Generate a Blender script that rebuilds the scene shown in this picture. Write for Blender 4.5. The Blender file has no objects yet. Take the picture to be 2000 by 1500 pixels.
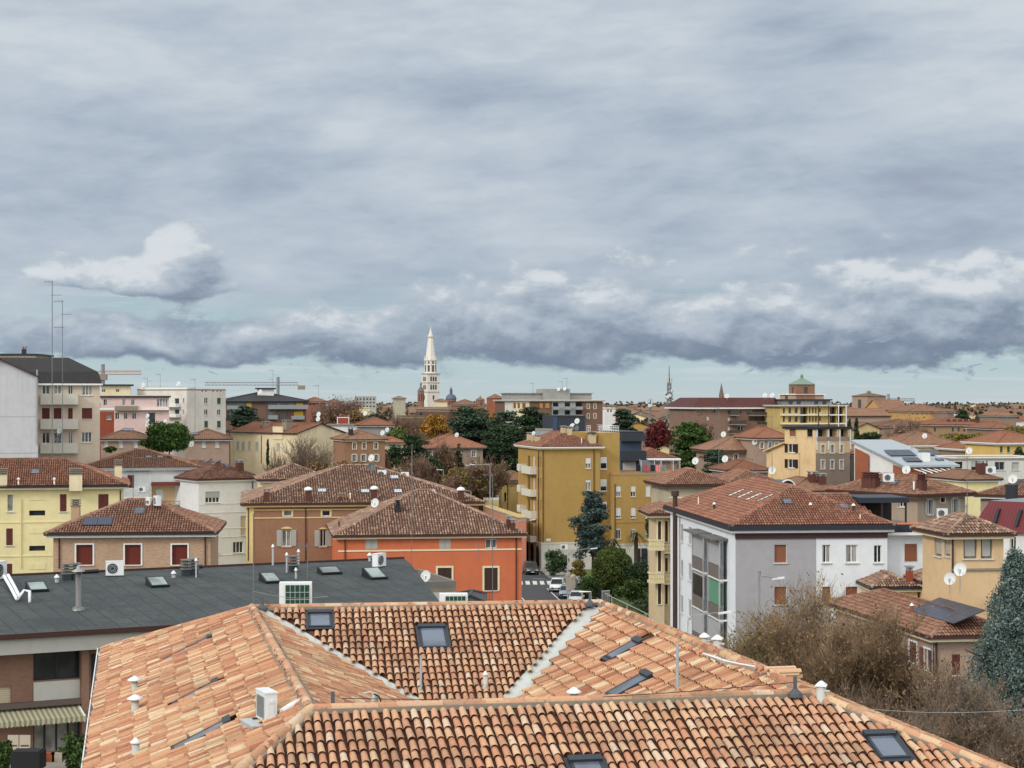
import bpy, math, random
import numpy as np
from mathutils import Vector
R = math.radians
SC = bpy.context.scene
COL = SC.collection
# ---------------------------------------------------------------- camera, sky, sun, exposure
F, HY, H = 3500.0, 780.0, 25.0          # focal length in photo pixels, horizon row, eye height (m)
cd = bpy.data.cameras.new('camera'); cam = bpy.data.objects.new('camera', cd); COL.objects.link(cam)
cam.location = (0, 0, H); cam.rotation_euler = (R(90), 0, 0)
cd.sensor_width = 36; cd.lens = 36 * F / 2000; cd.shift_y = (HY - 750) / 2000
cd.clip_start = 0.5; cd.clip_end = 20000
SC.camera = cam
SC.view_settings.view_transform = 'Standard'; SC.view_settings.look = 'None'
SC.view_settings.gamma = 1; SC.view_settings.exposure = 0.0
SUN_AZ, SUN_EL = -128, 31               # degrees from +Y towards +X; behind the camera on the left
sl = bpy.data.lights.new('sun', 'SUN'); sun = bpy.data.objects.new('sun', sl); COL.objects.link(sun)
sl.energy = 1.5; sl.angle = R(10); sl.color = (1, .95, .88)
_d = Vector((math.sin(R(SUN_AZ)) * math.cos(R(SUN_EL)), math.cos(R(SUN_AZ)) * math.cos(R(SUN_EL)), math.sin(R(SUN_EL))))
sun.rotation_euler = _d.to_track_quat('Z', 'Y').to_euler()

def S(r, g, b, k=1.0):
    f = lambda c: (c / 255 / 12.92 if c <= 10 else ((c / 255 + .055) / 1.055) ** 2.4) * k
    return (f(r), f(g), f(b), 1)

class NT:
    """small helper round a node tree"""
    def __init__(s, tree): s.t = tree; s.n = tree.nodes; s.l = tree.links
    def put(s, sock, v):
        if hasattr(v, 'is_output') or isinstance(v, bpy.types.NodeSocket): s.l.new(v, sock)
        else: sock.default_value = v
    def node(s, typ, ins=None, **kw):
        n = s.n.new(typ)
        for k, v in kw.items(): setattr(n, k, v)
        for k, v in (ins or {}).items(): s.put(n.inputs[k], v)
        return n
    def m(s, op, a, b=0.0, c=None, clamp=False):
        n = s.node('ShaderNodeMath', {0: a, 1: b}, operation=op); n.use_clamp = clamp
        if c is not None: s.put(n.inputs[2], c)
        return n.outputs[0]
    def v(s, op, a, b=(0, 0, 0)):
        n = s.node('ShaderNodeVectorMath', {0: a, 1: b}, operation=op)
        return n.outputs['Value'] if op in ('DOT_PRODUCT', 'LENGTH') else n.outputs[0]
    def mix(s, f, a, b, bt='MIX'):
        n = s.n.new('ShaderNodeMix'); n.data_type = 'RGBA'; n.blend_type = bt; n.clamp_factor = True
        s.put(n.inputs[0], f); s.put(n.inputs[6], a); s.put(n.inputs[7], b); return n.outputs[2]
    def noise(s, vec, scale, detail=4, rough=.5, dist=0):
        n = s.node('ShaderNodeTexNoise', {'Scale': scale, 'Detail': detail, 'Roughness': rough, 'Distortion': dist})
        if vec is not None: s.l.new(vec, n.inputs['Vector'])
        return n.outputs['Fac']
    def ss(s, x, a, b, lo=0.0, hi=1.0):
        n = s.node('ShaderNodeMapRange', {0: x, 1: a, 2: b, 3: lo, 4: hi}, interpolation_type='SMOOTHSTEP'); return n.outputs[0]
    def ramp(s, fac, stops, interp='LINEAR'):
        n = s.n.new('ShaderNodeValToRGB'); cr = n.color_ramp; cr.interpolation = interp
        while len(cr.elements) < len(stops): cr.elements.new(.5)
        for e, (p, c) in zip(cr.elements, stops): e.position = p; e.color = c
        s.put(n.inputs[0], fac); return n.outputs[0]

def make_world():
    w = bpy.data.worlds.new('World'); SC.world = w; w.use_nodes = True
    w.cycles.sampling_method = 'MANUAL'; w.cycles.sample_map_resolution = 1024
    n = NT(w.node_tree); n.n.clear()
    # node group: density of the cumulus bank at (A, E), A = azimuth, E = elevation (units of 1/3.5 rad)
    g = bpy.data.node_groups.new('cloud_density', 'ShaderNodeTree')
    g.interface.new_socket('P', in_out='INPUT', socket_type='NodeSocketVector')
    g.interface.new_socket('D', in_out='OUTPUT', socket_type='NodeSocketFloat')
    q = NT(g); gi = q.n.new('NodeGroupInput'); go = q.n.new('NodeGroupOutput')
    P_ = gi.outputs[0]
    wob = q.node('ShaderNodeTexNoise', {'Vector': q.v('MULTIPLY', P_, (5, 9, 1)), 'Scale': 1.0, 'Detail': 3, 'Roughness': .55})
    wv = q.v('MULTIPLY', q.v('SUBTRACT', wob.outputs['Color'], (.5, .5, .5)), (.15, .08, 0))
    pw = q.v('ADD', P_, wv)
    blobs = [  # centre A, E, radius A, E, weight
        (-.74, .212, .27, .06, 1.0), (-.635, .235, .11, .115, 1.05), (-.86, .225, .11, .08, .8), (-.57, .205, .10, .06, .8),
        (-.70, .095, .40, .085, .85), (-.30, .095, .36, .095, .85), (-.38, .08, .25, .05, .6),
        (-.06, .115, .28, .14, .85), (.14, .11, .30, .16, .95), (.05, .20, .12, .08, .7), (.38, .11, .30, .14, .95), (.10, .075, .13, .045, .7), (.34, .17, .10, .07, .6),
        (.70, .115, .42, .15, 1.0), (.66, .19, .15, .085, .9), (.85, .20, .22, .10, .95), (.42, .27, .28, .06, .5),
        (.60, .10, .75, .035, .8), (-1.35, .16, .5, .09, .9), (1.5, .16, .5, .11, 1.0)]
    tot = None
    for (a, e, ra, re, wt) in blobs:
        dv = q.v('MULTIPLY', q.v('SUBTRACT', pw, (a, e, 0)), (1 / ra, 1 / re, 0))
        sp = q.node('ShaderNodeSeparateXYZ', {0: dv}).outputs; yy = q.m('MAXIMUM', sp[1], q.m('MULTIPLY', sp[1], -1.9))   # flat bases, domed tops
        k = q.m('MULTIPLY', q.m('SUBTRACT', q.m('SUBTRACT', 1.0, q.m('MULTIPLY', sp[0], sp[0])), q.m('MULTIPLY', yy, yy), clamp=True), wt)
        tot = k if tot is None else q.m('MAXIMUM', q.m('MULTIPLY', tot, .999), k) if wt < .5 else q.m('SMOOTH_MAX', tot, k, .25)
    n1 = q.noise(q.v('MULTIPLY', P_, (1, 1.9, 1)), 6.5, 7, .58, .25)
    n2 = q.noise(q.v('MULTIPLY', P_, (1, 1.6, 1)), 24, 5, .62)
    d = q.m('ADD', q.m('MULTIPLY', tot, .95), q.m('MULTIPLY', q.m('SUBTRACT', n1, .5), 1.7))
    d = q.m('ADD', d, q.m('MULTIPLY', q.m('SUBTRACT', n2, .5), .36))
    q.l.new(d, go.inputs[0])

    tc = n.node('ShaderNodeTexCoord').outputs['Generated']
    sx = n.node('ShaderNodeSeparateXYZ', {0: tc})
    x, y, z = sx.outputs
    A = n.m('MULTIPLY', n.m('ARCTAN2', x, y), 3.5)
    hyp = n.m('MAXIMUM', n.m('SQRT', n.m('ADD', n.m('MULTIPLY', x, x), n.m('MULTIPLY', y, y))), .02)
    E = n.m('MULTIPLY', n.m('DIVIDE', z, hyp), 3.5)
    Pn = n.node('ShaderNodeCombineXYZ', {0: A, 1: E, 2: 0.0}).outputs[0]
    def dens(off):
        gn = n.n.new('ShaderNodeGroup'); gn.node_tree = g
        n.l.new(n.v('ADD', Pn, (off[0], off[1] - .012, 0)), gn.inputs[0]); return gn.outputs[0]
    # clear air low down, from the physical sky, tinted paler
    sky = n.node('ShaderNodeTexSky', sky_type='NISHITA', sun_disc=False, sun_elevation=R(SUN_EL), sun_rotation=R(SUN_AZ), altitude=50, air_density=1.2, dust_density=2.5)
    clear = n.ramp(n.m('MULTIPLY', E, 1.0), [(0, S(200, 213, 217)), (.05, S(192, 213, 218)), (.12, S(180, 206, 213)), (.3, S(165, 190, 203)), (.7, S(170, 190, 205))])
    clear = n.mix(.12, clear, n.mix(1.0, sky.outputs[0], (.07, .07, .07, 1), 'MULTIPLY'))
    # thin streaks in the clear strip
    st = n.noise(n.v('MULTIPLY', Pn, (1.6, 26, 1)), 2.2, 4, .6, .5)
    clear = n.mix(n.m('MULTIPLY', n.ss(st, .5, .68), .55), clear, S(205, 214, 219))
    # high stratocumulus sheet
    h1 = n.noise(n.v('MULTIPLY', Pn, (1.0, 2.6, 1)), 1.5, 6, .5, .5)
    tilt = n.node('ShaderNodeMapping', {0: Pn, 2: (0, 0, R(-3))}).outputs[0]
    h2 = n.noise(n.v('MULTIPLY', tilt, (1.0, 3.6, 1)), 2.6, 5, .5, .25)
    hv = n.m('ADD', n.m('MULTIPLY', h1, .55), n.m('MULTIPLY', h2, .45))
    h3 = n.noise(n.v('MULTIPLY', tilt, (1.0, 3.2, 1)), 9.5, 6, .66, .35)
    hv = n.m('ADD', hv, n.m('MULTIPLY', n.m('SUBTRACT', h3, .5), .17))
    hv = n.m('ADD', hv, n.m('MULTIPLY', n.m('SUBTRACT', E, .45), .10))
    hc = n.ramp(n.ss(hv, .27, .68), [(0, S(154, 166, 184)), (.25, S(167, 180, 196)), (.5, S(180, 192, 205)), (.75, S(190, 201, 212)), (1, S(205, 213, 220))])
    hm = n.ss(n.m('ADD', E, n.m('MULTIPLY', n.m('SUBTRACT', h2, .5), .35)), .10, .26)
    c = n.mix(hm, clear, hc)
    # cumulus bank, lit from the upper left
    D0 = dens((0, 0, 0)); D1 = dens((-.012, .022, 0)); D2 = dens((-.03, .065, 0))
    lit = n.m('ADD', n.m('MULTIPLY', n.m('SUBTRACT', D0, D1), .75), n.m('MULTIPLY', n.m('SUBTRACT', D0, D2), .55))
    lit = n.m('ADD', lit, n.ss(E, .06, .24, -.36, .14))
    cc = n.ramp(n.ss(lit, -.75, .80), [(0, S(124, 138, 158)), (.22, S(140, 154, 172)), (.45, S(159, 172, 187)), (.66, S(174, 186, 199)), (.86, S(188, 198, 208)), (1, S(214, 220, 225))])
    mask = n.m('MULTIPLY', n.ss(D0, .24, .58), n.m('MULTIPLY', n.ss(n.m('ADD', E, n.m('MULTIPLY', D0, .02)), .03, .08), n.ss(E, .41, .32)))
    c = n.mix(mask, c, cc)
    # loose scraps under the bank
    scr = n.noise(n.v('MULTIPLY', Pn, (1, 2.2, 1)), 12, 4, .6, .4)
    c = n.mix(n.m('MULTIPLY', n.m('MULTIPLY', n.ss(scr, .60, .68), n.ss(E, .02, .06)), n.ss(E, .16, .10)), c, S(150, 165, 184))
    # unseen sky overhead and behind the viewer, brightened and warmed to light the walls
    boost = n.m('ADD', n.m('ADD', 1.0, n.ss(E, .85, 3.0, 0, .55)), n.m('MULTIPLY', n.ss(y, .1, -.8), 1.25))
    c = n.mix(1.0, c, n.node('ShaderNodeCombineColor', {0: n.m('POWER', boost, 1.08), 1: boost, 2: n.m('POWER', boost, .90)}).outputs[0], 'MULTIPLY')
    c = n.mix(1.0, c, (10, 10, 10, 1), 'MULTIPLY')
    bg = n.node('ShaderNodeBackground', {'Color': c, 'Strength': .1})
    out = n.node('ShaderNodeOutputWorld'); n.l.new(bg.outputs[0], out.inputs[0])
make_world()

# ---------------------------------------------------------------- photo pixel <-> metres
def X(px, Y): return (px - 1000) / F * Y
def Z(py, Y): return H - (py - HY) / F * Y
def P(px, py, Y): return Vector((X(px, Y), Y, Z(py, Y)))
def GY(py, z=0): return (H - z) * F / (py - HY)          # distance of a ground point seen at row py
def ray(px, py): return Vector(((px - 1000) / F, 1, -(py - HY) / F))
EYE = Vector((0, 0, H))
def hitplane(px, py, p0, n):
    d = ray(px, py); t = (p0 - EYE).dot(n) / d.dot(n); return EYE + d * t

# ---------------------------------------------------------------- mesh building
class MB:
    def __init__(s): s.V = []; s.n = 0; s.F = []; s.M = []; s.raw = []
    def add(s, vs, fs, m=0):
        o = s.n; s.V.extend([tuple(v) for v in vs]); s.n += len(vs)
        for f in fs: s.F.append([i + o for i in f]); s.M.append(m)
    def quad(s, a, b, c, d, m=0): s.add([a, b, c, d], [(0, 1, 2, 3)], m)
    def poly(s, pts, m=0): s.add(pts, [tuple(range(len(pts)))], m)
    def box(s, x0, y0, z0, x1, y1, z1, m=0):
        s.add([(x0, y0, z0), (x1, y0, z0), (x1, y1, z0), (x0, y1, z0), (x0, y0, z1), (x1, y0, z1), (x1, y1, z1), (x0, y1, z1)],
              [(0, 3, 2, 1), (4, 5, 6, 7), (0, 1, 5, 4), (1, 2, 6, 5), (2, 3, 7, 6), (3, 0, 4, 7)], m)
    def obox(s, c, ax, ay, az, m=0):
        """box with corner-to-corner half axes"""
        c = Vector(c); ax = Vector(ax); ay = Vector(ay); az = Vector(az)
        vs = [c + ax * i + ay * j + az * k for k in (-1, 1) for (i, j) in ((-1, -1), (1, -1), (1, 1), (-1, 1))]
        s.add(vs, [(0, 3, 2, 1), (4, 5, 6, 7), (0, 1, 5, 4), (1, 2, 6, 5), (2, 3, 7, 6), (3, 0, 4, 7)], m)
    def prism(s, pts, z0, z1, m=0, mtop=None):
        k = len(pts)
        s.add([(p[0], p[1], z0) for p in pts] + [(p[0], p[1], z1) for p in pts], [(i, (i + 1) % k, k + (i + 1) % k, k + i) for i in range(k)], m)
        s.add([(p[0], p[1], z1) for p in pts], [tuple(range(k))], m if mtop is None else mtop)
    def tube(s, pts, r, n=6, m=0, cap=True):
        pts = [Vector(p) for p in pts]; rs = r if isinstance(r, (list, tuple)) else [r] * len(pts)
        rings = []; base = s.n
        for i, p in enumerate(pts):
            d = (pts[min(i + 1, len(pts) - 1)] - pts[max(i - 1, 0)])
            d = d.normalized() if d.length > 1e-9 else Vector((0, 0, 1))
            a = d.cross(Vector((0, 0, 1)) if abs(d.z) < .9 else Vector((1, 0, 0))).normalized(); b = d.cross(a)
            s.V.extend([tuple(p + (a * math.cos(2 * math.pi * k / n) + b * math.sin(2 * math.pi * k / n)) * rs[i]) for k in range(n)]); s.n += n
        for i in range(len(pts) - 1):
            for k in range(n):
                s.F.append([base + i * n + k, base + i * n + (k + 1) % n, base + (i + 1) * n + (k + 1) % n, base + (i + 1) * n + k]); s.M.append(m)
        if cap:
            s.F.append([base + k for k in range(n)]); s.M.append(m)
            s.F.append([base + (len(pts) - 1) * n + k for k in range(n)]); s.M.append(m)
    def lathe(s, c, prof, n=12, m=0, rot=0):
        c = Vector(c); base = s.n
        for (r, z) in prof:
            s.V.extend([(c.x + r * math.cos(2 * math.pi * k / n + rot), c.y + r * math.sin(2 * math.pi * k / n + rot), c.z + z) for k in range(n)]); s.n += n
        for i in range(len(prof) - 1):
            for k in range(n):
                s.F.append([base + i * n + k, base + i * n + (k + 1) % n, base + (i + 1) * n + (k + 1) % n, base + (i + 1) * n + k]); s.M.append(m)
        s.F.append([base + (len(prof) - 1) * n + k for k in range(n)]); s.M.append(m)
    def rawadd(s, V, Fq, m=0): s.raw.append((np.asarray(V, dtype=np.float64).reshape(-1, 3), np.asarray(Fq, dtype=np.int64), m))
    def build(s, name, mats, parent=None, smooth=False, loc=None, uv=True):
        me = bpy.data.meshes.new(name)
        Vs = [np.array(s.V, dtype=np.float64).reshape(-1, 3)]; off = s.n
        loops = [i for f in s.F for i in f]; tots = [len(f) for f in s.F]; mi = list(s.M)
        L = [np.array(loops, dtype=np.int64)]; T = [np.array(tots, dtype=np.int64)]; MI = [np.array(mi, dtype=np.int64)]
        for (V, Fq, m) in s.raw:
            Vs.append(V); L.append((Fq + off).ravel()); T.append(np.full(len(Fq), Fq.shape[1] if len(Fq) else 4)); MI.append(np.full(len(Fq), m)); off += len(V)
        V = np.concatenate(Vs); L = np.concatenate(L).astype(np.int32); T = np.concatenate(T).astype(np.int32); MI = np.concatenate(MI).astype(np.int32)
        if loc is not None: V = V - np.array(loc)
        me.vertices.add(len(V)); me.vertices.foreach_set('co', V.astype(np.float32).ravel())
        me.loops.add(len(L)); me.loops.foreach_set('vertex_index', L)
        me.polygons.add(len(T)); st = np.concatenate([[0], np.cumsum(T)[:-1]]).astype(np.int32) if len(T) else np.zeros(0, np.int32)
        me.polygons.foreach_set('loop_start', st)
        try: me.polygons.foreach_set('loop_total', T)
        except Exception: pass
        me.polygons.foreach_set('material_index', MI)
        nf = len(s.F); sm = np.ones(len(T), dtype=bool); sm[:nf] = smooth; me.polygons.foreach_set('use_smooth', sm)   # only tiles, bark and turned shapes are smooth
        me.update(calc_edges=True)
        if uv and len(T):
            # metric facade / roof coordinates: u along the wall, v up the wall or the slope
            A_ = V[L]; i0 = st; i1 = st + 1; i2 = st + 2
            nn = np.cross(A_[i1] - A_[i0], A_[i2] - A_[i0]); nl = np.linalg.norm(nn, axis=1); nl[nl == 0] = 1; nn = nn / nl[:, None]
            hx = np.stack([-nn[:, 1], nn[:, 0], np.zeros(len(nn))], 1); hl = np.linalg.norm(hx, axis=1)
            flat = hl < .12; hx[flat] = (1, 0, 0); hl[flat] = 1; hx = hx / hl[:, None]
            vy = np.cross(nn, hx)
            fi = np.repeat(np.arange(len(T)), T)
            U = np.stack([(A_ * hx[fi]).sum(1), (A_ * vy[fi]).sum(1)], 1)
            l = me.uv_layers.new(name='UVMap'); l.data.foreach_set('uv', U.astype(np.float32).ravel())
        for m_ in (mats if isinstance(mats, (list, tuple)) else [mats]): me.materials.append(m_)
        o = bpy.data.objects.new(name, me); COL.objects.link(o)
        if parent is not None: o.parent = parent
        if loc is not None: o.location = loc
        return o

def tag(o, label, cat, group=None, kind=None):
    o['label'] = label
    if cat: o['category'] = cat
    if group: o['group'] = group
    if kind: o['kind'] = kind
    return o
def thing(name, label, cat, loc=(0, 0, 0), rz=0, group=None):
    o = bpy.data.objects.new(name, None); COL.objects.link(o); o.empty_display_size = .3
    o.location = loc; o.rotation_euler = (0, 0, rz)
    return tag(o, label, cat, group)
def copy_tree(o, loc=None, rz=None, label=None):
    def rec(q, par):
        c = q.copy(); COL.objects.link(c)
        if par is not None: c.parent = par
        for ch in [k for k in KIDS.get(q.name, [])]: rec(ch, c)
        return c
    KIDS = {}
    for q in COL.objects:
        if q.parent: KIDS.setdefault(q.parent.name, []).append(q)
    r = rec(o, None)
    if loc is not None: r.location = loc
    if rz is not None: r.rotation_euler = (0, 0, rz)
    if label: r['label'] = label
    return r
# ---------------------------------------------------------------- materials
MATS = {}
def desat(c, k):
    l = .2126 * c[0] + .7152 * c[1] + .0722 * c[2]
    return (c[0] + (l - c[0]) * k, c[1] + (l - c[1]) * k, c[2] + (l - c[2]) * k, 1)
def _mat(name):
    m = bpy.data.materials.new(name); m.use_nodes = True
    n = NT(m.node_tree); b = n.n.get('Principled BSDF'); b.inputs['Specular IOR Level'].default_value = .3
    return m, n, b
def scale_c(c, k): return (c[0] * k, c[1] * k, c[2] * k, 1)
def plain(name, c, rough=.6, metal=0.0, var=.12, sc=3.0):
    if name in MATS: return MATS[name]
    m, n, b = _mat(name)
    tc = n.node('ShaderNodeTexCoord').outputs['Object']
    f = n.noise(tc, sc, 5, .6)
    n.l.new(n.mix(f, scale_c(c, 1 - var), scale_c(c, 1 + var)), b.inputs['Base Color'])
    b.inputs['Roughness'].default_value = rough; b.inputs['Metallic'].default_value = metal
    MATS[name] = m; return m
def plaster(name, c, stain=.45, streak=.34, c2=None):
    """painted render: cloudy weathering plus rain streaks down the wall"""
    if name in MATS: return MATS[name]
    c = desat(c, .10); m, n, b = _mat(name)
    uv = n.node('ShaderNodeTexCoord').outputs['UV']; ob = n.node('ShaderNodeTexCoord').outputs['Object']
    a = n.noise(ob, .35, 6, .62); f = n.noise(ob, 4.5, 4, .6)
    st = n.noise(n.v('MULTIPLY', uv, (2.2, .16, 1)), 1.0, 5, .6)
    dirty = c2 or scale_c(c, .62)
    col = n.mix(n.m('MULTIPLY', n.ss(a, .42, .72), stain), c, dirty)
    col = n.mix(n.m('MULTIPLY', n.ss(st, .5, .75), streak), col, scale_c(dirty, .8))
    g = n.noise(ob, 1.3, 5, .65); col = n.mix(n.m('MULTIPLY', n.ss(g, .42, .66), .34), col, scale_c(c, .80))
    col = n.mix(n.m('MULTIPLY', n.ss(f, .4, .75), .14), col, scale_c(c, 1.14))
    n.l.new(col, b.inputs['Base Color']); b.inputs['Roughness'].default_value = .9; b.inputs['Specular IOR Level'].default_value = .15
    bm = n.node('ShaderNodeBump', {'Height': f, 'Strength': .12, 'Distance': .02}); n.l.new(bm.outputs[0], b.inputs['Normal'])
    MATS[name] = m; return m
def brick(name, c1, c2, mortar, sc=1.0, stain=.3):
    if name in MATS: return MATS[name]
    c1, c2 = desat(c1, .18), desat(c2, .18); m, n, b = _mat(name)
    uv = n.node('ShaderNodeTexCoord').outputs['UV']; ob = n.node('ShaderNodeTexCoord').outputs['Object']
    br = n.node('ShaderNodeTexBrick', {'Vector': uv, 'Color1': c1, 'Color2': c2, 'Mortar': mortar, 'Scale': 1.0, 'Mortar Size': .008, 'Bias': -.1, 'Brick Width': .26 * sc, 'Row Height': .075 * sc})
    a = n.noise(ob, .5, 6, .6); f = n.noise(n.v('MULTIPLY', uv, (3.6, 10, 1)), 1.0, 3, .6)
    col = n.mix(n.ss(f, .35, .7), br.outputs['Color'], n.mix(.5, c1, mortar))
    col = n.mix(n.m('MULTIPLY', n.ss(a, .45, .75), stain), col, scale_c(c1, .55))
    n.l.new(col, b.inputs['Base Color']); b.inputs['Roughness'].default_value = .92; b.inputs['Specular IOR Level'].default_value = .1
    MATS[name] = m; return m
def tilemat(name, stops, dirt=.35, dirtc=None, spot=.5, big=.5, bright=False, dim=1.0):
    """each clay tile has its own fired colour (random per mesh island) plus lichen and soot spots"""
    if name in MATS: return MATS[name]
    m, n, b = _mat(name)
    ob = n.node('ShaderNodeTexCoord').outputs['Object']
    wm = lambda q: (q[0], q[1], q[2] * .92, 1)
    stops = [scale_c(desat(q, .12), 1.0) if bright else scale_c(wm(desat(q, .35)), dim) for q in stops]
    rnd = n.node('ShaderNodeNewGeometry').outputs['Random Per Island']
    a = n.noise(ob, big, 4, .6); f = n.noise(ob, 14, 5, .65); f2 = n.noise(ob, 3.0, 4, .6)
    k = len(stops)
    base = n.ramp(rnd, [((i) / k, s) for i, s in enumerate(stops)], 'CONSTANT')
    dc = dirtc or S(70, 62, 54)
    col = n.mix(n.m('MULTIPLY', n.ss(f2, .38, .75), .35), base, n.mix(.5, base, stops[0]))
    col = n.mix(n.m('MULTIPLY', n.ss(f, .56, .72), spot), col, dc)
    col = n.mix(n.m('MULTIPLY', n.ss(f, .40, .28), .35), col, S(225, 208, 178))
    col = n.mix(n.m('MULTIPLY', n.ss(a, .45, .72), dirt), col, dc)
    n.l.new(col, b.inputs['Base Color']); b.inputs['Roughness'].default_value = .9; b.inputs['Specular IOR Level'].default_value = .12
    bm = n.node('ShaderNodeBump', {'Height': f, 'Strength': .25, 'Distance': .01}); n.l.new(bm.outputs[0], b.inputs['Normal'])
    MATS[name] = m; return m
def farroof(name, c1, c2, c3):
    """clay roof far enough away that single tiles melt into mottled rows"""
    if name in MATS: return MATS[name]
    m, n, b = _mat(name)
    uv = n.node('ShaderNodeTexCoord').outputs['UV']; ob = n.node('ShaderNodeTexCoord').outputs['Object']
    a = n.noise(ob, .35, 5, .62); f = n.noise(n.v('MULTIPLY', uv, (2.2, 1.1, 1)), 1.0, 6, .68)
    wv = n.node('ShaderNodeTexWave', {'Vector': uv, 'Scale': 1.1, 'Distortion': .6, 'Detail': 2.0}, wave_type='BANDS', bands_direction='X').outputs['Fac']
    col = n.mix(n.ss(f, .33, .68), c1, c2)
    col = n.mix(n.m('MULTIPLY', n.ss(a, .45, .72), .6), col, c3)
    col = n.mix(n.m('MULTIPLY', wv, .35), col, scale_c(c1, .45))
    orr = n.node('ShaderNodeObjectInfo').outputs['Random']; k = n.m('ADD', .78, n.m('MULTIPLY', orr, .45))   # no two houses were roofed from one kiln
    col = n.mix(1.0, col, n.node('ShaderNodeCombineColor', {0: k, 1: k, 2: n.m('MULTIPLY', k, .97)}).outputs[0], 'MULTIPLY')
    n.l.new(col, b.inputs['Base Color']); b.inputs['Roughness'].default_value = .92; b.inputs['Specular IOR Level'].default_value = .1
    bm = n.node('ShaderNodeBump', {'Height': wv, 'Strength': .5, 'Distance': .06}); n.l.new(bm.outputs[0], b.inputs['Normal'])
    MATS[name] = m; return m
def leafmat(name, stops, rough=.75):
    if name in MATS: return MATS[name]
    m, n, b = _mat(name)
    stops = [scale_c(q, 1.75) for q in stops]
    rnd = n.node('ShaderNodeNewGeometry').outputs['Random Per Island']
    col = n.ramp(rnd, [(i / max(1, len(stops) - 1), s) for i, s in enumerate(stops)])
    ob = n.node('ShaderNodeTexCoord').outputs['Object']; f = n.noise(ob, 1.1, 4, .65); k = n.ss(f, .34, .66, .62, 1.3)   # sprays of older and younger foliage
    col = n.mix(1.0, col, n.node('ShaderNodeCombineColor', {0: k, 1: k, 2: k}).outputs[0], 'MULTIPLY')
    n.l.new(col, b.inputs['Base Color']); b.inputs['Roughness'].default_value = rough; b.inputs['Specular IOR Level'].default_value = .15
    MATS[name] = m; return m
def striped(name, c1, c2, freq, axis='X', sharp=True):
    if name in MATS: return MATS[name]
    m, n, b = _mat(name)
    uv = n.node('ShaderNodeTexCoord').outputs['UV']
    w = n.node('ShaderNodeTexWave', {'Vector': uv, 'Scale': freq, 'Distortion': 0.0}, wave_type='BANDS', bands_direction=axis).outputs['Fac']
    f = n.ss(w, .42, .58) if sharp else w
    n.l.new(n.mix(f, c1, c2), b.inputs['Base Color']); b.inputs['Roughness'].default_value = .7
    MATS[name] = m; return m
def glassmat(name, c, rough=.08, spec=.5):
    if name in MATS: return MATS[name]
    m, n, b = _mat(name)
    ob = n.node('ShaderNodeTexCoord').outputs['Object']
    f = n.noise(ob, .9, 3, .5)
    n.l.new(n.mix(n.ss(f, .35, .65), scale_c(c, .6), scale_c(c, 1.5)), b.inputs['Base Color'])
    b.inputs['Roughness'].default_value = rough; b.inputs['Specular IOR Level'].default_value = spec
    MATS[name] = m; return m

TERRA = [S(192, 134, 106), S(206, 158, 122), S(214, 188, 150), S(178, 118, 94), S(200, 146, 118), S(196, 138, 108), S(206, 166, 140), S(160, 110, 90), S(218, 206, 184), S(204, 154, 124), S(184, 110, 84), S(152, 120, 104), S(212, 174, 134), S(204, 150, 114)]
def toward(c, m, k): return tuple(c[i] + (m[i] - c[i]) * k for i in range(3)) + (1,)
M_TILE = tilemat('terracotta_tiles', [toward(q, S(204, 156, 114), .5) for q in TERRA], dirt=.32, spot=.7, bright=True, big=.8)
M_TILE_L = tilemat('pale_terracotta_tiles', [S(192, 140, 102), S(182, 124, 90), S(200, 158, 114), S(194, 142, 102), S(172, 112, 82), S(206, 172, 130), S(186, 130, 98), S(196, 150, 110), S(210, 186, 150), S(160, 102, 76), S(190, 128, 92)], dirt=.3, spot=.75, bright=True)
M_TILE_OLD = tilemat('aged_brown_tiles', [S(142, 104, 86), S(168, 126, 102), S(124, 86, 70), S(182, 144, 120), S(150, 100, 80), S(132, 98, 82), S(160, 118, 96)], dirt=.3, spot=.5, dim=1.12)
M_TILE_RED = tilemat('red_clay_tiles', [S(162, 90, 66), S(150, 84, 62), S(174, 104, 76), S(140, 82, 64), S(170, 110, 78), S(154, 98, 74)], dirt=.45, spot=.5, dirtc=S(104, 84, 66), dim=1.0)
M_TILE_BRN = tilemat('brown_clay_tiles', [S(158, 104, 80), S(146, 94, 72), S(172, 118, 90), S(136, 88, 70), S(164, 108, 80), S(150, 92, 68)], dirt=.3, spot=.4, dirtc=S(100, 80, 62))
M_TILE_MOSS = tilemat('mossy_red_tiles', [S(122, 76, 62), S(138, 84, 66), S(106, 68, 56), S(148, 94, 74), S(116, 78, 64)], dirt=.75, spot=.7, dirtc=S(62, 50, 44), big=.9)
M_FAR1 = farroof('clay_roof_brown', S(126, 93, 76), S(150, 116, 96), S(102, 84, 74))
M_FAR2 = farroof('clay_roof_red', S(134, 90, 72), S(152, 106, 84), S(108, 82, 70))
M_FAR3 = farroof('clay_roof_grey', S(130, 106, 90), S(152, 128, 110), S(106, 92, 82))
M_PAN = plain('under_tiles', S(92, 60, 47), .95, var=.3, sc=6)
M_MORTAR = plain('mortar', S(140, 130, 116), .95, var=.3, sc=8)
M_GUTTER = plain('brown_gutter', S(74, 50, 44), .5, .2)
M_DARK = plain('dark_metal', S(52, 54, 58), .45, .4)
M_ANTH = plain('anthracite_metal', S(58, 64, 70), .5, .3)
M_GALV = plain('galvanised_steel', S(160, 162, 162), .45, .5, var=.2)
M_WHITEMET = plain('white_metal', S(226, 228, 228), .45)
M_WHITE = plain('white_paint', S(226, 226, 222), .6)
M_CREAM = plain('cream_paint', S(228, 214, 178), .7)
M_SILL = plain('stone_sill', S(205, 200, 190), .8)
M_GLASS = glassmat('window_glass', S(42, 46, 50))
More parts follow.
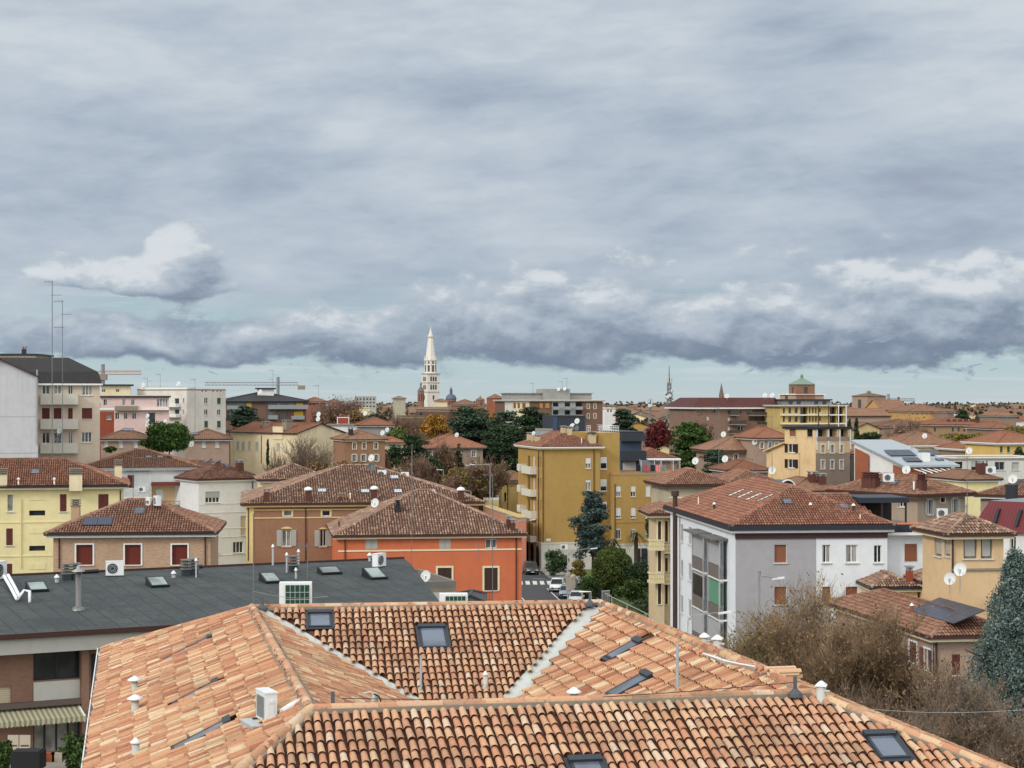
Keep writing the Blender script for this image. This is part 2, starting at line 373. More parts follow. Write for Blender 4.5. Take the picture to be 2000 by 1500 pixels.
M_GLASSB = glassmat('skylight_glass', S(84, 91, 104), .08, .5)
M_GLASSK = glassmat('dark_glass', S(30, 34, 36), .06)
M_GLASS2 = glassmat('window_glass_pale', S(84, 90, 96)); M_GLASS3 = glassmat('curtained_glass', S(130, 128, 122), .2); M_CURT = plain('net_curtain', S(170, 168, 162), .9)
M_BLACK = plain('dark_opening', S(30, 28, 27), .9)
M_SOLAR = None
BLIND = {k: striped('blind_' + k, c, scale_c(c, .78), 3.0, 'Y', False) for k, c in dict(white=S(226, 226, 224), grey=S(176, 176, 170), brown=S(142, 90, 64), red=S(108, 44, 34), maroon=S(98, 48, 44), dark=S(66, 46, 40), beige=S(206, 190, 160), green=S(58, 92, 72), black=S(44, 34, 32)).items()}
# ---------------------------------------------------------------- clay tiles laid on a slope
RNG = np.random.RandomState(7)
def inside(poly, pts):
    x, y = pts[:, 0], pts[:, 1]; c = np.zeros(len(pts), bool); j = len(poly) - 1
    for i in range(len(poly)):
        xi, yi = poly[i]; xj, yj = poly[j]
        t = ((yi > y) != (yj > y)) & (x < (xj - xi) * (y - yi) / ((yj - yi) if yj != yi else 1e-12) + xi)
        c ^= t; j = i
    return c
def slope_axes(poly):
    p = [Vector(q) for q in poly]; n = Vector((0, 0, 0))
    for i in range(len(p)):
        a, b = p[i], p[(i + 1) % len(p)]; n += Vector(((a.y - b.y) * (a.z + b.z), (a.z - b.z) * (a.x + b.x), (a.x - b.x) * (a.y + b.y)))
    n.normalize()
    if n.z < 0: n = -n
    u = Vector((0, 0, 1)).cross(n)
    u = u.normalized() if u.length > 1e-6 else Vector((1, 0, 0))
    v = u.cross(n)  # down the slope
    if v.z > 0: v = -v
    return u, v, n
def tile_slope(mb, poly, m=0, w=.2, s=.38, r=.075, segs=5, jit=1.0, lift=.035, holes=(), mpan=None, flip=0.0):
    u, v, n = slope_axes(poly); o = Vector(poly[0])
    q = [((Vector(p) - o).dot(u), (Vector(p) - o).dot(v)) for p in poly]
    hs = [[((Vector(p) - o).dot(u), (Vector(p) - o).dot(v)) for p in h] for h in holes]
    us = [a for a, _ in q]; vs = [b for _, b in q]
    cu = np.arange(min(us), max(us) + w, w) + w / 2; cv = np.arange(max(vs) - s * .45, min(vs) - s, -s)
    G = np.stack(np.meshgrid(cu, cv), -1).reshape(-1, 2)
    k = inside(q, G)
    for h in hs: k &= ~inside(h, G)
    G = G[k]
    if not len(G): return
    N = len(G); rj = RNG.normal(size=(N, 4)) * jit
    G = G + np.stack([rj[:, 0] * .008, rj[:, 1] * .014], 1)
    th = np.linspace(0, math.pi, segs + 1)
    prof_u = np.cos(th); prof_n = np.sin(th)
    up = np.stack([prof_u * r * .82, np.full(segs + 1, -s * .62), prof_n * r * .78], 1)
    lo = np.stack([prof_u * r * 1.02, np.full(segs + 1, s * .5), prof_n * r * 1.0 + lift], 1)
    T = np.concatenate([up, lo])                     # template in (u, v, n)
    ang = rj[:, 2] * .022
    U = G[:, None, 0] + T[None, :, 0] * np.cos(ang)[:, None] - T[None, :, 1] * np.sin(ang)[:, None]
    Vv = G[:, None, 1] + T[None, :, 0] * np.sin(ang)[:, None] + T[None, :, 1] * np.cos(ang)[:, None]
    Nn = T[None, :, 2] + np.abs(rj[:, 3])[:, None] * .006 + .012
    W = np.array(o)[None, None] + U[..., None] * np.array(u) + Vv[..., None] * np.array(v) + Nn[..., None] * np.array(n)
    kk = 2 * (segs + 1); a = np.arange(segs)
    f = np.stack([a, a + 1, a + 1 + segs + 1, a + segs + 1], 1)
    Fq = (np.arange(N)[:, None, None] * kk + f[None]).reshape(-1, 4)
    mb.rawadd(W.reshape(-1, 3), Fq, m)
def ridge_tiles(mb, p0, p1, m=0, r=.12, ln=.42, segs=5, mort=None, rise=.0):
    p0 = Vector(p0); p1 = Vector(p1); d = p1 - p0; L = d.length; d.normalize()
    a = d.cross(Vector((0, 0, 1))).normalized(); b = a.cross(d).normalized()
    if b.z < 0: b = -b
    k = max(1, int(L / ln)); st = L / k; th = np.linspace(0, math.pi, segs + 1)
    V = []; Fq = []; up = 1 if p1.z > p0.z + .05 else 0
    for i in range(k):
        j = RNG.normal(size=2) * .008
        c0 = p0 + d * (st * i - .03) + a * j[0] + b * (rise + .02 * (1 - up)); c1 = p0 + d * (st * (i + 1) + .03) + a * j[1] + b * (rise + .02 * up)
        r0, r1 = (r, r * .84) if up else (r * .86, r)
        bs = len(V)
        for (c, rr) in ((c0, r0), (c1, r1)):
            for t in th: V.append(c + a * (math.cos(t) * rr) + b * (math.sin(t) * rr))
        for q in range(segs): Fq.append((bs + q, bs + q + 1, bs + segs + 2 + q, bs + segs + 1 + q))
    mb.rawadd([tuple(v) for v in V], Fq, m)
    if mort is not None:
        mb.obox((p0 + p1) / 2 + b * (rise - .03), d * (L / 2), a * (r * 1.35), b * .05, mort)

# ---------------------------------------------------------------- buildings
TILESPEC = dict(near=(.2, .38, .078, 5), mid=(.26, .40, .092, 3), far=None)
WRND = random.Random(3)
class Bld:
    """p0, p1: front corners as (photo column, distance). Local frame: x along the front, y away from the viewer."""
    def __init__(s, name, label, p0, p1, depth, eave=None, ze=None, z0=0.0, wall=None, cat='building', group=None, small=False):
        a = Vector((X(*p0), p0[1], 0)); b = Vector((X(*p1), p1[1], 0)); s.O = a
        d = b - a; s.w = d.length; s.ux = d.normalized(); s.uy = Vector((-s.ux.y, s.ux.x, 0)); s.rz = math.atan2(d.y, d.x)
        s.d = depth; s.z0 = z0; s.ze = ze if ze is not None else Z(eave, p0[1])
        s.root = thing(name, label, cat, (a.x, a.y, z0), s.rz, group)
        s.wall = wall; s.holes = {'F': [], 'L': [], 'R': [], 'B': []}; s.planes = []; s.small = small; s.extra = []
    def loc(s, p):   # world -> local
        q = Vector(p) - s.O; return Vector((q.dot(s.ux), q.dot(s.uy), p[2] - s.z0))
    def wor(s, p): return s.O + s.ux * p[0] + s.uy * p[1] + Vector((0, 0, p[2] + s.z0))
    def face(s, f, off=0.0):
        """origin, u direction, outward normal (local)"""
        if f == 'F': return Vector((0, off, 0)), Vector((1, 0, 0)), Vector((0, -1, 0))
        if f == 'L': return Vector((off, 0, 0)), Vector((0, 1, 0)), Vector((-1, 0, 0))
        if f == 'R': return Vector((s.w - off, 0, 0)), Vector((0, 1, 0)), Vector((1, 0, 0))
        return Vector((0, s.d - off, 0)), Vector((1, 0, 0)), Vector((0, 1, 0))
    def hit(s, f, px, py, off=0.0):
        o, u, n = s.face(f, off); wo = s.wor(o); wn = s.ux * n.x + s.uy * n.y
        l = s.loc(hitplane(px, py, wo, wn)); return ((l - o).dot(u), l.z)
    def rect(s, f, x0, y0, x1, y1):
        a = s.hit(f, x0, (y0 + y1) / 2); b = s.hit(f, x1, (y0 + y1) / 2); xm = (x0 + x1) / 2
        t = s.hit(f, xm, y0)[1]; bo = s.hit(f, xm, y1)[1]
        return min(a[0], b[0]), bo, max(a[0], b[0]), t
    def win(s, f, x0, y0, x1, y1, kind='g', **k): s.winu(f, *s.rect(f, x0, y0, x1, y1), kind, **k)
    def winu(s, f, u0, za, u1, zb, kind='g', trim=None, sill=True, frame=None, deep=.16, split=1, arch=None, shut=None, half=.5, name='window'):
        deep = deep if s.small or deep != .16 else .22
        """kind: g glass, b:<blind> closed roller blind, h:<blind> half lowered blind, s:<blind> closed shutters, o:<blind> open shutters, k dark opening"""
        s.holes[f].append((u0, za, u1, zb, deep))
        o, u, n = s.face(f); zv = Vector((0, 0, 1))
        def bx(mb, ua, z_a, ub, z_b, d0, d1, m=0):
            c = o + u * ((ua + ub) / 2) + zv * ((z_a + z_b) / 2) - n * ((d0 + d1) / 2)
            mb.obox(c, u * ((ub - ua) / 2), n * (abs(d1 - d0) / 2), zv * ((z_b - z_a) / 2), m)
        k, _, bl = kind.partition(':'); W = u1 - u0; Hh = zb - za
        fm = frame or M_WHITE; fr = min(.07, W * .09)
        mb = MB(); parts = []
        if trim is not None:
            t = .12 if isinstance(trim, bpy.types.Material) else trim[1]; tm = trim if isinstance(trim, bpy.types.Material) else trim[0]
            bx(mb, u0 - t, za - .02, u0 - .004, zb + t, -.05, .03, 1); bx(mb, u1 + .004, za - .02, u1 + t, zb + t, -.05, .03, 1); bx(mb, u0 - .002, zb + .004, u1 + .002, zb + t, -.05, .03, 1)
        else: tm = M_SILL
        g = MB()
        glassy = k in 'gho'
        if glassy or k == 'k':
            if k != 'k':
                bx(mb, u0, za, u0 + fr, zb, deep - .08, deep - .02); bx(mb, u1 - fr, za, u1, zb, deep - .08, deep - .02)
                bx(mb, u0 + fr, zb - fr, u1 - fr, zb, deep - .08, deep - .02); bx(mb, u0 + fr, za, u1 - fr, za + fr, deep - .08, deep - .02)
                for i in range(split):
                    c = u0 + W * (i + 1) / (split + 1); bx(mb, c - fr * .6, za + fr, c + fr * .6, zb - fr, deep - .085, deep - .025)
            bx(g, u0 + .002, za + .002, u1 - .002, zb - .002, deep - .035, deep - .012)
        if not s.small and sill: bx(mb, u0 - .1, za - .09, u1 + .1, za - .005, -.1, .02, 2)
        nv = mb.n
        w = (mb if nv else g).build(name, [fm, tm, M_SILL] if nv else [M_GLASS], s.root)
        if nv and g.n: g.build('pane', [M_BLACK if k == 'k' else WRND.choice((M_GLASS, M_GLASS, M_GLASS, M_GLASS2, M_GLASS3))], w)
        c = MB()
        if k in ('b', 's'):
            if k == 'b': bx(c, u0, za, u1, zb, deep - .07, deep - .03)
            else:
                mid = (u0 + u1) / 2; bx(c, u0, za, mid - .012, zb, .0, .05); bx(c, mid + .012, za, u1, zb, .0, .05)
            c.build('blind' if k == 'b' else 'shutter', [BLIND[bl]], w if nv else s.root) if nv or k else None
        if k == 'h': bx(c, u0, zb - Hh * half, u1, zb, deep - .15, deep - .10); c.build('blind', [BLIND[bl]], w)
        if k == 'o':
            sw = shut or W * .5
            for (a, b) in ((u0 - sw - .04, u0 - .04), (u1 + .04, u1 + sw + .04)):
                c = MB(); bx(c, a, za, b, zb, -.085, -.035); c.build('shutter', [BLIND[bl]], w)
        if arch is not None:
            c = MB(); pts = []
            cx = (u0 + u1) / 2; rr = W / 2 + .25
            for i in range(9):
                t = math.pi * (.18 + .64 * i / 8); pts.append((cx + rr * math.cos(t), zb - .1 + rr * .62 * math.sin(t)))
            fr_ = [o + u * a + zv * b + n * .06 for a, b in pts]; bk = [o + u * a + zv * b for a, b in pts]
            lowf = [o + u * pts[-1][0] + zv * (zb + .12) + n * .06, o + u * pts[0][0] + zv * (zb + .12) + n * .06]
            c.poly(fr_ + lowf)
            for i in range(8): c.quad(fr_[i], bk[i], bk[i + 1], fr_[i + 1])
            c.build('arch_moulding', [arch], w)
    def part(s, name, mat, fn, parent=None, smooth=False):
        mb = MB(); fn(mb); return mb.build(name, mat, parent or s.root, smooth)
    def fbox(s, name, mat, f, x0, y0, x1, y1, d0, d1, parent=None):
        """box on a face given by its photo rectangle; d0..d1 metres out from the wall"""
        u0, za, u1, zb = s.rect(f, x0, y0, x1, y1); return s.fboxu(name, mat, f, u0, za, u1, zb, d0, d1, parent)
    def fboxu(s, name, mat, f, u0, za, u1, zb, d0, d1, parent=None):
        o, u, n = s.face(f); mb = MB()
        mb.obox(o + u * ((u0 + u1) / 2) + Vector((0, 0, (za + zb) / 2)) + n * ((d0 + d1) / 2), u * ((u1 - u0) / 2), n * ((d1 - d0) / 2), Vector((0, 0, (zb - za) / 2)))
        return mb.build(name, [mat], parent or s.root)
    def pipe(s, f, px, y0, y1, mat=None, r=.06):
        u, zb = s.hit(f, px, y0); za = max(0, s.hit(f, px, y1)[1]); o, ud, n = s.face(f); mb = MB()
        b = o + ud * u + n * (r + .02); mb.tube([b + Vector((0, 0, za)), b + Vector((0, 0, zb))], r, 6); return mb.build('drainpipe', [mat or M_GUTTER], s.root)
    def balcony(s, f, x0, y0, x1, y1, depth, mat, slab=.18, solid=True, railm=None):
        u0, za, u1, zb = s.rect(f, x0, y0, x1, y1); o, u, n = s.face(f); mb = MB(); z = Vector((0, 0, 1))
        def bx(ua, z_a, ub, z_b, d0, d1, m): mb.obox(o + u * ((ua + ub) / 2) + z * ((z_a + z_b) / 2) + n * ((d0 + d1) / 2), u * ((ub - ua) / 2), n * ((d1 - d0) / 2), z * ((z_b - z_a) / 2), m)
        bx(u0, za, u1, za + slab, 0.005, depth, 0)
        if solid:
            bx(u0, za + slab, u1, zb, depth - .1, depth, 1); bx(u0, za + slab, u0 + .1, zb, .005, depth - .102, 1); bx(u1 - .1, za + slab, u1, zb, .005, depth - .102, 1)
        else:
            bx(u0, zb - .05, u1, zb, depth - .05, depth, 1); bx(u0, zb - .05, u0 + .05, zb, .005, depth - .052, 1); bx(u1 - .05, zb - .05, u1, zb, .005, depth - .052, 1)
            k = max(4, int((u1 - u0) / .16))
            for i in range(k + 1):
                c = u0 + .02 + (u1 - u0 - .04) * i / k; bx(c - .015, za + slab, c + .015, zb - .05, depth - .04, depth - .015, 1)
            k = max(2, int(depth / .16))
            for e in (u0 + .025, u1 - .025):
                for i in range(k): bx(e - .015, za + slab, e + .015, zb - .05, depth * (i + .3) / k - .012, depth * (i + .3) / k + .012, 1)
        return mb.build('balcony', [mat, railm or mat], s.root)
    # ---- roofs
    def roofmesh(s, planes, ridges, mat, spec, fascia=None, th=.16, eaves=(), holes=(), ridge_r=.13):
        mb = MB()
        s.planes = planes
        for p in planes:
            mb.poly(p, 1 if TILESPEC.get(spec) else 0)
            t = TILESPEC.get(spec)
            if t: tile_slope(mb, p, 0, t[0], t[1], t[2], t[3], holes=holes)
        for (a, b) in ridges:
            if TILESPEC.get(spec): ridge_tiles(mb, a, b, 0, ridge_r, .42, 4 if spec == 'near' else 3, 3 if spec == 'near' else None)
            else: ridge_tiles(mb, a, b, 0, ridge_r, 2.5, 3, None)
        s.roof = mb.build('roof', [mat, M_PAN, fascia or M_GUTTER, M_MORTAR], s.root)
        if eaves:
            fb = MB()
            for (a, b) in eaves:
                a = Vector(a); b = Vector(b); d = (b - a); L = d.length; d.normalize(); nn = d.cross(Vector((0, 0, 1)))
                fb.obox((a + b) / 2 + Vector((0, 0, -th / 2 - .004)), d * (L / 2 + .05), nn * .07, Vector((0, 0, th / 2)))
            fb.build('gutter', [fascia or M_GUTTER], s.root)
    def slab(s, x0, y0, x1, y1, z0, z1, mat, name='cornice'):
        mb = MB(); mb.box(x0, y0, z0, x1, y1, z1); return mb.build(name, [mat], s.root)
    def hip(s, pitch=.38, over=.6, mat=None, spec='mid', fascia=None, corn=None, holes=(), th=.16):
        z = s.ze - s.z0; w, d, o = s.w, s.d, over
        a, b, c, e = Vector((-o, -o, z)), Vector((w + o, -o, z)), Vector((w + o, d + o, z)), Vector((-o, d + o, z))
        W, D = w + 2 * o, d + 2 * o
        if W >= D:
            h = D / 2 * pitch; r0 = Vector((-o + D / 2, d / 2, z + h)); r1 = Vector((w + o - D / 2, d / 2, z + h))
            pl = [[a, b, r1, r0], [b, c, r1], [c, e, r0, r1], [e, a, r0]]; rd = [(a, r0), (b, r1), (c, r1), (e, r0)]
        else:
            h = W / 2 * pitch; r0 = Vector((w / 2, -o + W / 2, z + h)); r1 = Vector((w / 2, d + o - W / 2, z + h))
            pl = [[a, b, r0], [b, c, r1, r0], [c, e, r1], [e, a, r0, r1]]; rd = [(a, r0), (b, r0), (c, r1), (e, r1)]
        if (r1 - r0).length > .3: rd.append((r0, r1))
        s.roofmesh(pl, rd, mat or M_TILE_OLD, spec, fascia, th=th, eaves=[(a, b), (b, c), (e, a)], holes=holes)
        cm = corn or M_WHITE
        s.slab(-o + .08, -o + .08, w + o - .08, d + o - .08, z - th - .18, z - th, cm)
        s.top = z - th - .18
    def gable(s, axis='x', pitch=.38, over=.5, mat=None, spec='mid', fascia=None, corn=None):
        z = s.ze - s.z0; w, d, o = s.w, s.d, over
        if axis == 'x':   # ridge parallel to the front
            h = (d + 2 * o) / 2 * pitch; r0 = Vector((-.3, d / 2, z + h)); r1 = Vector((w + .3, d / 2, z + h))
            a, b, c, e = Vector((-.3, -o, z)), Vector((w + .3, -o, z)), Vector((w + .3, d + o, z)), Vector((-.3, d + o, z))
            pl = [[a, b, r1, r0], [c, e, r0, r1]]; ev = [(a, b)]
            s.tri = [('L', d), ('R', d)]
        else:
            h = (w + 2 * o) / 2 * pitch; r0 = Vector((w / 2, -.3, z + h)); r1 = Vector((w / 2, d + .3, z + h))
            a, b, c, e = Vector((-o, -.3, z)), Vector((w + o, -.3, z)), Vector((w + o, d + .3, z)), Vector((-o, d + .3, z))
            pl = [[b, c, r1, r0], [e, a, r0, r1]]; ev = [(b, c), (e, a), (a, r0), (b, r0)]
            s.tri = [('F', w)]
        s.roofmesh(pl, [(r0, r1)], mat or M_TILE_OLD, spec, fascia, eaves=ev)
        s.top = z - .02; s.gh = (h, o, pitch)
    def flat(s, par=.5, mat=None, cope=None, over=0):
        z = s.ze - s.z0; mb = MB(); o = over
        mb.box(-o, -o, z - par - .25, s.w + o, s.d + o, z - par, 0)
        if par > .05:
            t = .25
            mb.box(-o, -o, z - par, s.w + o, -o + t, z, 1); mb.box(-o, s.d + o - t, z - par, s.w + o, s.d + o, z, 1)
            mb.box(-o, -o + t, z - par, -o + t, s.d + o - t, z, 1); mb.box(s.w + o - t, -o + t, z - par, s.w + o, s.d + o - t, z, 1)
        s.roof = mb.build('roof', [mat or M_MORTAR, cope or s.wall], s.root); s.top = z - par - .252
        s.planes = [[Vector((-o, -o, z - par)), Vector((s.w + o, -o, z - par)), Vector((s.w + o, s.d + o, z - par)), Vector((-o, s.d + o, z - par))]]
    def onr(s, px, py):
        for k in range(0, 60, 2):
            for dx, dy in ((0, k), (-k, 0), (k, 0), (0, -k)):
                b = s.onroof(px + dx, py + dy)
                if b: return b
    def onroof(s, px, py):
        """local point and slope axes where the ray of a photo pixel meets the roof"""
        best = None
        for p in s.planes:
            u, v, n = slope_axes(p); wn = s.ux * n.x + s.uy * n.y + Vector((0, 0, n.z))
            if abs(ray(px, py).dot(wn)) < 1e-6: continue
            l = s.loc(hitplane(px, py, s.wor(p[0]), wn))
            if inside([((q - p[0]).dot(u), (q - p[0]).dot(v)) for q in p], np.array([[(l - p[0]).dot(u), (l - p[0]).dot(v)]]))[0]:
                t = s.wor(l).y
                if best is None or t < best[0]: best = (t, l, u, v, n)
        return best
    def skylight(s, px, py, w=.8, l=1.1, frame=None, glass=None, proud=.12, tilt=0.0):
        b = s.onr(px, py)
        if b is None: print('NO ROOF for skylight', s.root.name, px, py); return
        _, p, u, v, n = b; mb = MB(); t = .09
        if tilt: v, n = v * math.cos(tilt) - n * math.sin(tilt), n * math.cos(tilt) + v * math.sin(tilt); p = p + n * (l * .5 * math.sin(tilt)); proud += .0; mb.obox(p - n * (l * .3), u * (w / 2 - .02), v * (l / 2 - .03), n * (l * .3))
        c = p + n * (proud / 2)
        for sg in (-1, 1):
            mb.obox(c + u * (sg * (w / 2 - t / 2)), u * (t / 2), v * (l / 2), n * (proud / 2)); mb.obox(c + v * (sg * (l / 2 - t / 2)), u * (w / 2 - t), v * (t / 2), n * (proud / 2))
        o = mb.build('skylight', [frame or M_ANTH], s.root)
        g = MB(); g.obox(p + n * (proud * .80), u * (w / 2 - t), v * (l / 2 - t), n * (proud * .1)); g.build('glass', [glass or M_GLASSB], o)
        return [p + u * (a * w / 2 * 1.05) + v * (b_ * l / 2 * 1.05) for a, b_ in ((-1, -1), (1, -1), (1, 1), (-1, 1))]
    def chimney(s, px, py, w=.6, h=1.0, mat=None, cap='slab', d=None, capm=None):
        b = s.onr(px, py)
        if b is None: print('NO ROOF for chimney', s.root.name, px, py); return
        p = b[1]; d = d or w; mb = MB(); mb.box(p.x - w / 2, p.y - d / 2, p.z - .5, p.x + w / 2, p.y + d / 2, p.z + h)
        o = mb.build('chimney', [mat or M_CHIM], s.root); c = MB(); zt = p.z + h
        if cap == 'slab':
            for (i, j) in ((-1, -1), (1, -1), (1, 1), (-1, 1)): c.box(p.x + i * (w / 2 - .1) - .08, p.y + j * (d / 2 - .1) - .08, zt, p.x + i * (w / 2 - .1) + .08, p.y + j * (d / 2 - .1) + .08, zt + .25)
            c.box(p.x - w / 2 - .1, p.y - d / 2 - .1, zt + .25, p.x + w / 2 + .1, p.y + d / 2 + .1, zt + .34)
        elif cap == 'louvre':
            for i in range(4): c.box(p.x - w / 2 - .05, p.y - d / 2 - .05, zt + i * .17, p.x + w / 2 + .05, p.y + d / 2 + .05, zt + i * .17 + .07); 
            c.box(p.x - w / 2 + .1, p.y - d / 2 + .1, zt, p.x + w / 2 - .1, p.y + d / 2 - .1, zt + .55)
        elif cap == 'dome': c.lathe((p.x, p.y, zt), [(w * .75, .05), (w * .72, .18), (w * .5, .32), (.05, .4)], 10)
        c.build('cap', [capm or M_GALV], o)
    def vent(s, px, py, r=.08, h=.6, mat=None, hat=None):
        b = s.onr(px, py)
        if b is None: print('NO ROOF for vent', s.root.name, px, py); return
        p = b[1]; mb = MB(); mb.tube([p - Vector((0, 0, .3)), p + Vector((0, 0, h))], r, 8)
        o = mb.build('vent_pipe', [mat or M_GALV], s.root, True)
        if hat: c = MB(); c.lathe((p.x, p.y, p.z + h - .02), [(hat, .02), (hat * .96, .06), (.03, .2)], 12); c.build('cap', [M_WHITEMET], o)
        return s.wor(p)
    def done(s, base=None):
        """walls with real window recesses"""
        mb = MB(); z = getattr(s, 'top', s.ze - s.z0); bz = -.3
        for f, W in (('F', s.w), ('L', s.d), ('R', s.d), ('B', s.w)):
            o, u, n = s.face(f); hs = s.holes[f]
            us = sorted({0.0, W} | {min(max(a, 0), W) for h in hs for a in (h[0], h[2])}); zs = sorted({bz, z} | {min(max(a, bz), z) for h in hs for a in (h[1], h[3])})
            P_ = lambda a, b, dd=0: o + u * a + Vector((0, 0, b)) - n * dd
            for i in range(len(us) - 1):
                for j in range(len(zs) - 1):
                    cx, cz = (us[i] + us[i + 1]) / 2, (zs[j] + zs[j + 1]) / 2
                    if us[i + 1] - us[i] < 1e-4 or zs[j + 1] - zs[j] < 1e-4: continue
                    if any(h[0] < cx < h[2] and h[1] < cz < h[3] for h in hs): continue
                    mb.quad(P_(us[i], zs[j]), P_(us[i + 1], zs[j]), P_(us[i + 1], zs[j + 1]), P_(us[i], zs[j + 1]))
            for (u0, za, u1, zb, dp) in hs:
                mb.quad(P_(u0, za), P_(u1, za), P_(u1, za, dp), P_(u0, za, dp)); mb.quad(P_(u0, zb), P_(u0, zb, dp), P_(u1, zb, dp), P_(u1, zb))
                mb.quad(P_(u0, za), P_(u0, za, dp), P_(u0, zb, dp), P_(u0, zb)); mb.quad(P_(u1, za), P_(u1, zb), P_(u1, zb, dp), P_(u1, za, dp))
                mb.quad(P_(u0, za, dp), P_(u1, za, dp), P_(u1, zb, dp), P_(u0, zb, dp))
        for (f, W) in getattr(s, 'tri', ()):
            o, u, n = s.face(f); h, ov, pt = s.gh; e = s.top + ov * pt
            mb.poly([o + Vector((0, 0, s.top)), o + u * W + Vector((0, 0, s.top)), o + u * W + Vector((0, 0, e)), o + u * (W / 2) + Vector((0, 0, s.top + h)), o + Vector((0, 0, e))])
        s.wallo = mb.build('wall', [s.wall], s.root)
        return s
M_CHIM = plain('chimney_brick', S(92, 58, 50), .9, var=.25, sc=6)

# ---------------------------------------------------------------- small roof-top things
def dish(px, py, Y, dia, label, face=(-.45, -.85, .3), mat=None, post=None):
    """satellite dish whose reflector centre is seen at (px, py)"""
    dia = dia if dia < 1.0 else .62 + .2 * dia
    c = P(px, py, Y); d = Vector(face).normalized(); ph = post if post is not None else dia * .7
    r = thing('satellite_dish', label, 'satellite dish', (c.x, c.y, c.z - ph))
    a = d.cross(Vector((0, 0, 1))).normalized(); b = a.cross(d); o = Vector((0, 0, ph)); n = 20
    mb = MB(); rings = []
    for (q, dep) in ((1.0, .0), (.8, -.05), (.5, -.10), (.2, -.125)):
        rings.append([o + (a * math.cos(2 * math.pi * k / n) + b * math.sin(2 * math.pi * k / n) * 1.08) * (q * dia / 2) + d * (dep * dia) for k in range(n)])
    V = [v for g in rings for v in g]; Fq = [(i * n + k, i * n + (k + 1) % n, (i + 1) * n + (k + 1) % n, (i + 1) * n + k) for i in range(3) for k in range(n)] + [tuple(3 * n + k for k in range(n))]
    mb.add(V, Fq); V2 = [v - d * .02 for v in V]; mb.add(V2, Fq); mb.add(rings[0] + [v - d * .02 for v in rings[0]], [(k, (k + 1) % n, n + (k + 1) % n, n + k) for k in range(n)])
    mb.build('reflector', [mat or M_DISH], r, False)
    f = MB(); tip = o + d * (dia * .55) - b * (dia * .1); f.tube([o - b * (dia * .48), tip], .012 * max(1, dia), 5); f.obox(tip, a * .04, b * .06, d * .05); f.build('feed_arm', [M_GALV], r)
    p = MB(); p.tube([(0, 0, -.25), (0, 0, ph), o - d * (dia * .15)], .03, 6); p.build('mount', [M_GALV], r)
    return r
M_DISH = plain('dish_grey_white', S(214, 215, 212), .5)
M_DISHG = plain('dish_dark_grey', S(92, 96, 100), .5)
M_MAST = plain('mast_steel', S(120, 122, 124), .5, .4)
def aerial(px, y0, y1, Y, label, kind='yagi', r=.03, arms=1, side=-1):
    """TV aerial mast seen from row y0 (top) to row y1 (foot)"""
    b = P(px, y1, Y); h = (y1 - y0) * Y / F; t = thing('aerial_mast', label, 'aerial', b)
    m = MB(); m.tube([(0, 0, -.3), (0, 0, h)], [r, r * .7], 6); m.build('pole', [M_MAST], t)
    for i in range(arms):
        a = MB(); z = h - .12 - i * min(1.3, h * .25); L = .9 if kind == 'yagi' else .5; s = side if i % 2 == 0 else -side
        a.tube([(-s * .15, 0, z), (s * L, .1, z)], .016, 4)
        for k in range(6):
            x = s * (L * (k + .6) / 6.2); e = .10 + .03 * (5 - k); a.tube([(x, -e, z + .01), (x, e, z + .01)], .012, 3); 
            if i % 2 == 0: a.tube([(x, 0, z - e * .8), (x, 0, z + e * .8)], .012, 3)
        a.build('antenna', [M_MAST], t)
    return t
def ac_unit(px, py, Y, label, w=.82, h=.62, dpt=.32, rz=0, base=None, mat=None):
    """outdoor air conditioner, foot centre seen at (px, py)"""
    b = P(px, py, Y); t = thing('air_conditioner', label, 'air conditioner', b, rz)
    m = MB(); m.box(-w / 2, 0, .06, w / 2, dpt, .06 + h); m.box(-w / 2 - .012, -.012, .06 + h, w / 2 + .012, dpt + .012, .09 + h)
    c = m.build('casing', [mat or M_WHITEMET], t)
    g = MB(); cx = -w * .12; n = 16; R_ = min(h, w) * .40
    g.add([(cx + R_ * math.cos(2 * math.pi * k / n), -.006, .06 + h / 2 + R_ * math.sin(2 * math.pi * k / n)) for k in range(n)], [tuple(range(n))], 0)
    for q in (.35, .65, .95):
        pts = [(cx + R_ * q * math.cos(2 * math.pi * k / n), -.015, .06 + h / 2 + R_ * q * math.sin(2 * math.pi * k / n)) for k in range(n + 1)]; g.tube(pts, .008, 4, 1)
    g.build('fan_grille', [M_DARK, M_WHITEMET], t)
    for sx in (-1, 1): f = MB(); f.box(sx * w * .33 - .05, .02, -.02, sx * w * .33 + .05, dpt - .02, .06); f.build('foot', [M_DARK], t)
    return t
# ---------------------------------------------------------------- the ground
def ground():
    m, n, b = _mat('town_ground')
    ob = n.node('ShaderNodeTexCoord').outputs['Object']
    f = n.noise(ob, .02, 6, .65); f2 = n.noise(ob, .3, 5, .6)
    c = n.mix(n.ss(f, .4, .62), S(92, 90, 84), S(84, 88, 62)); c = n.mix(n.m('MULTIPLY', n.ss(f2, .4, .7), .4), c, S(60, 58, 50))
    n.l.new(c, b.inputs['Base Color']); b.inputs['Roughness'].default_value = .95
    mb = MB(); mb.quad((-4000, -300, 0), (4000, -300, 0), (4000, 9000, 0), (-4000, 9000, 0))
    tag(mb.build('ground', [m]), 'flat paved and grassy ground of the town', None, kind='structure')
ground()

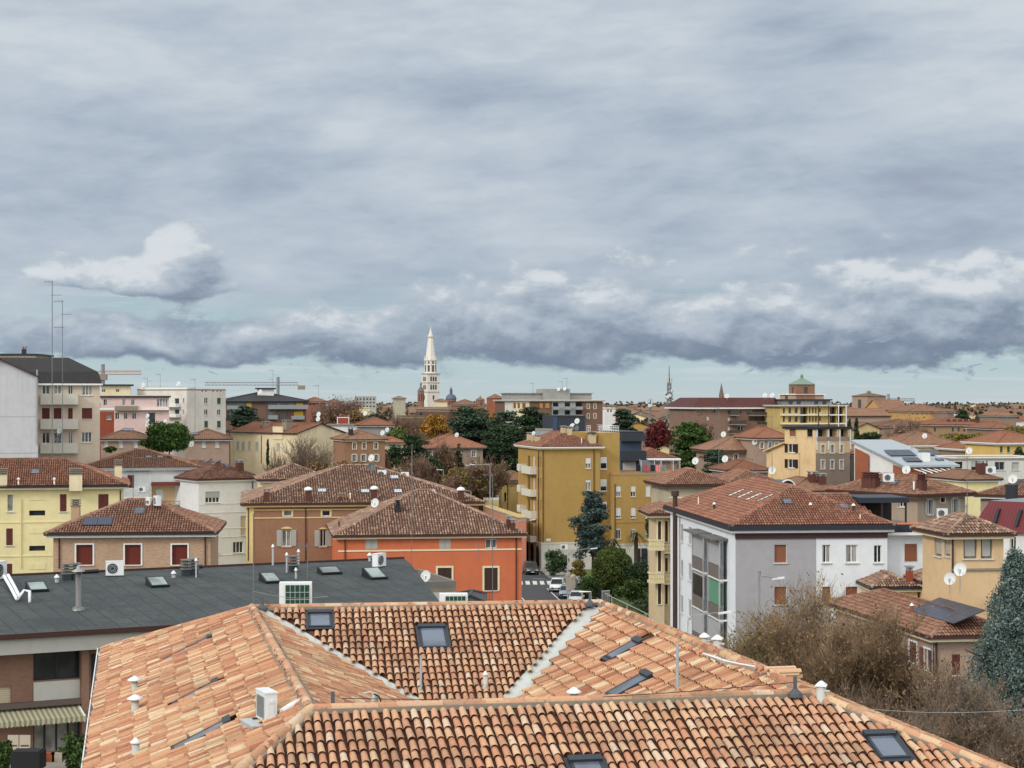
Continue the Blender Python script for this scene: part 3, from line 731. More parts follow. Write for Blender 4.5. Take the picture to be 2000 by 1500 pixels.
# ---------------------------------------------------------------- the tiled roof in front
def near_roof():
    D = 6.2; zr = H - D
    pt = lambda px, py, d=D: Vector((X(px, d * F / (py - HY)), d * F / (py - HY), H - d))
    FL, FR, BL, BR = pt(607, 1390), pt(1583, 1358), pt(492, 1190), pt(1172, 1180)
    a = (FR - FL).normalized(); fn = Vector((a.y, -a.x, 0)); bn = -fn
    dl = (FL - BL).normalized(); ln = Vector((-dl.y, dl.x, 0)); ln = -ln if ln.x > 0 else ln
    dr = (FR - BR).normalized(); rn = Vector((-dr.y, dr.x, 0)); rn = -rn if rn.x < 0 else rn
    fb = (BR - BL).normalized(); fbn = Vector((fb.y, -fb.x, 0)); zv_ = Vector((0, 0, 1))
    nrm = lambda h, p: (h * p + zv_).normalized()
    def meet(c, n1, n2, drop):      # walk down the line where two slopes meet
        d = n1.cross(n2); d = -d if d.z > 0 else d; return c + d * (drop / -d.z)
    dn = lambda p, k: p - Vector((0, 0, k))
    oF, oL, oR, oB = nrm(fn, .35), nrm(ln, .48), nrm(rn, .41), nrm(-fbn, .29)
    FLo, FRo, BLo, BRo = meet(FL, oF, oL, 2.1), meet(FR, oF, oR, 2.1), meet(BL, oB, oL, 2.1), meet(BR, oB, oR, 2.1)
    iB, iL, iR, iF = nrm(fbn, .35), nrm(-ln, .50), nrm(-rn, .50), nrm(bn, .35)
    q = 7.0; BLv, BRv, FLv, FRv = meet(BL, iB, iL, 2.45), meet(BR, iB, iR, 2.45), meet(FL, iF, iL, 2.45), meet(FR, iF, iR, 2.45)
    root = thing('tiled_house', 'big house whose mixed terracotta barrel tile roof with two pale valleys fills the foreground', 'building', (0, 45, 0))
    rl = tuple(root.location)
    def wb(mb, name, mats, par=None, smooth=False):
        o = mb.build(name, mats, par or root, smooth, loc=rl); o.location = (0, 0, 0); return o
    planes = dict(front=[FL, FR, FRo, FLo], left=[BL, FL, FLo, BLo], right=[BR, FR, FRo, BRo], back=[BL, BR, BRo, BLo],
                  ib=[BL, BR, BRv, BLv], il=[BL, FL, FLv, BLv], ir=[BR, FR, FRv, BRv], fi=[FL, FR, FRv, FLv])
    def on(pl, px, py):
        u, v, n = slope_axes(planes[pl]); return hitplane(px, py, planes[pl][0], n), u, v, n
    holes = {k_: [] for k_ in planes}
    glass_par = []
    def sky(pl, px, py, w, l, closed=False):
        p, u, v, n = on(pl, px, py); mb = MB(); t = .06; pr = .10
        for sg in (-1, 1):
            mb.obox(p + n * (pr / 2) + u * (sg * (w / 2 - t / 2)), u * (t / 2), v * (l / 2), n * (pr / 2)); mb.obox(p + n * (pr / 2) + v * (sg * (l / 2 - t / 2)), u * (w / 2 - t), v * (t / 2), n * (pr / 2))
        mb.obox(p + n * (pr + .025) - v * (l / 2 - .07), u * (w / 2 + .02), v * .09, n * .028)
        for sg in (-1, 1): mb.obox(p + n * .06 + u * (sg * (w / 2 + .045)), u * .045, v * (l / 2 + .05), n * .015)
        mb.obox(p + n * .06 + v * (l / 2 + .06), u * (w / 2 + .09), v * .06, n * .015)
        o = wb(mb, 'skylight', [M_ANTH]); g = MB(); g.obox(p + n * (pr * .82), u * (w / 2 - t), v * (l / 2 - t), n * .012); wb(g, 'glass', [M_GLASSB], o)
        holes[pl].append([p + u * (i * (w / 2 + .08)) + v * (j * (l / 2 + .14)) for i, j in ((-1, -1), (1, -1), (1, 1), (-1, 1))])
    sky('ib', 625, 1214, .66, .98); sky('ib', 846, 1248, .76, 1.35)
    sky('left', 368, 1272, .55, 1.55); sky('left', 388, 1357, .5, 1.1); sky('left', 396, 1442, .62, 1.35)
    sky('ir', 1222, 1272, .68, 1.0); sky('ir', 1232, 1342, .72, 1.15)
    sky('front', 1731, 1462, .62, .98); sky('front', 1150, 1512, .62, .9)
    # roof: one clay surface per house, every barrel tile modelled
    mb = MB(); rt = (.195, .385, .076, 6)
    for k_, p in planes.items():
        p2 = [v_ - Vector((0, 0, .01)) for v_ in p]; mb.poly(p2, 2)
    def lay(pl, poly, m, jit=1.0, r=rt): tile_slope(mb, poly, m, r[0], r[1], r[2], r[3], jit, holes=holes[pl])
    lay('front', [FL + fn * .05 + a * .05, FR + fn * .05 - a * .1, dn(FRo, 0) - a * .12, FLo + a * .15], 0, 1.2)
    lay('ib', [BL + fbn * .05 + fb * .42, BR + fbn * .05 - fb * .35, BRv - fb * .20, BLv + fb * .22], 0, 1.2)
    lay('left', [BL + ln * .05, FL + ln * .05, FLo - a * .1, BLo], 1, 2.3, (.19, .40, .086, 5))
    lay('il', [BL + dl * .5, FL - dl * .1, FLv - dl * .1, BLv + dl * .40], 1, 1.7, (.19, .40, .085, 5))
    lay('ir', [BR + dr * .75, FR - dr * .1, FRv - dr * .1, BRv + dr * .55], 1, 1.2, (.19, .40, .085, 5))
    lay('right', [BR + rn * .1, FR + rn * .1, FRo + a * .1, BRo], 1, 1.5, (.2, .40, .085, 3))
    lay('back', [BL + bn * .1, BR + bn * .1, BRo, BLo], 1, 1.5, (.2, .40, .085, 3))
    up = Vector((0, 0, .045))
    for (p, q_, m, r) in ((FL, FR, 0, .105), (BL, BR, 0, .10), (BR, FR, 1, .105), (FLo, FL, 0, .12), (FRo, FR, 0, .11), (BLo, BL, 1, .10), (BRo, BR, 1, .10)):
        ridge_tiles(mb, p + up, q_ + up, m, r, .43, 6, 3)
    ridge_tiles(mb, BL + up, FL + up, 0, .125, .40, 6, 3)
    # steep short overlaps on the left ridge
    roof = wb(mb, 'roof', [M_TILE, M_TILE_L, M_PAN, M_MORTAR])
    # lead valley gutters
    vg = plain('valley_sheet', S(196, 198, 192), .55, .2, var=.15, sc=2)
    for (p, q_, pl_a, pl_b, wa, wb_) in ((BL, BLv, 'ib', 'il', .30, .26), (BR, BRv, 'ib', 'ir', .30, .34)):
        m_ = MB(); d = (q_ - p).normalized()
        for pl, wd in ((pl_a, wa), (pl_b, wb_)):
            u, v, n = slope_axes(planes[pl]); c = n.cross(d).normalized(); cen = sum(planes[pl], Vector()) / 4
            if (cen - p).dot(c) < 0: c = -c
            A_ = p + d * .3 + n * .02; B_ = q_ + n * .02
            m_.quad(A_, B_, B_ + c * wd, A_ + c * wd); m_.quad(A_ + c * wd, B_ + c * wd, B_ + c * (wd + .02) - n * .03, A_ + c * (wd + .02) - n * .03)
        wb(m_, 'valley_gutter', [vg])
    # eave gutter on the left
    gt = MB(); e0, e1 = BLo, FLo; d = (e1 - e0).normalized(); zv = Vector((0, 0, 1))
    gt.obox((e0 + e1) / 2 + ln * .10 - zv * .06, d * ((e1 - e0).length / 2), ln * .09, zv * .02, 0); gt.obox((e0 + e1) / 2 + ln * .20 - zv * .01, d * ((e1 - e0).length / 2), ln * .015, zv * .07, 1)
    wb(gt, 'gutter', [M_GALV, M_WHITEMET])
    # walls under the eaves
    w = MB(); ins = lambda p, c: p + (c - p) * .06
    cen = (FLo + FRo + BLo + BRo) / 4
    pts = [ins(p, cen) for p in (FLo, FRo, BRo, BLo)]; w.prism([(p.x, p.y) for p in pts], -.2, zr - 2.25)
    wb(w, 'wall', [plaster('near_wall', S(206, 190, 160))])
    lw = MB(); lw.box(min(BLv.x, FLv.x) - .3, FLv.y - .2, 10, max(BRv.x, FRv.x) + .3, BLv.y + .2, zr - q * .35 - .05); wb(lw, 'light_well', [M_MORTAR])
    # flues and pipes
    pvc = plain('pale_flue', S(190, 188, 180), .5); 
    def flue(pl, px, py, top, r, hat=None, name='flue', mat=None, hh=.12):
        p, u, v, n = on(pl, px, py); h = (py - top) * p.y / F
        m_ = MB(); m_.tube([p - zv * .1, p + zv * (h if not hat else h - hh)], r, 14); o = wb(m_, name, [mat or pvc], None, True)
        if hat:
            c = MB(); z0 = h - hh - .03; c.lathe(p + zv * z0, [(hat * .2, 0), (hat, 0.0), (hat, .03), (hat * .45, hh * .75), (hat * .1, hh)], 18); wb(c, 'cap', [M_WHITEMET], o, True)
            c = MB(); c.lathe(p + zv * .02, [(r * 2.0, -.03), (r * 1.25, .06), (r * 1.02, .1)], 14); wb(c, 'collar', [M_GALV], o, True)
        return p, h, o
    flue('left', 263, 1358, 1318, .085, .19); flue('left', 264, 1398, 1354, .095, .20); flue('left', 265, 1484, 1438, .085, .12)
    flue('ib', 948, 1344, 1308, .065, .085); flue('ib', 822, 1357, 1280, .034, None, 'pole', M_GALV)
    flue('ir', 1323, 1354, 1256, .035, None, 'pole', M_GALV)
    flue('front', 1121, 1366, 1339, .07, .155)
    for (px, py0, py1, r, hat, Yk) in ((1376, 1262, 1232, .085, .14, 45.2), (1401, 1268, 1236, .105, .19, 44.6), (1604, 1362, 1325, .10, .165, 37.3)):
        p = P(px, py0, Yk); h = (py0 - py1) * Yk / F
        m_ = MB(); m_.tube([p - zv * .6, p + zv * (h - .14)], r, 14); m_.tube([p + zv * .14 + Vector((r * .6, -r * .6, 0)), p + zv * .14 + Vector((r * 1.5, -r * 1.3, 0))], r * .3, 8); o = wb(m_, 'flue', [pvc], None, True)
        c = MB(); c.lathe(p + zv * (h - .16), [(hat * .2, 0), (hat, 0), (hat, .025), (hat * .2, .11)], 4 if hat > .15 else 14, rot=.5); wb(c, 'cap', [M_WHITEMET], o)
    # wire holders of the lightning conductor and the wire itself
    lead = plain('lead_flashing', S(88, 92, 98), .6, .3, var=.25)
    for (px, py, Yk) in ((650, 1384, 35.9), (1553, 1353, 37.2), (512, 1186, 52.8), (1152, 1178, 53.9)):
        p = P(px, py, Yk); m_ = MB(); m_.lathe(p - zv * .03, [(.16, -.05), (.15, .02), (.07, .09), (.05, .12)], 10); m_.box(p.x - .035, p.y - .03, p.z, p.x + .035, p.y + .03, p.z + .34); wb(m_, 'conductor_foot', [lead])
    m_ = MB(); p0 = P(668, 1362, 35.9); p1 = P(1560, 1330, 37.2)
    m_.tube([p0 + (p1 - p0) * (i / 12) - zv * (.02 + .16 * math.sin(math.pi * i / 12)) for i in range(13)], .008, 4); wb(m_, 'conductor_wire', [M_DARK])
    # cable loop by the ridge
    m_ = MB(); c = P(731, 1368, 36.2); m_.tube([c + Vector((.02, 0, .12)), c + Vector((.0, 0, .0)), c + Vector((-.02, 0, -.1))], [.06, .07, .05], 8, 0)
    m_.tube([c + Vector((.22 * math.cos(t) - .08, -.1, .16 * math.sin(t) - .0)) for t in [1.2 - i * .36 for i in range(12)]], .018, 6, 1); m_.tube([c + Vector((.05, 0, .13)), c + Vector((-.1, 0, .17)), c + Vector((-.22, 0, .14))], .02, 5, 0)
    wb(m_, 'cable_loop', [pvc, M_DARK])
    # air conditioner on its sheet metal plinth, at the left hip
    p, u, v, n = on('left', 512, 1440)
    t = thing('air_conditioner', 'white air conditioner on a sheet metal plinth on the big tiled roof', 'air conditioner', P(519, 1418, 36.2), R(24)); t.location = P(513, 1412, 36.2); t.scale = (.94, .94, .94)
    cs = plain('conditioner_white', S(222, 224, 224), .4); pl = plain('plinth_metal', S(196, 200, 200), .45, .3)
    m_ = MB(); m_.box(-.34, -.42, -.62, .36, .5, 0); m_.box(-.37, -.45, 0, .39, .53, .03); m_.build('plinth', [pl], t)
    m_ = MB(); m_.box(-.02, -.28, .06, .24, .44, .66); m_.box(-.035, -.295, .66, .255, .455, .69); c_ = m_.build('casing', [cs], t)
    for i in range(6): pass
    m_ = MB(); m_.box(.03, -.30, .10, .17, -.282, .46); m_.box(.05, -.315, .46, .15, -.282, .52); m_.build('valve_cover', [cs], c_)
    m_ = MB(); [m_.box(-.045, -.2 + i * .08, .12, -.021, -.16 + i * .08, .58) for i in range(7)]; m_.build('grille', [M_GALV], c_)
    for j in (-.2, .36): m_ = MB(); m_.box(-.12, j - .05, .031, .3, j + .05, .06); m_.build('foot', [M_DARK], t)
    m_ = MB(); m_.tube([(.2, -.32, .2), (.24, -.44, .02), (.3, -.5, -.25)] , .05, 8); m_.tube([(.26, -.30, -.2), (.27, -.34, .1), (.36, -.30, .26), (.6, -.2, .36), (.85, -.08, .42)], .085, 10); m_.build('pipe_lagging', [cs], t, True)
    # spare tiles stacked on the far slope, with loose cable
    t = thing('tile_stack', 'stack of spare roof tiles bundled beyond the right ridge of the big tiled roof', 'tile stack', P(1524, 1326, 39.8))
    t.rotation_euler = (0, 0, R(12))
    m_ = MB()
    for i in range(5):
        for j in range(3):
            y = j * .2; z = i * .062 - .1; x0 = -.36 + .03 * ((i * 7 + j * 3) % 5); k = 6; V = []
            for xx in (x0, x0 + .74):
                for h_ in range(k + 1): V.append((xx, y + .09 * math.cos(math.pi * h_ / k), z + .075 * math.sin(math.pi * h_ / k)))
            m_.rawadd(V, [(h_, h_ + 1, k + 2 + h_, k + 1 + h_) for h_ in range(k)], 0)
    m_.build('tile_bundle', [M_TILE], t)
    cb = MB()
    for j in range(3): cb.tube([(-.4, .05 * j, .16 - .03 * j), (-.75, .05 * j, .22 - .02 * j), (-1.1, .1 * j, .30 - .04 * j), (-1.55, .1, .44)], .022, 6)
    tag(cb.build('white_cable', [M_WHITEMET]), 'white cables trailing from the stack of spare tiles over the ridge', 'cable'); q_ = COL.objects['white_cable']; q_.location = P(1510, 1316, 39.8)
near_roof()
# ---------------------------------------------------------------- grey membrane roof on the left
def grey_house():
    m, n, bs = _mat('bitumen_membrane')
    uv = n.node('ShaderNodeTexCoord').outputs['UV']; ob = n.node('ShaderNodeTexCoord').outputs['Object']
    br = n.node('ShaderNodeTexBrick', {'Vector': n.node('ShaderNodeMapping', {0: ob, 2: (0, 0, R(90))}).outputs[0], 'Color1': S(72, 76, 76), 'Color2': S(65, 70, 70), 'Mortar': S(40, 43, 45), 'Scale': 1.0, 'Mortar Size': .035, 'Brick Width': 5.2, 'Row Height': 1.0}); br.offset = .37
    f = n.noise(ob, .6, 6, .62); f2 = n.noise(ob, 5, 5, .6)
    c = n.mix(n.m('MULTIPLY', n.ss(f, .40, .66), .8), br.outputs['Color'], S(52, 56, 57)); c = n.mix(n.m('MULTIPLY', n.ss(f2, .56, .72), .45), c, S(112, 116, 114))
    n.l.new(c, bs.inputs['Base Color']); bs.inputs['Roughness'].default_value = .75
    b = Bld('membrane_roof_block', 'long apartment block under a dark grey membrane roof with skylights, awning on its brick front', (-60, 84.7), (832, 95.5), 18.3, ze=13.9, wall=brick('block_brick', S(150, 104, 82), S(134, 92, 74), S(140, 120, 104)))
    z = 13.9; w, d = b.w, b.d; k = 13.2; z1 = z + 1.0
    # outline: front eave, fold and flat strip; the right edge runs back at a slant
    E1 = Vector((w + .6, -1.2, z)); E3 = b.loc(P(790, 1090, 10.02 * F / 310)); d = E3.y; E3.z = z1 + .04; kk_ = (k + 1.2) / (d + 1.2); E2 = E1.lerp(E3, kk_); E2.z = z1
    pl1 = [Vector((-6, -1.2, z)), E1, E2, Vector((-6, k, z1))]; pl2 = [Vector((-6, k, z1)), E2, E3, Vector((-6, d, z1 + .04))]; b.d = d - .6
    mb = MB(); b.planes = [pl1, pl2]; [mb.poly(p, 0) for p in b.planes]
    low = lambda p: p - Vector((0, 0, .22))
    for p, q_ in ((pl1[0], pl1[1]), (pl1[1], pl1[2]), (pl2[1], pl2[2]), (pl2[2], pl2[3]), (pl1[3], pl1[0])): mb.quad(p, q_, low(q_), low(p), 1)
    b.roof = mb.build('roof', [m, M_GUTTER], b.root)
    e = MB(); e.box(-6, -1.32, z - .2, w + .7, -1.205, z + .05); e.box(-6, d + .005, z1 - .1, E3.x, d + .12, z1 + .16); e.build('gutter', [M_GUTTER], b.root)
    b.slab(-6, -1.1, w + .5, .4, z - .95, z - .225, plaster('fascia_grey', S(176, 172, 164), .25, .2), 'fascia')
    b.top = z - .96
    b.winu('F', 1.2, 9.9, 1.95, 11.3, 'b:beige', sill=True)
    x0, za, x1, zb = b.rect('F', 65, 1268, 157, 1327)
    b.winu('F', x0, za, x1, zb, 'g', frame=M_DARK, sill=False, name='veranda')
    b.fboxu('parapet', plain('parapet_panel', S(190, 188, 180), .8), 'F', x0, za - 1.05, x1, za - .06, .01, .1)
    x2, zc, x3, zd = b.rect('F', 65, 1393, 157, 1472); b.winu('F', x2, zc, x3, zd, 'g', frame=M_DARK, sill=False, split=3)
    u, zz = b.hit('F', 163, 1300); b.fboxu('pillar', b.wall, 'F', u - .2, 7.0, u + .15, 12.9, .01, .5)
    u2, _ = b.hit('F', 178, 1300); b.winu('F', u2, 7.6, u2 + 1.6, 12.6, 'k', sill=False)
    za_ = b.hit('F', 100, 1371)[1]; b.fboxu('balcony_slab', plain('slab_dark', S(96, 84, 78), .8), 'F', -6, za_ - .12, u + 3, za_ + .12, .02, .45)
    t = Vector(b.wor((0, 0, 0)))
    aw = MB(); xa = b.hit('F', -40, 1380)[0]; xb = b.hit('F', 154, 1380)[0]; zt = za_ - .2
    aw.poly([Vector((xa, -.1, zt)), Vector((xb, -.1, zt)), Vector((xb, -1.5, zt - .35)), Vector((xa, -1.5, zt - .35))]); 
    kk = 26
    for i in range(kk):
        a0 = xa + (xb - xa) * i / kk; a1 = xa + (xb - xa) * (i + 1) / kk; am = (a0 + a1) / 2
        aw.poly([Vector((a0, -1.5, zt - .352)), Vector((a1, -1.5, zt - .352)), Vector((a1, -1.51, zt - .56)), Vector((am, -1.51, zt - .63)), Vector((a0, -1.51, zt - .56))])
    o = aw.build('awning', [striped('awning_cloth', S(178, 172, 146), S(132, 128, 102), 1.3, 'X')], b.root)
    ar = MB(); ar.tube([(xb - .05, -.1, zt), (xb - .05, -1.5, zt - .35)], .04, 6); ar.build('awning_arm', [M_WHITEMET], o)
    # terrace in front of the ground floor rooms
    ter = MB(); ter.box(-6, -9, zc - .9 - b.z0, 6.5, -.02, zc - .15); ter.build('terrace', [plain('terrace_paving', S(150, 142, 132), .9)], b.root)
    b.holes['R'] = []; wf = b.w; b.w = min(b.w, E3.x - .3); b.done(); b.w = wf
    # roof furniture that belongs to the roof
    dk = M_DARK
    for (px, py, w_, l) in ((72, 1153, 1.05, 1.15), (307, 1144, 1.05, 1.25), (527, 1136, .95, 1.3), (643, 1120, 1.25, .95), (731, 1128, 1.05, 1.5)): b.skylight(px, py, w_, l, frame=dk, glass=M_GLASSG, proud=.15, tilt=R(15))
    for (px, py) in ((130, 1133), (148, 1132), (363, 1124), (378, 1122), (573, 1116)): b.chimney(px, py, .42, .35, M_ANTH, 'louvre', capm=plain('louvre_grey', S(120, 120, 114), .8))
    # tall flue with cone cap
    p = b.onr(153, 1192)[1]; mm = MB(); mm.tube([p, p + Vector((0, 0, 2.0))], .14, 14); mm.lathe(p, [(.34, .0), (.3, .12), (.15, .2)], 14); f_ = mm.build('flue', [plain('flue_steel', S(126, 124, 122), .4, .5)], b.root, True)
    mm = MB(); mm.lathe(p + Vector((0, 0, 1.98)), [(.34, 0), (.33, .04), (.12, .14), (.07, .28), (.03, .3)], 14); mm.build('cap', [M_GALV], f_, True)
    for (px, py, h, r) in ((111, 1137, .25, .12), (339, 1128, .22, .12), (383, 1128, .95, .05), (533, 1098, 1.1, .07), (560, 1118, 1.0, .06), (583, 1104, .8, .06), (722, 1092, .35, .1), (578, 1130, .45, .07)): b.vent(px, py, r, h, M_GALV, .16 if r > .09 else .1)
    # white pipes at the far left
    def along(pts): return [b.onr(x, y)[1] + Vector((0, 0, z_)) for x, y, z_ in pts]
    mm = MB(); mm.tube(along([(8, 1134, .25), (20, 1155, .25), (33, 1176, .15)]), .09, 8); mm.tube(along([(16, 1134, .3), (26, 1152, .3), (38, 1172, .2)]), .09, 8); mm.tube(along([(35, 1176, .2), (47, 1172, .5), (58, 1174, .5), (58, 1177, .0)]), .08, 8); mm.build('pipe', [M_WHITEMET], b.root, True)
    for q_ in ([(160, 1115, .12), (192, 1113, .12)], [(352, 1104, .12), (395, 1106, .12)]): mm = MB(); mm.tube(along(q_), .12, 6); mm.build('cable_duct', [M_DARK], b.root)
    ac_unit(224, 1126, b.wor(b.onr(224, 1126)[1]).y, 'white air conditioner with one round fan on the dark grey membrane roof', 1.0, .78, .4, R(10))
    ac_unit(2, 1133, b.wor(b.onr(4, 1133)[1]).y, 'white air conditioner with two white pipes at the left end of the membrane roof', 1.1, .95, .4, R(70))
    ac_unit(746, 1108, b.wor(b.onr(746, 1108)[1]).y, 'white air conditioner at the right end of the membrane roof, beside a white cable', .9, .75, .4, R(60))
    aerial(495, 1003, 1176, 55, 'thin aerial pole rising at the left corner of the big tiled roof', r=.022, arms=0)
    aerial(601, 1063, 1132, b.wor(b.onr(601, 1130)[1]).y, 'short bracket mast beside the round vents on the membrane roof', r=.04, arms=1)
    # heat pumps behind the tiled roof's back ridge
    for (px, py, w_, h_, l, Yk) in ((577, 1198, 1.05, 1.0, 'white heat pump behind the back ridge, its whole dark green grille in view', 58.5), (886, 1192, .95, .55, 'white boxed heat pump half hidden behind the back ridge near the orange house', 60.5)):
        q = P(px, py, Yk); t = thing('heat_pump', l, 'heat pump', q, R(4)); mb = MB(); mb.box(-w_ / 2, 0, -.6, w_ / 2, .45, h_); c = mb.build('casing', [M_WHITEMET], t)
        g = MB(); g.box(-w_ / 2 + .2, -.02, -.5, w_ / 2 - .07, -.002, h_ - .07, 0)
        for i in range(6): xx = -w_ / 2 + .2 + (w_ - .27) * i / 5; g.box(xx - .008, -.03, -.5, xx + .008, -.021, h_ - .07, 1)
        for i in range(7): zz_ = -.5 + (h_ + .43) * i / 6; g.box(-w_ / 2 + .2, -.036, zz_ - .008, w_ / 2 - .07, -.031, zz_ + .008, 1)
        g.build('grille', [plain('grille_green', S(34, 66, 56), .5), plain('grille_wire', S(170, 190, 182), .5)], c)
    return b
M_GLASSG = glassmat('roof_glass_green', S(120, 132, 128), .08, .7)
GREY = grey_house()
# ---------------------------------------------------------------- houses, left half
W_YEL = plaster('yellow_render', S(232, 216, 158), .25, .2)
W_CREAM = plaster('cream_render', S(230, 212, 172)); W_WHITE = plaster('white_render', S(224, 221, 218), .2, .15)
W_ORANGE = plaster('orange_render', S(210, 112, 70), .22, .12); W_OCHRE = plaster('ochre_render', S(178, 142, 74), .22, .14)
W_GREYW = plaster('pale_grey_render', S(198, 197, 200), .15, .2); W_BEIGE = plaster('beige_render', S(206, 188, 166), .2, .15)
W_PINK = plaster('pink_render', S(220, 190, 182), .2, .15); W_BRN = plaster('brown_render', S(150, 124, 108), .35, .2); W_TAUPE = plaster('taupe_render', S(158, 138, 122), .35, .2)
B_TAN = brick('tan_brick', S(186, 142, 110), S(162, 116, 90), S(188, 170, 146)); B_RED = brick('red_brown_brick', S(156, 108, 80), S(142, 94, 70), S(160, 130, 104)); B_DARK = brick('dark_brick', S(124, 86, 72), S(108, 74, 62), S(130, 108, 94))
B_PALE = brick('pale_brick', S(172, 140, 120), S(156, 122, 104), S(170, 150, 132))

def solar(b, px, py, w, l, n, label=None):
    """row of dark panels lying on the slope"""
    q = b.onr(px, py); _, p, u, v, nn = q
    for i in range(n):
        c = p + u * ((i - (n - 1) / 2) * (w + .03)) + nn * .14; mb = MB(); mb.obox(c, u * (w / 2), v * (l / 2), nn * .025, 0)
        o = mb.build('solar_panel', [M_SOLARP], b.root)
def solarmat():
    m, n, b = _mat('solar_cells'); ob = n.node('ShaderNodeTexCoord').outputs['UV']
    br = n.node('ShaderNodeTexBrick', {'Vector': ob, 'Color1': S(40, 48, 66), 'Color2': S(36, 44, 62), 'Mortar': S(78, 86, 100), 'Scale': 1.0, 'Mortar Size': .012, 'Brick Width': .17, 'Row Height': .17}); br.offset = 0
    n.l.new(br.outputs['Color'], b.inputs['Base Color']); b.inputs['Roughness'].default_value = .3; b.inputs['Specular IOR Level'].default_value = .3; return m
M_SOLARP = solarmat()

# brick house with red blinds
b = Bld('brick_house', 'tan brick house with three red roller blinds and solar panels on its hipped roof', (104, 135), (411, 136.2), 10, eave=1041, wall=B_TAN)
b.hip(.40, .55, M_TILE_BRN, 'near', M_DARK, M_WHITE)
for x0, x1 in ((149, 181), (244, 275), (336, 366)): b.win('F', x0, 1064, x1, 1103, 'b:red', trim=M_WHITE)
b.pipe('F', 116, 1045, 1110); b.pipe('F', 401, 1045, 1110)
b.skylight(272, 999, .9, 1.1); solar(b, 191, 1021, 1.08, 1.35, 2); b.chimney(148, 1012, .65, 1.1, B_TAN, 'louvre', capm=M_MORTAR)
qs = b.onr(140, 1020)
b.done()
ac_unit(289, 990, 139.5, 'white air conditioner at the peak of the brick house roof, the one seen end on', .36, .62, .8)
ac_unit(303, 989, 139.0, 'white air conditioner at the peak of the brick house roof, turned to show its fan', .8, .72, .35, R(-60))
aerial(260, 862, 979, 140.5, 'aerial mast with side rods on the ridge of the tan brick house', arms=3)

# yellow house
b = Bld('yellow_house', 'pale yellow house at the left edge with maroon shutters and dark slot windows', (-150, 163), (241, 167), 10.6, eave=951, wall=W_YEL)
b.hip(.39, .6, M_TILE_RED, 'near', M_DARK, M_CREAM)
b.win('F', 14, 966, 26, 999, 'g', split=0); b.win('F', 117, 965, 130, 999, 's:maroon'); b.win('F', 192, 965, 212, 994, 's:maroon')
b.win('F', 12, 1032, 25, 1065, 's:maroon'); b.win('F', 10, 1101, 24, 1130, 's:maroon')
for y in (965, 1030, 1100): b.fbox('blind_niche', W_YEL, 'F', 57, y, 89, y + 12, -.02, .04)
for y in (997, 1066): b.win('F', 57, y, 88, y + 10, 'k', sill=False)
for y in (1020, 1086): b.fbox('string_course', W_YEL, 'F', -140, y - 1.2, 240.6, y + 1.2, .0, .05)
b.pipe('F', 235, 958, 985); b.pipe('F', 41, 975, 1110, W_YEL, .05)
b.chimney(148, 948, 1.15, 1.0, W_CREAM, 'louvre', .8, M_MORTAR); b.chimney(2, 946, 1.1, .9, W_CREAM, 'louvre', .8, M_MORTAR); b.chimney(231, 934, .7, 1.2, W_CREAM, 'louvre', capm=M_MORTAR)
b.skylight(69, 922, .85, 1.1); b.vent(36, 947, .07, .5, M_CREAM, .16); b.vent(106, 947, .07, .5, M_CREAM, .16); b.done()

# long white house with recessed balcony
b = Bld('white_terrace', 'long white house with a recessed peach balcony and three small skylights in its brown roof', (160, 224), (386, 226.5), 13, eave=914, wall=plaster('cool_white', S(206, 208, 206)))
b.hip(.30, .5, M_TILE_BRN, 'mid', M_GALV, M_WHITE)
for x in (290, 313, 333): b.skylight(x, 893, .8, .9, glass=M_GLASSB)
b.win('F', 249, 928, 262, 953, 's:maroon', sill=False); x0, za, x1, zb = b.rect('F', 296, 941, 370, 985)
b.holes['F'].append((x0, za, x1, zb, 1.4)); o, u, n = b.face('F'); pe = MB(); pe.box(x0 + .01, 1.36, za + .01, x1 - .01, 1.39, zb - .01); pe.build('balcony_wall', [plain('peach_wall', S(222, 186, 146))], b.root)
dm = MB(); [dm.box(x0 + q, 1.30, za + .6, x0 + q + .9, 1.355, zb - 1.0) for q in (.5, 3.1)]; dm.build('door', [M_WHITE], b.root)
b.fboxu('awning', plain('maroon_cloth', S(110, 52, 46)), 'F', x0 - .05, zb - .45, x1 + .05, zb - .05, .01, .5)
b.balcony('F', 305, 978, 370, 990, .5, plain('green_rail', S(62, 92, 84)), railm=plain('green_rail2', S(62, 92, 84)), solid=False)
b.balcony('F', 243, 953, 291, 973, 1.1, M_WHITE, solid=False); b.fbox('cornice', M_DARK, 'F', 246, 916, 293, 920, .0, .4); b.done()
ac_unit(277, 962, 224, 'white air conditioner on the small white balcony of the long white house', .85, .65, .3)

b = Bld('mossy_roof_block', 'white block with recessed panels under a dark mossy red roof left of centre', (388, 220), (505, 224), 16, eave=936, wall=W_WHITE)
b.hip(.43, .5, M_TILE_MOSS, 'mid', M_GUTTER, M_WHITE)
b.win('F', 401, 960, 429, 982, 'h:grey', split=3, half=.55); b.win('F', 455, 1058, 475, 1080, 'g', split=2); b.win('F', 401, 1057, 427, 1080, 'g', split=3)
for y in (983, 1000, 1031, 1048, 1083): b.fbox('string_course', W_WHITE, 'F', 389, y, 504.5, y + 1.2, .0, .05)
b.win('F', 401, 1010, 429, 1030, 'h:white', split=3, half=.9); b.win('F', 470, 1008, 480, 1046, 'b:beige')
b.skylight(404, 891, 1.0, 1.2); b.skylight(421, 890, 1.0, 1.2); b.skylight(443, 910, .7, .8); b.chimney(468, 905, .8, 1.0); b.pipe('F', 493, 940, 1090); b.done()

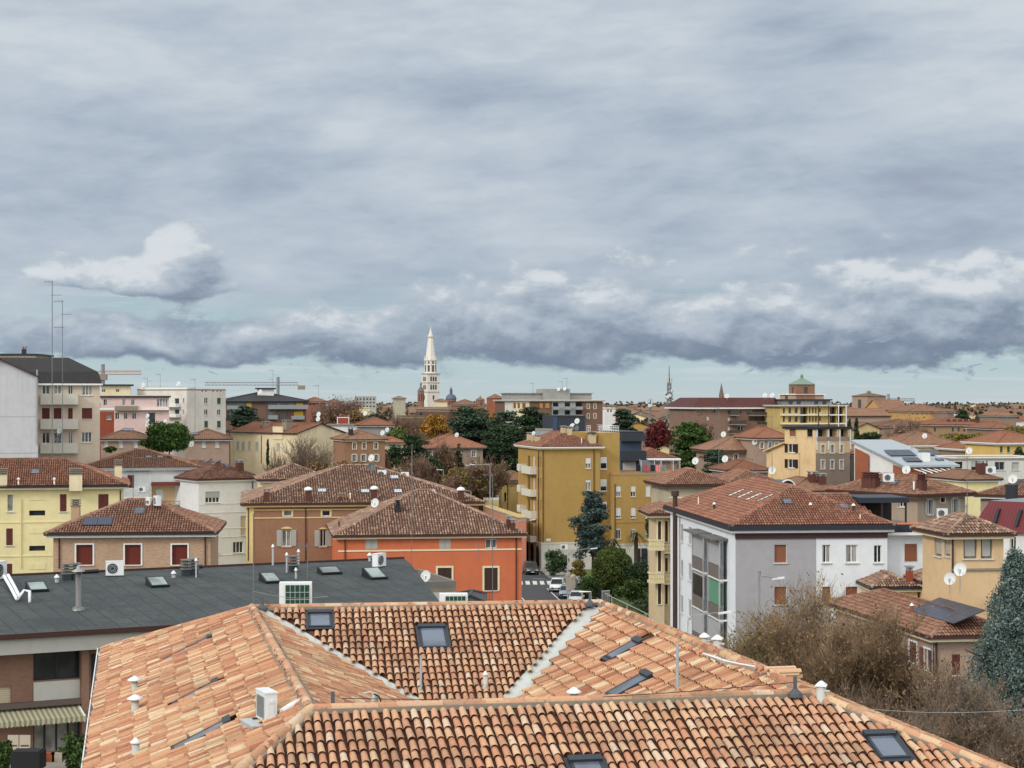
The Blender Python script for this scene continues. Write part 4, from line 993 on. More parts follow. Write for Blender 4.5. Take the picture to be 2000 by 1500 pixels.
# roof beside it and the ochre and brick villa
b = Bld('tiled_house', 'low house behind the brick villa of which only the brown pyramid roof shows', (510, 213), (640, 214.5), 8.2, eave=937, wall=W_YEL)
b.hip(.40, .5, M_TILE_OLD, 'mid', M_GUTTER); b.skylight(502 + 10, 925, .7, .8) if False else None; b.done()
b = Bld('brick_villa', 'brown brick villa with yellow cornice, pale open shutters and a wide tiled roof', (481, 184), (935, 187.5), 21, eave=984, wall=B_RED)
b.hip(.32, .55, M_TILE_OLD, 'mid', M_GUTTER, plain('villa_cornice', S(222, 202, 140)))
YT = plain('yellow_trim', S(224, 202, 138), .8)
for x0, x1 in ((554, 570), (629, 645)): b.win('F', x0, 997, x1, 1008, 'g', trim=(YT, .14), split=0)
for x0, x1 in ((551, 568), (625, 637)): b.win('F', x0, 1035, x1, 1067, 'o:white' if False else 'o:grey', arch=YT, shut=.52, split=1)
b.fbox('string_course', YT, 'F', 496.5, 1009.5, 790, 1011.5, .0, .06); b.fbox('corner_strip', YT, 'F', 481, 990, 496, 1110, .0, .05); b.fbox('string_course', YT, 'F', 496.5, 994, 790, 996, .0, .06)
b.pipe('F', 597, 992, 1095); b.pipe('F', 485, 992, 1095)
for x, y, h in ((521, 980, 1.0), (602, 979, 1.1), (665, 979, .5), (731, 977, 1.1)): b.chimney(x, y, .6 if h > .6 else .45, h, M_CHIM, 'dome' if x in (602, 731) else 'slab', capm=M_WHITEMET if x in (602, 731) else M_MORTAR)
b.chimney(900, 977, .6, 1.0, M_CHIM, 'dome', capm=M_WHITEMET)
for x, y in ((629, 959), (713, 960), (777, 960), (843, 961), (770, 933)): b.skylight(x, y, 1.0, 1.1, frame=M_ANTH, glass=plain('bright_skylight', S(190, 200, 208), .2))
b.vent(684, 975, .07, .5, M_CREAM, .12); b.done()
ac_unit(746, 937, 193.5, 'large white air conditioner high on the brick villa roof', .95, .95, .4); ac_unit(791, 935, 194, 'smaller white air conditioner right of a skylight high on the brick villa roof', .85, .62, .35)
dish(725, 894, 194, .75, 'white satellite dish above a dark one on the peak of the brick villa roof', post=1.6); dish(726, 912, 193.4, .85, 'dark grey satellite dish under a white one on the brick villa roof', mat=M_DISHG, face=(.2, -.9, .3), post=.9)
aerial(729, 815, 880, 194.5, 'tall aerial behind the white dish on the brick villa', arms=1)

# orange house
b = Bld('orange_house', 'bright orange house with a cream band and brown shutters under a pyramid tiled roof', (660, 170), (1019, 172.4), 16.6, eave=1046, wall=W_ORANGE)
b.hip(.44, .5, M_TILE_OLD, 'mid', M_GUTTER, M_CREAM)
for x0, x1 in ((714, 737), (858, 880)): b.win('F', x0, 1053, x1, 1072, 's:grey', sill=False)
b.win('F', 948, 1053, 970, 1071, 'g', sill=False); b.fbox('string_course', M_CREAM, 'F', 660, 1073, 1018.6, 1076, .0, .06)
for x0, x1, y1 in ((855, 882, 1154), (946, 972, 1153), (715, 741, 1153)): b.win('F', x0, 1109, x1, y1, 's:dark', trim=(M_CREAM, .18))
b.pipe('F', 674, 1050, 1175); b.pipe('F', 1008, 1050, 1185); b.chimney(777, 1000, .5, .6, M_DARK, 'louvre', capm=M_DARK); b.vent(662, 1030, .1, .6, M_CHIM)
for x, y in ((1023 - 20, 1030), (1012, 1037)): b.chimney(x - 10, y, .4, .8, M_CHIM, 'slab')
b.done()
dish(732, 982, 172, .85, 'white satellite dish on the left hip of the orange house roof', post=1.0)
aerial(805, 866, 1000, 100, 'thin pale mast in front of the orange house roof', arms=0, r=.02)
aerial(804, 880, 1135, 113, 'long banded mast rising from the right end of the membrane roof', arms=0, r=.025)
aerial(962, 925, 1168, 158, 'tall banded mast with a rod on top in front of the orange house corner', r=.045, arms=1); aerial(935, 1060, 1085, 168, 'small bent aerial on the front wall of the orange house', arms=1)
# grey parapet terrace with dish, lattice and shed below the orange house
b = Bld('terrace_block', 'low pale grey terrace with a parapet between the membrane roof and the orange house', (806, 122), (891, 123), 9, eave=1137, wall=plaster('terrace_grey', S(186, 186, 182))); b.flat(.5, M_MORTAR, plain('coping_grey', S(120, 116, 110))); b.done()
dish(831, 1125, 121.5, .75, 'white satellite dish on the parapet of the grey terrace by the orange house', post=.6)
q = P(943, 1176, 130); t = thing('lattice_screen', 'reddish wooden lattice screen at the foot of the orange house', 'lattice', q); mb = MB()
for i in range(8): mb.box(-.65 + i * .185, 0, -1.5, -.62 + i * .185, .03, .75)
for i in range(8): mb.box(-.65, .031, -.9 + i * .22, .66, .05, -.87 + i * .22)
mb.build('lattice', [plain('lattice_wood', S(120, 62, 46), .8)], t)
b = Bld('lean_to', 'dark lean-to roof below the orange house, next to the lattice', (895, 126), (942, 126), 5, eave=1175, wall=W_BRN); b.hip(.3, .2, M_DARK, 'far'); b.done()

# ------------------------------------------------ left background
b = Bld('gable_wall_house', 'tall pale grey blank gable wall at the left edge with a white drainpipe', (-75, 214), (74, 216.5), 9, ze=Z(735, 216.5), wall=W_GREYW)
b.gable('y', .47, .12, M_DARK, 'far', M_GUTTER); b.fboxu('joint', plain('joint_grey', S(160, 160, 164)), 'F', 0.1, 18.5, b.w - .1, 18.56, 0, .02)
b.fboxu('joint', plain('joint_grey', S(160, 160, 164)), 'F', .1, 22.9, b.w - .1, 22.95, 0, .02); b.pipe('F', 72.4, 722, 868, M_GALV, .12); b.done()
b = Bld('dark_roof_block', 'beige apartment block with three long solid balconies under a black mansard roof', (-20, 226), (195, 229.1), 10.5, ze=Z(749, 228), wall=W_BEIGE)
plain('black_slate', S(56, 55, 56), .85, var=.3, sc=1.2)
z = b.ze; mb = MB(); rings = [[(-.4, -.4), (b.w + .3, -.4), (b.w + .3, 10.9), (-.4, 10.9)], [(-.2, .2), (b.w - .2, .2), (b.w - .2, 10.5), (-.2, 10.5)], [(-.2, 2.8), (b.w - 3.9, 2.8), (b.w - 3.9, 8), (-.2, 8)]]; hz = [z, z + 1.5, z + 3.35]
for k in range(2):
    for i in range(4): mb.quad(Vector((*rings[k][i], hz[k])), Vector((*rings[k][(i + 1) % 4], hz[k])), Vector((*rings[k + 1][(i + 1) % 4], hz[k + 1])), Vector((*rings[k + 1][i], hz[k + 1])))
mb.poly([Vector((*p, hz[2])) for p in rings[2]]); b.roof = mb.build('roof', [MATS['black_slate']], b.root); b.slab(-.45, -.45, b.w + .35, 10.95, z - .22, z - .005, M_WHITE, 'cornice'); b.top = z - .23
for y0, y1, k in ((752, 770, 'g'), (797, 818, 's:maroon'), (844, 866, 'g')):
    for x0, x1 in ((82, 97), (105, 120), (133, 142)): b.win('F', x0, y0, x1, y1, k, sill=False)
b.win('F', 160, 753, 180, 772, 'g', split=2); b.win('F', 160, 797, 180, 818, 'b:maroon'); b.win('F', 159, 844, 179, 864, 'g', split=2)
for y in (770, 818, 865): b.balcony('F', 79.5, y, 153, y + 20, 1.1, plain('balcony_beige', S(198, 192, 180)))
b.done()
b = Bld('penthouse', 'cream flat roofed top storey with one dark window beside the black mansard roof', (-30, 232), (70, 232), 8, eave=690, wall=W_CREAM); b.flat(.05, M_DARK, None, .25); b.win('F', 52, 701, 63, 713, 'g'); b.chimney(47, 690, .5, .7, M_DARK, 'slab'); b.done()
dish(116, 841, 224.6, .8, 'white satellite dish in front of the middle balcony of the black roofed block', post=.9); dish(113, 858, 224.4, .75, 'grey satellite dish in front of the lowest balcony of the black roofed block', mat=M_DISHG, face=(.2, -.9, .35))
aerial(102, 548, 897, 175, 'taller of two very high aerial masts on the red roof at the left edge', r=.05, arms=2); aerial(122, 586, 890, 178, 'shorter of two very high aerial masts on the red roof at the left edge', r=.04, arms=3)
b = Bld('cream_top_house', 'cream flat roofed upper storey behind the pink house', (197, 306), (255, 307), 8, eave=750, wall=W_CREAM); b.flat(.05, M_DARK, None, .5)
for x in (199, 226): b.win('F', x, 760, x + 7, 766, 'g', sill=False)
b.chimney(243, 750, .8, .8, M_DARK, 'dome'); b.vent(211, 750, .2, 1.0, M_DARK); b.done()
b = Bld('pink_house', 'pale pink house with a grey balcony strip and a glazed veranda under a flat roof', (196, 286), (330, 288), 9, eave=772, wall=W_PINK); b.flat(.1, M_DARK, None, .3)
for x0, x1 in ((202, 209), (239, 245), (256, 263)): b.win('F', x0, 780, x1, 792, 'g', sill=False)
for x0, x1 in ((225, 233), (242, 249), (258, 266)): b.win('F', x0, 806, x1, 819, 'g', sill=False)
b.fbox('yellow_bay', W_YEL, 'F', 197, 776, 219, 796, .0, .2) if False else None
b.balcony('F', 225, 793, 269, 802, .9, M_MORTAR); b.win('F', 306, 778, 328, 795, 'g', split=3, sill=False); b.fbox('roof_slab', M_WHITE, 'F', 268, 798, 330, 801, .01, .6); b.win('F', 288, 806, 303, 828, 'k', sill=False); b.done()
b = Bld('red_box_house', 'small brick red cube house with one window in front of the pink house', (196, 275), (223, 275.5), 5, eave=797, wall=plaster('brick_red', S(150, 74, 52))); b.flat(.3, M_MORTAR, M_WHITE); b.win('F', 209, 809, 217, 819, 'g'); b.done()
b = Bld('white_apartments', 'white flat roofed apartment block with green shutters and two small balconies left of centre', (365, 300), (441, 306), 13, eave=757, wall=plaster('warm_white', S(214, 208, 198))); b.flat(.25, M_MORTAR, M_WHITE)
for y0, y1, k in ((777, 789, 'g'), (800, 811, 'g'), (822, 835, 's:green')):
    for x0, x1 in ((399, 406), (424, 431)): b.win('F', x0, y0, x1, y1, 's:green' if (x0 == 424 and y0 == 777) else k)
for x in (394, 401, 415, 423, 430): b.win('F', x, 762, x + 3, 765, 'k', sill=False)
for y in (778, 800, 823): b.win('L', 341, y, 350, y + 12, 'k', sill=False)
for y in (788, 808): b.balcony('L', 330, y, 353, y + 7, 1.0, M_WHITE)
for y in (778, 800): b.win('L', 357, y, 360, y + 10, 'g', sill=False)
b.chimney(380, 757, 1.0, .8, M_DARK); b.done()
b = Bld('white_apartments_wing', 'white flat roofed wing left of the white apartment block, four small slots near its top', (268, 312), (345, 312), 9, eave=757, wall=MATS['warm_white']); b.flat(.25, M_MORTAR, M_WHITE)
for i in range(4): b.win('F', 318 + i * 3, 760, 320 + i * 3, 764, 'k', sill=False)
b.chimney(300, 757, 3.0, .8, M_MORTAR, 'none'); b.done()
for px, l in ((279, 'satellite dish cluster'), ): dish(279, 752, 308, 1.0, 'white satellite dish on the flat roof of the white wing, left end'); dish(348, 749, 302, 1.1, 'tilted satellite dish on the flat roof of the white apartment block')
aerial(313, 730, 757, 312, 'small aerial on the roof of the white wing', arms=1); aerial(381, 740, 757, 305, 'small aerial on a box on the white apartment block', arms=1); aerial(288, 738, 757, 309, 'short aerial at the left end of the white wing roof', arms=2)
aerial(381, 757, 856, 262, 'slim aerial in front of the white apartment block', arms=1); aerial(391, 862, 1000, 180, 'aerial in front of the red mossy roof', arms=0) if False else None
b = Bld('curved_roof_block', 'brick and yellow apartment block with long grey balconies under a low black roof', (442, 340), (598, 344), 14, eave=783, wall=B_DARK); b.hip(.22, .5, MATS['black_slate'], 'far', M_DARK, M_DARK)
yb = plain('yellow_panel', S(206, 168, 70), .8)
for x0, y0, x1, y1 in ((481, 786, 491, 798), (578, 784, 592, 800), (574, 804, 592, 820)): b.fbox('panel', yb, 'F', x0, y0, x1, y1, .0, .03)
for x0, y0, x1, y1 in ((443, 784, 480, 800), (523, 785, 541, 798), (443, 803, 480, 820), (541, 785, 577, 798), (523, 803, 540, 818), (541, 804, 560, 820)): b.win('F', x0, y0, x1, y1, 'g', split=4, sill=False, frame=M_MORTAR)
for x0, y0, x1, y1 in ((443, 792, 480, 800), (523, 791, 600, 799), (523, 811, 541, 819), (568, 812, 593, 819)): b.balcony('F', x0, y0, x1, y1, 1.2, plain('balcony_grey', S(140, 146, 148)))
b.done()
b = Bld('roof_cabin', 'white roof cabin with a black flat cap on the low black roof', (503, 346), (535, 346.5), 4, eave=757, ze=None, wall=W_WHITE); b.flat(.05, M_DARK, None, .4); b.done()
dish(508, 765, 344, 1.1, 'satellite dish leaning on the white roof cabin'); aerial(533, 722, 757, 346, 'aerial on the white roof cabin', arms=3); aerial(622, 752, 830, 300, 'thin aerial above two dishes, right of the black roofed brick block', arms=1)
dish(622, 809, 298, 1.0, 'upper of two white dishes stacked on one pole right of the black roofed block'); dish(621, 818, 297.5, 1.0, 'lower of two white dishes stacked on one pole right of the black roofed block')
for (x0, x1, ey, l, sh) in ((197, 287, 857, 'brown brick house with tilted white shutters beside the umbrella pine', (203, 232, 261)), (362, 447, 857, 'brown brick house with white blinds right of the umbrella pine', (394, 420))):
    b = Bld('brick_house', l, (x0, 262), (x1, 263), 9, eave=ey, wall=B_PALE); b.hip(.36, .5, M_FAR1, 'far', M_DARK, M_WHITE)
    for q in sh: b.win('F', q, 861, q + 8, 874, 'b:white')
    if x0 < 200: b.skylight(250, 840, 1.6, 1.0); b.skylight(274, 840, 1.4, 1.0)
    else: b.skylight(380, 840, 1.3, .8)
    b.done()
for i, (x, y) in enumerate(((288, 812), (288, 821), (287, 828))): dish(x, y, 262, .65, ['top', 'middle', 'bottom'][i] + ' one of three white dishes in a column left of the umbrella pine')
dish(322, 823, 263, .7, 'white dish just above the umbrella pine'); dish(374, 867, 243, 1.0, 'grey white dish at the right foot of the umbrella pine')
b = Bld('cream_gable_house', 'cream house with a blank gable end, grey shutters and a dormer under a red roof', (580, 300), (672, 306.6), 20, eave=846, wall=W_CREAM); b.gable('y', .31, .35, M_FAR2, 'far', M_DARK, M_CREAM)
for x0, x1, y0 in ((462, 467, 862), (472, 478, 863), (485, 489, 862), (499, 505, 863), (540, 547, 865)): b.win('L', x0, y0, x1, y0 + 16, 's:grey')
b.pipe('L', 511, 850, 905); b.fbox('dormer', W_CREAM, 'L', 534, 833, 553, 858, .0, .15); b.win('L', 539, 841, 549, 857, 'g', sill=False); b.chimney(561, 838, 1.2, 1.2, M_MORTAR, 'slab'); b.chimney(520, 833, 1.0, .6, M_MORTAR); b.skylight(516, 832, 1.2, .8); b.done()
b = Bld('brick_house', 'brown brick house with pale blue shutters right of the cream gable', (673, 290), (752, 292), 9, eave=858, wall=B_RED); b.hip(.36, .4, M_FAR1, 'far', M_GUTTER, M_CREAM)
for x in (689, 708, 731): b.win('F', x, 865, x + 6.5, 877, 'g', trim=M_CREAM)
for x in (689, 707, 732): b.win('F', x, 888, x + 6, 901, 'o:grey', trim=M_CREAM, shut=.28)
b.chimney(685, 850, .7, 1.0, M_DARK); b.done()
b = Bld('grey_house', 'grey house with a red hipped roof and two dishes, left of the grey green trees', (702, 340), (766, 341), 8, eave=830, wall=plaster('mid_grey', S(150, 146, 146))); b.hip(.4, .5, M_FAR2, 'far', M_GUTTER, M_WHITE); b.done()
b = Bld('white_shed', 'long low white flat roofed building with a red panel on it', (640, 345), (712, 345), 6, eave=828, wall=W_WHITE); b.flat(.05, M_MORTAR, None, .3); b.fbox('red_panel', plain('panel_red', S(150, 66, 56)), 'F', 660, 816, 680, 827, .0, .1); b.fbox('panel_frame', M_WHITE, 'F', 658, 814.5, 682, 828, -.12, -.01); b.done()
b = Bld('tiled_house', 'cream cottage with a bright red roof between brick house and fir', (752, 318), (788, 319), 7, eave=864, wall=W_CREAM); b.hip(.4, .5, M_FAR2, 'far'); b.win('F', 764, 867, 770, 871, 'g'); b.done()
dish(747, 845, 336, .95, 'lower white dish on the wall of the grey house'); dish(756, 839, 336, 1.0, 'higher white dish on the wall of the grey house'); dish(713, 807, 345, .9, 'white dish in front of the distant roofs, above the grey house')
b = Bld('hip_roof_villa', 'taupe villa with white framed windows and reddish roof in front of big cedars', (836, 330), (943, 332), 13, eave=873, wall=W_TAUPE); b.hip(.40, .6, M_FAR2, 'far', M_MORTAR, M_MORTAR)
for x0, y0 in ((867, 882), (867, 905), (921, 880), (845, 882), (921, 903), (893, 882)): b.win('F', x0, y0, x0 + 8, y0 + 12, 'g', trim=M_WHITE)
b.done(); dish(892, 849, 326, .8, 'white dish on the ridge of the taupe villa')
# ---------------------------------------------------------------- houses, right half
STONE = plaster('white_stone', S(206, 202, 192), .3, .2)
# tall ochre block at the corner of the street
b = Bld('ochre_block', 'tall ochre apartment block with a blank front and stacked white balconies on its street side', (1058, 262), (1172, 264), 15, eave=873, wall=W_OCHRE)
b.hip(.42, .55, M_TILE_RED, 'mid', M_WHITE, M_CREAM)
for y0 in (894, 937, 981):
    b.win('F', 1143.5, y0, 1154, y0 + 21, 'h:white', half=.55 if y0 < 930 else .25)
x0 = b.hit('F', 1137, 900)[0]; x1 = b.hit('F', 1214, 900)[0]; zt = Z(845, 266)
tw = MB(); tw.box(x0 + 2.2, 3.0, 0, x1, 13, zt); tw.box(b.w + .02, .3, 0, x1 - .02, 2.98, zt - 2.0); b.part('tower', [W_OCHRE], lambda m: (m.box(b.w + .02, 1.0, -.3, x1, 13, zt), m.box(x0 + 2, 5, b.ze - .4, b.w + .018, 13, zt)))
def onwall(nm, px0, py0, px1, py1, half):
    """window set on the tower's front, 1 m behind the main front"""
    u0, za = b.hit('F', px0, py1, 1.0); u1, zb = b.hit('F', px1, py0, 1.0); mb = MB(); mb.box(u0 - .06, .93, za - .06, u1 + .06, .995, zb + .06); mb.box(u0 - .12, .86, za - .16, u1 + .12, .99, za - .065)
    o = mb.build('window', [M_WHITE], b.root); g = MB(); g.box(u0, .915, za, u1, .928, zb - (zb - za) * half); g.build('pane', [M_GLASS], o); g = MB(); g.box(u0, .905, zb - (zb - za) * half, u1, .928, zb); g.build('blind', [BLIND['white']], o)
for y0, hf in ((894, .5), (937, .62), (981, .4)): onwall('w', 1173, y0, 1184, y0 + 21, hf)
rl = MB(); za = zt
for i in range(15): q = x0 + 2.1 + (x1 - x0 - 2.2) * i / 14; rl.tube([(q, 5.05 if q < b.w else 1.1, za), (q, 5.05 if q < b.w else 1.1, za + 1.0)], .03, 4)
for hh in (.35, .7, 1.0): rl.tube([(b.w + .1, 1.1, za + hh), (x1 - .1, 1.1, za + hh), (x1 - .1, 12.8, za + hh)], .03, 4); rl.tube([(x0 + 2.1, 5.05, za + hh), (b.w, 5.05, za + hh)], .03, 4)
rl.build('roof_railing', [M_WHITEMET], b.root)
b.pipe('F', 1160, 878, 1060); b.pipe('F', 1060.5, 878, 1062); b.pipe('L', 1053, 880, 1060)
bal = M_WHITE
for y0, y1 in ((907, 925), (951, 968), (993, 1011), (1041, 1056)): b.balcony('L', 1030, y0 + 3, 1048, y1, .95, plain('ivory', S(216, 210, 194)))
for y0, y1 in ((903, 919), (944, 960), (983, 999), (1027, 1042)): b.balcony('L', 1022, y0 + 3, 1028, y1, 1.0, MATS['ivory'])
for y0 in (890, 932, 975, 1020):
    b.win('L', 1031, y0, 1035, y0 + 26, 'k', sill=False); b.win('L', 1040, y0, 1044, y0 + 26, 'b:white', sill=False); b.win('L', 1050, y0 + 2, 1052, y0 + 22, 'b:brown', sill=False); b.win('L', 1055, y0 + 2, 1057, y0 + 22, 'b:brown', sill=False)
zs = b.hit('F', 1100, 1062)[1]
b.part('stone_base', [STONE], lambda m: (m.box(-.08, -.08, -.3, b.w, -.002, zs), m.box(-.08, -.001, -.3, -.002, 15, zs), m.box(-.14, -.14, zs, b.w, -.003, zs + .22), m.box(-.14, -.002, zs, -.003, 15, zs + .22)))
for q in range(4):
    a = MB(); y = 1.2 + q * 3.4; a.box(-.10, y, .0, -.082, y + 1.9, 2.6); a.lathe((0, 0, -50), [(.01, 0)], 3) if False else None; pts = [Vector((-.10, y + .95 + .95 * math.cos(math.pi * i / 10), 2.6 + .9 * math.sin(math.pi * i / 10))) for i in range(11)]; a.poly(pts); a.build('arch_door', [M_BLACK], b.root)
b.fbox('street_plate', M_WHITE, 'F', 1066.5, 1052, 1075.5, 1057, .0, .03)
for x, y, h in ((1034, 860, .9), (1042, 861, .9), (1050, 862, .7), (1112, 845, .9), (1100, 845, .7)): b.chimney(x, y, .7, h, plain('pale_chimney', S(196, 176, 140)), 'slab')
b.chimney(1156, 862, 1.0, 1.2, MATS['pale_chimney'], 'dome', capm=M_DARK); b.vent(1136, 866, .05, .8, M_WHITEMET); b.done()
dish(1127, 822, 268, 1.0, 'large white round dish at the top of the tall ochre block', post=1.4); dish(1118, 833, 267, .95, 'white dish below a bigger one, beside a grey one, on the ochre block', post=.8); dish(1125, 835, 266.5, .9, 'dark grey dish on the top of the ochre block', mat=M_DISHG, face=(.3, -.9, .3), post=.6); dish(1042, 846, 270, .6, 'small white dish on the left end of the ochre block roof')
ac_unit(1102, 1074, 261.5, 'white air conditioner on the stone base of the ochre block', 1.0, .7, .3)
# lower wing
b = Bld('ochre_wing', 'lower ochre wing with rows of white blinds and a roof terrace with washing', (1199, 263.6), (1372, 267), 11, eave=924, wall=W_OCHRE); b.flat(.25, plain('terrace_tile', S(150, 120, 100)), W_OCHRE)
for x in (1203, 1232, 1261, 1296):
    for y0, hf, k in ((949, .55, 'h:white'), (991, .8, 'h:white'), (1032, .15, 'h:white')): b.win('F', x, y0, x + 9.5, y0 + 21, k, half=hf if x != 1261 else .97)
b.pipe('F', 1201, 945, 1105); b.pipe('F', 1275, 942, 1000); b.fbox('string_course', W_OCHRE, 'F', 1200, 1017, 1370, 1020, .0, .06)
zs = b.hit('F', 1250, 1064)[1]; b.part('stone_base', [STONE], lambda m: (m.box(.002, -.08, -.3, b.w, -.002, zs), m.box(.002, -.14, zs, b.w, -.003, zs + .2)))
for x in (1209, 1238, 1252): b.part('shop_window', [M_GLASS], lambda m, x=x: m.box(b.hit('F', x, 1080)[0], -.10, .2, b.hit('F', x, 1080)[0] + 1.0, -.083, 3.0))
b.done()
t = thing('pergola', 'white pipe pergola on the terrace of the ochre wing', 'pergola', P(1290, 924, 268)); mb = MB()
for x in (-2.9, -.9, .1, 1.9, 2.9):
    for y in (0, 3): mb.tube([(x, y, -.4), (x, y, 1.95)], .05, 5)
mb.box(-1.9, -.1, 1.95, 3.1, 3.1, 2.1); mb.build('frame', [M_WHITEMET], t)
wi = MB(); wi.box(-3.1, .5, .0, -.6, .56, 1.9); wi.build('windscreen', [plain('screen_grey', S(120, 128, 136), .5)], t)
for i, (px, c, l) in enumerate(((1247, S(40, 40, 44), 'black garment drying on the roof terrace, leftmost of the washing'), (1262, S(176, 82, 84), 'dark pink towel drying on the roof terrace'), (1275, S(44, 42, 46), 'black trousers drying in the middle of the roof terrace'), (1285, S(214, 130, 140), 'pink towel drying on the roof terrace right of black trousers'), (1296, S(120, 130, 130), 'grey sheet drying on the roof terrace, rightmost of the washing'))):
    q = P(px, 908, 267.4); mb = MB(); n = 6
    V = [(-.35 + .7 * k / n, .06 * math.sin(k * 1.9), zz) for zz in (0, -.95) for k in range(n + 1)]; mb.add(V, [(k, k + 1, n + 2 + k, n + 1 + k) for k in range(n)]); mb.add([(a, b_ + .02, c_) for a, b_, c_ in V], [(k, k + 1, n + 2 + k, n + 1 + k) for k in range(n)])
    o = mb.build('washing', [plain('cloth_%d' % i, c, .9)]); o.location = q; tag(o, l, 'laundry', 'washing on the roof terrace')
b = Bld('tiled_house', 'house with a red hipped roof right behind the washing terrace', (1240, 300), (1322, 301.5), 9, eave=897, wall=W_BRN); b.hip(.42, .5, M_TILE_RED, 'mid', M_MORTAR, M_WHITE); b.done()
dgrey = plaster('anthracite_panel', S(62, 68, 76), .2, .1)
b = Bld('modern_block', 'anthracite panelled modern house rising behind the ochre block', (1081, 296), (1143, 297), 9, eave=812, wall=striped('dark_cladding', S(58, 64, 72), S(48, 54, 62), .6, 'X', False)); b.flat(.2, M_DARK, M_DARK); b.fbox('corner_panel', plain('blue_panel', S(58, 78, 108)), 'F', 1081, 814, 1088, 842, .0, .05); b.done()
b = Bld('modern_block', 'pale grey flat roof wing of the modern house, left of the panelled box', (1046, 293), (1080, 293), 6, eave=838, wall=plaster('light_panel', S(150, 160, 166))); b.flat(.1, M_MORTAR, M_GALV); b.done()
b = Bld('modern_block', 'dark modern house with a blue wall behind dark balconies right of the ochre tower', (1213, 284), (1253, 285), 9, eave=842, wall=plain('blue_wall', S(66, 80, 100))); b.flat(.05, M_DARK, None, .3); b.fboxu('balcony_slab', dgrey, 'F', -.2, b.ze - 1.6, b.w + .3, b.ze - .3, .01, 1.0); b.fboxu('balcony', dgrey, 'F', -.2, b.ze - 4.7, b.w + .3, b.ze - 3.1, .01, 1.4); b.fboxu('pier', W_GREYW, 'F', .3, b.ze - 8, 2.4, b.ze - 4.8, .01, .3); b.done()
dish(1171, 807, 297, 1.15, 'square white panel dish behind the ochre block, turned on its corner', post=1.2) if False else None
# lane on the left of the ochre block
b = Bld('yellow_lane_house', 'small yellow house with a brown hipped roof left of the ochre block', (982, 300), (1040, 301), 9, eave=938, wall=plaster('warm_yellow', S(212, 178, 104))); b.hip(.42, .6, M_FAR1, 'far', M_GUTTER, M_WHITE); b.win('F', 985, 962, 989, 980, 'k'); b.pipe('F', 991, 940, 1000); b.done()
b = Bld('pink_row', 'low salmon pink row along the lane with a cream parapet', (945, 286), (1012, 259), 1.2, ze=8.1, wall=plaster('salmon', S(204, 132, 106))); b.flat(.2, M_MORTAR, plain('cream_parapet', S(222, 196, 140))); b.done()
b = Bld('cream_box', 'cream flat roofed box at the far end of the salmon row', (944, 290), (974, 290), 7, eave=972, wall=plaster('cream_box_wall', S(224, 200, 136))); b.flat(.12, M_WHITE, M_WHITE); b.done()
# villas behind the white block
b = Bld('frieze_villa', 'old villa with a painted frieze and a round headed niche under a shallow tiled roof', (1306, 200), (1419, 201), 8.5, eave=946, wall=plaster('frieze_wall', S(190, 176, 148), .6, .4)); b.hip(.40, .75, M_TILE_BRN, 'mid', M_GUTTER, M_TAUPE if False else plain('dark_soffit', S(110, 92, 76)))
zc = b.hit('F', 1372, 972)[1]; uc = b.hit('F', 1372, 972)[0]
b.part('niche_arch', [M_CREAM], lambda m: [m.obox((uc + .62 * math.cos(math.pi * i / 8), -.05, zc + .62 * math.sin(math.pi * i / 8)), (.13 * math.sin(math.pi * i / 8) + .02, 0, .13), (0, .05, 0), (.1, 0, .06)) for i in range(9)]); b.winu('F', uc - .45, zc - .9, uc + .45, zc - .02, 'k', sill=False); b.fbox('string_course', M_CREAM, 'F', 1306, 971, 1359, 973, .0, .06); b.done()
b = Bld('tiled_house', 'low yellow house with a broad brown roof right of the frieze villa', (1428, 226), (1512, 227), 9, eave=941, wall=W_OCHRE); b.hip(.38, .6, M_TILE_BRN, 'mid', M_GUTTER); b.win('F', 1440, 949, 1450, 957, 'k'); b.done()
b = Bld('balustrade_villa', 'cream villa with two stone balustrade balconies beside the white block', (1297, 174), (1331, 174.12), 9, eave=1003, wall=plaster('villa_cream', S(212, 190, 148), .3, .3)); b.hip(.36, 1.0, M_TILE_BRN, 'mid', M_GUTTER, M_CREAM)
for x0, x1 in ((1299, 1304), (1313, 1319)):
    for y0 in (1018, 1076, 1140): b.win('F', x0, y0, x1, y0 + 40, 's:dark', trim=M_CREAM)
for (f, xa, xb, y0, y1) in (('F', 1294, 1316, 1062, 1076), ('F', 1294, 1312, 1120, 1136)):
    u0, za, u1, zb = b.rect(f, xa, y0, xb, y1); cr = MB(); cr.box(u0, -1.0, za - .2, u1, -.01, za); cr.box(u0, -1.0, zb - .12, u1, -.88, zb); cr.box(u0, -.879, zb - .12, u0 + .12, -.01, zb)
    k = 8
    for i in range(k): xx = u0 + .08 + (u1 - u0 - .16) * i / (k - 1); cr.lathe((xx, -.94, za), [(.05, 0), (.08, (zb - za) * .3), (.04, (zb - za) * .7), (.05, zb - za - .12)], 6)
    cr.build('balustrade', [plain('cast_stone', S(214, 200, 160))], b.root)
b.fboxu('cornice', M_CREAM, 'F', -.1, 9.6, b.w, 9.9, .0, .2); b.done()
b = Bld('balustrade_villa_bay', 'projecting bay of the cream villa with a balcony, overhanging brown roof', (1281, 172), (1297.5, 172.05), 5, eave=1003, wall=MATS['villa_cream']); b.hip(.3, .9, M_TILE_BRN, 'mid', M_GUTTER, M_CREAM)
for y0 in (1018, 1076, 1140): b.win('F', 1285, y0, 1291, y0 + 40, 's:dark', trim=M_CREAM)
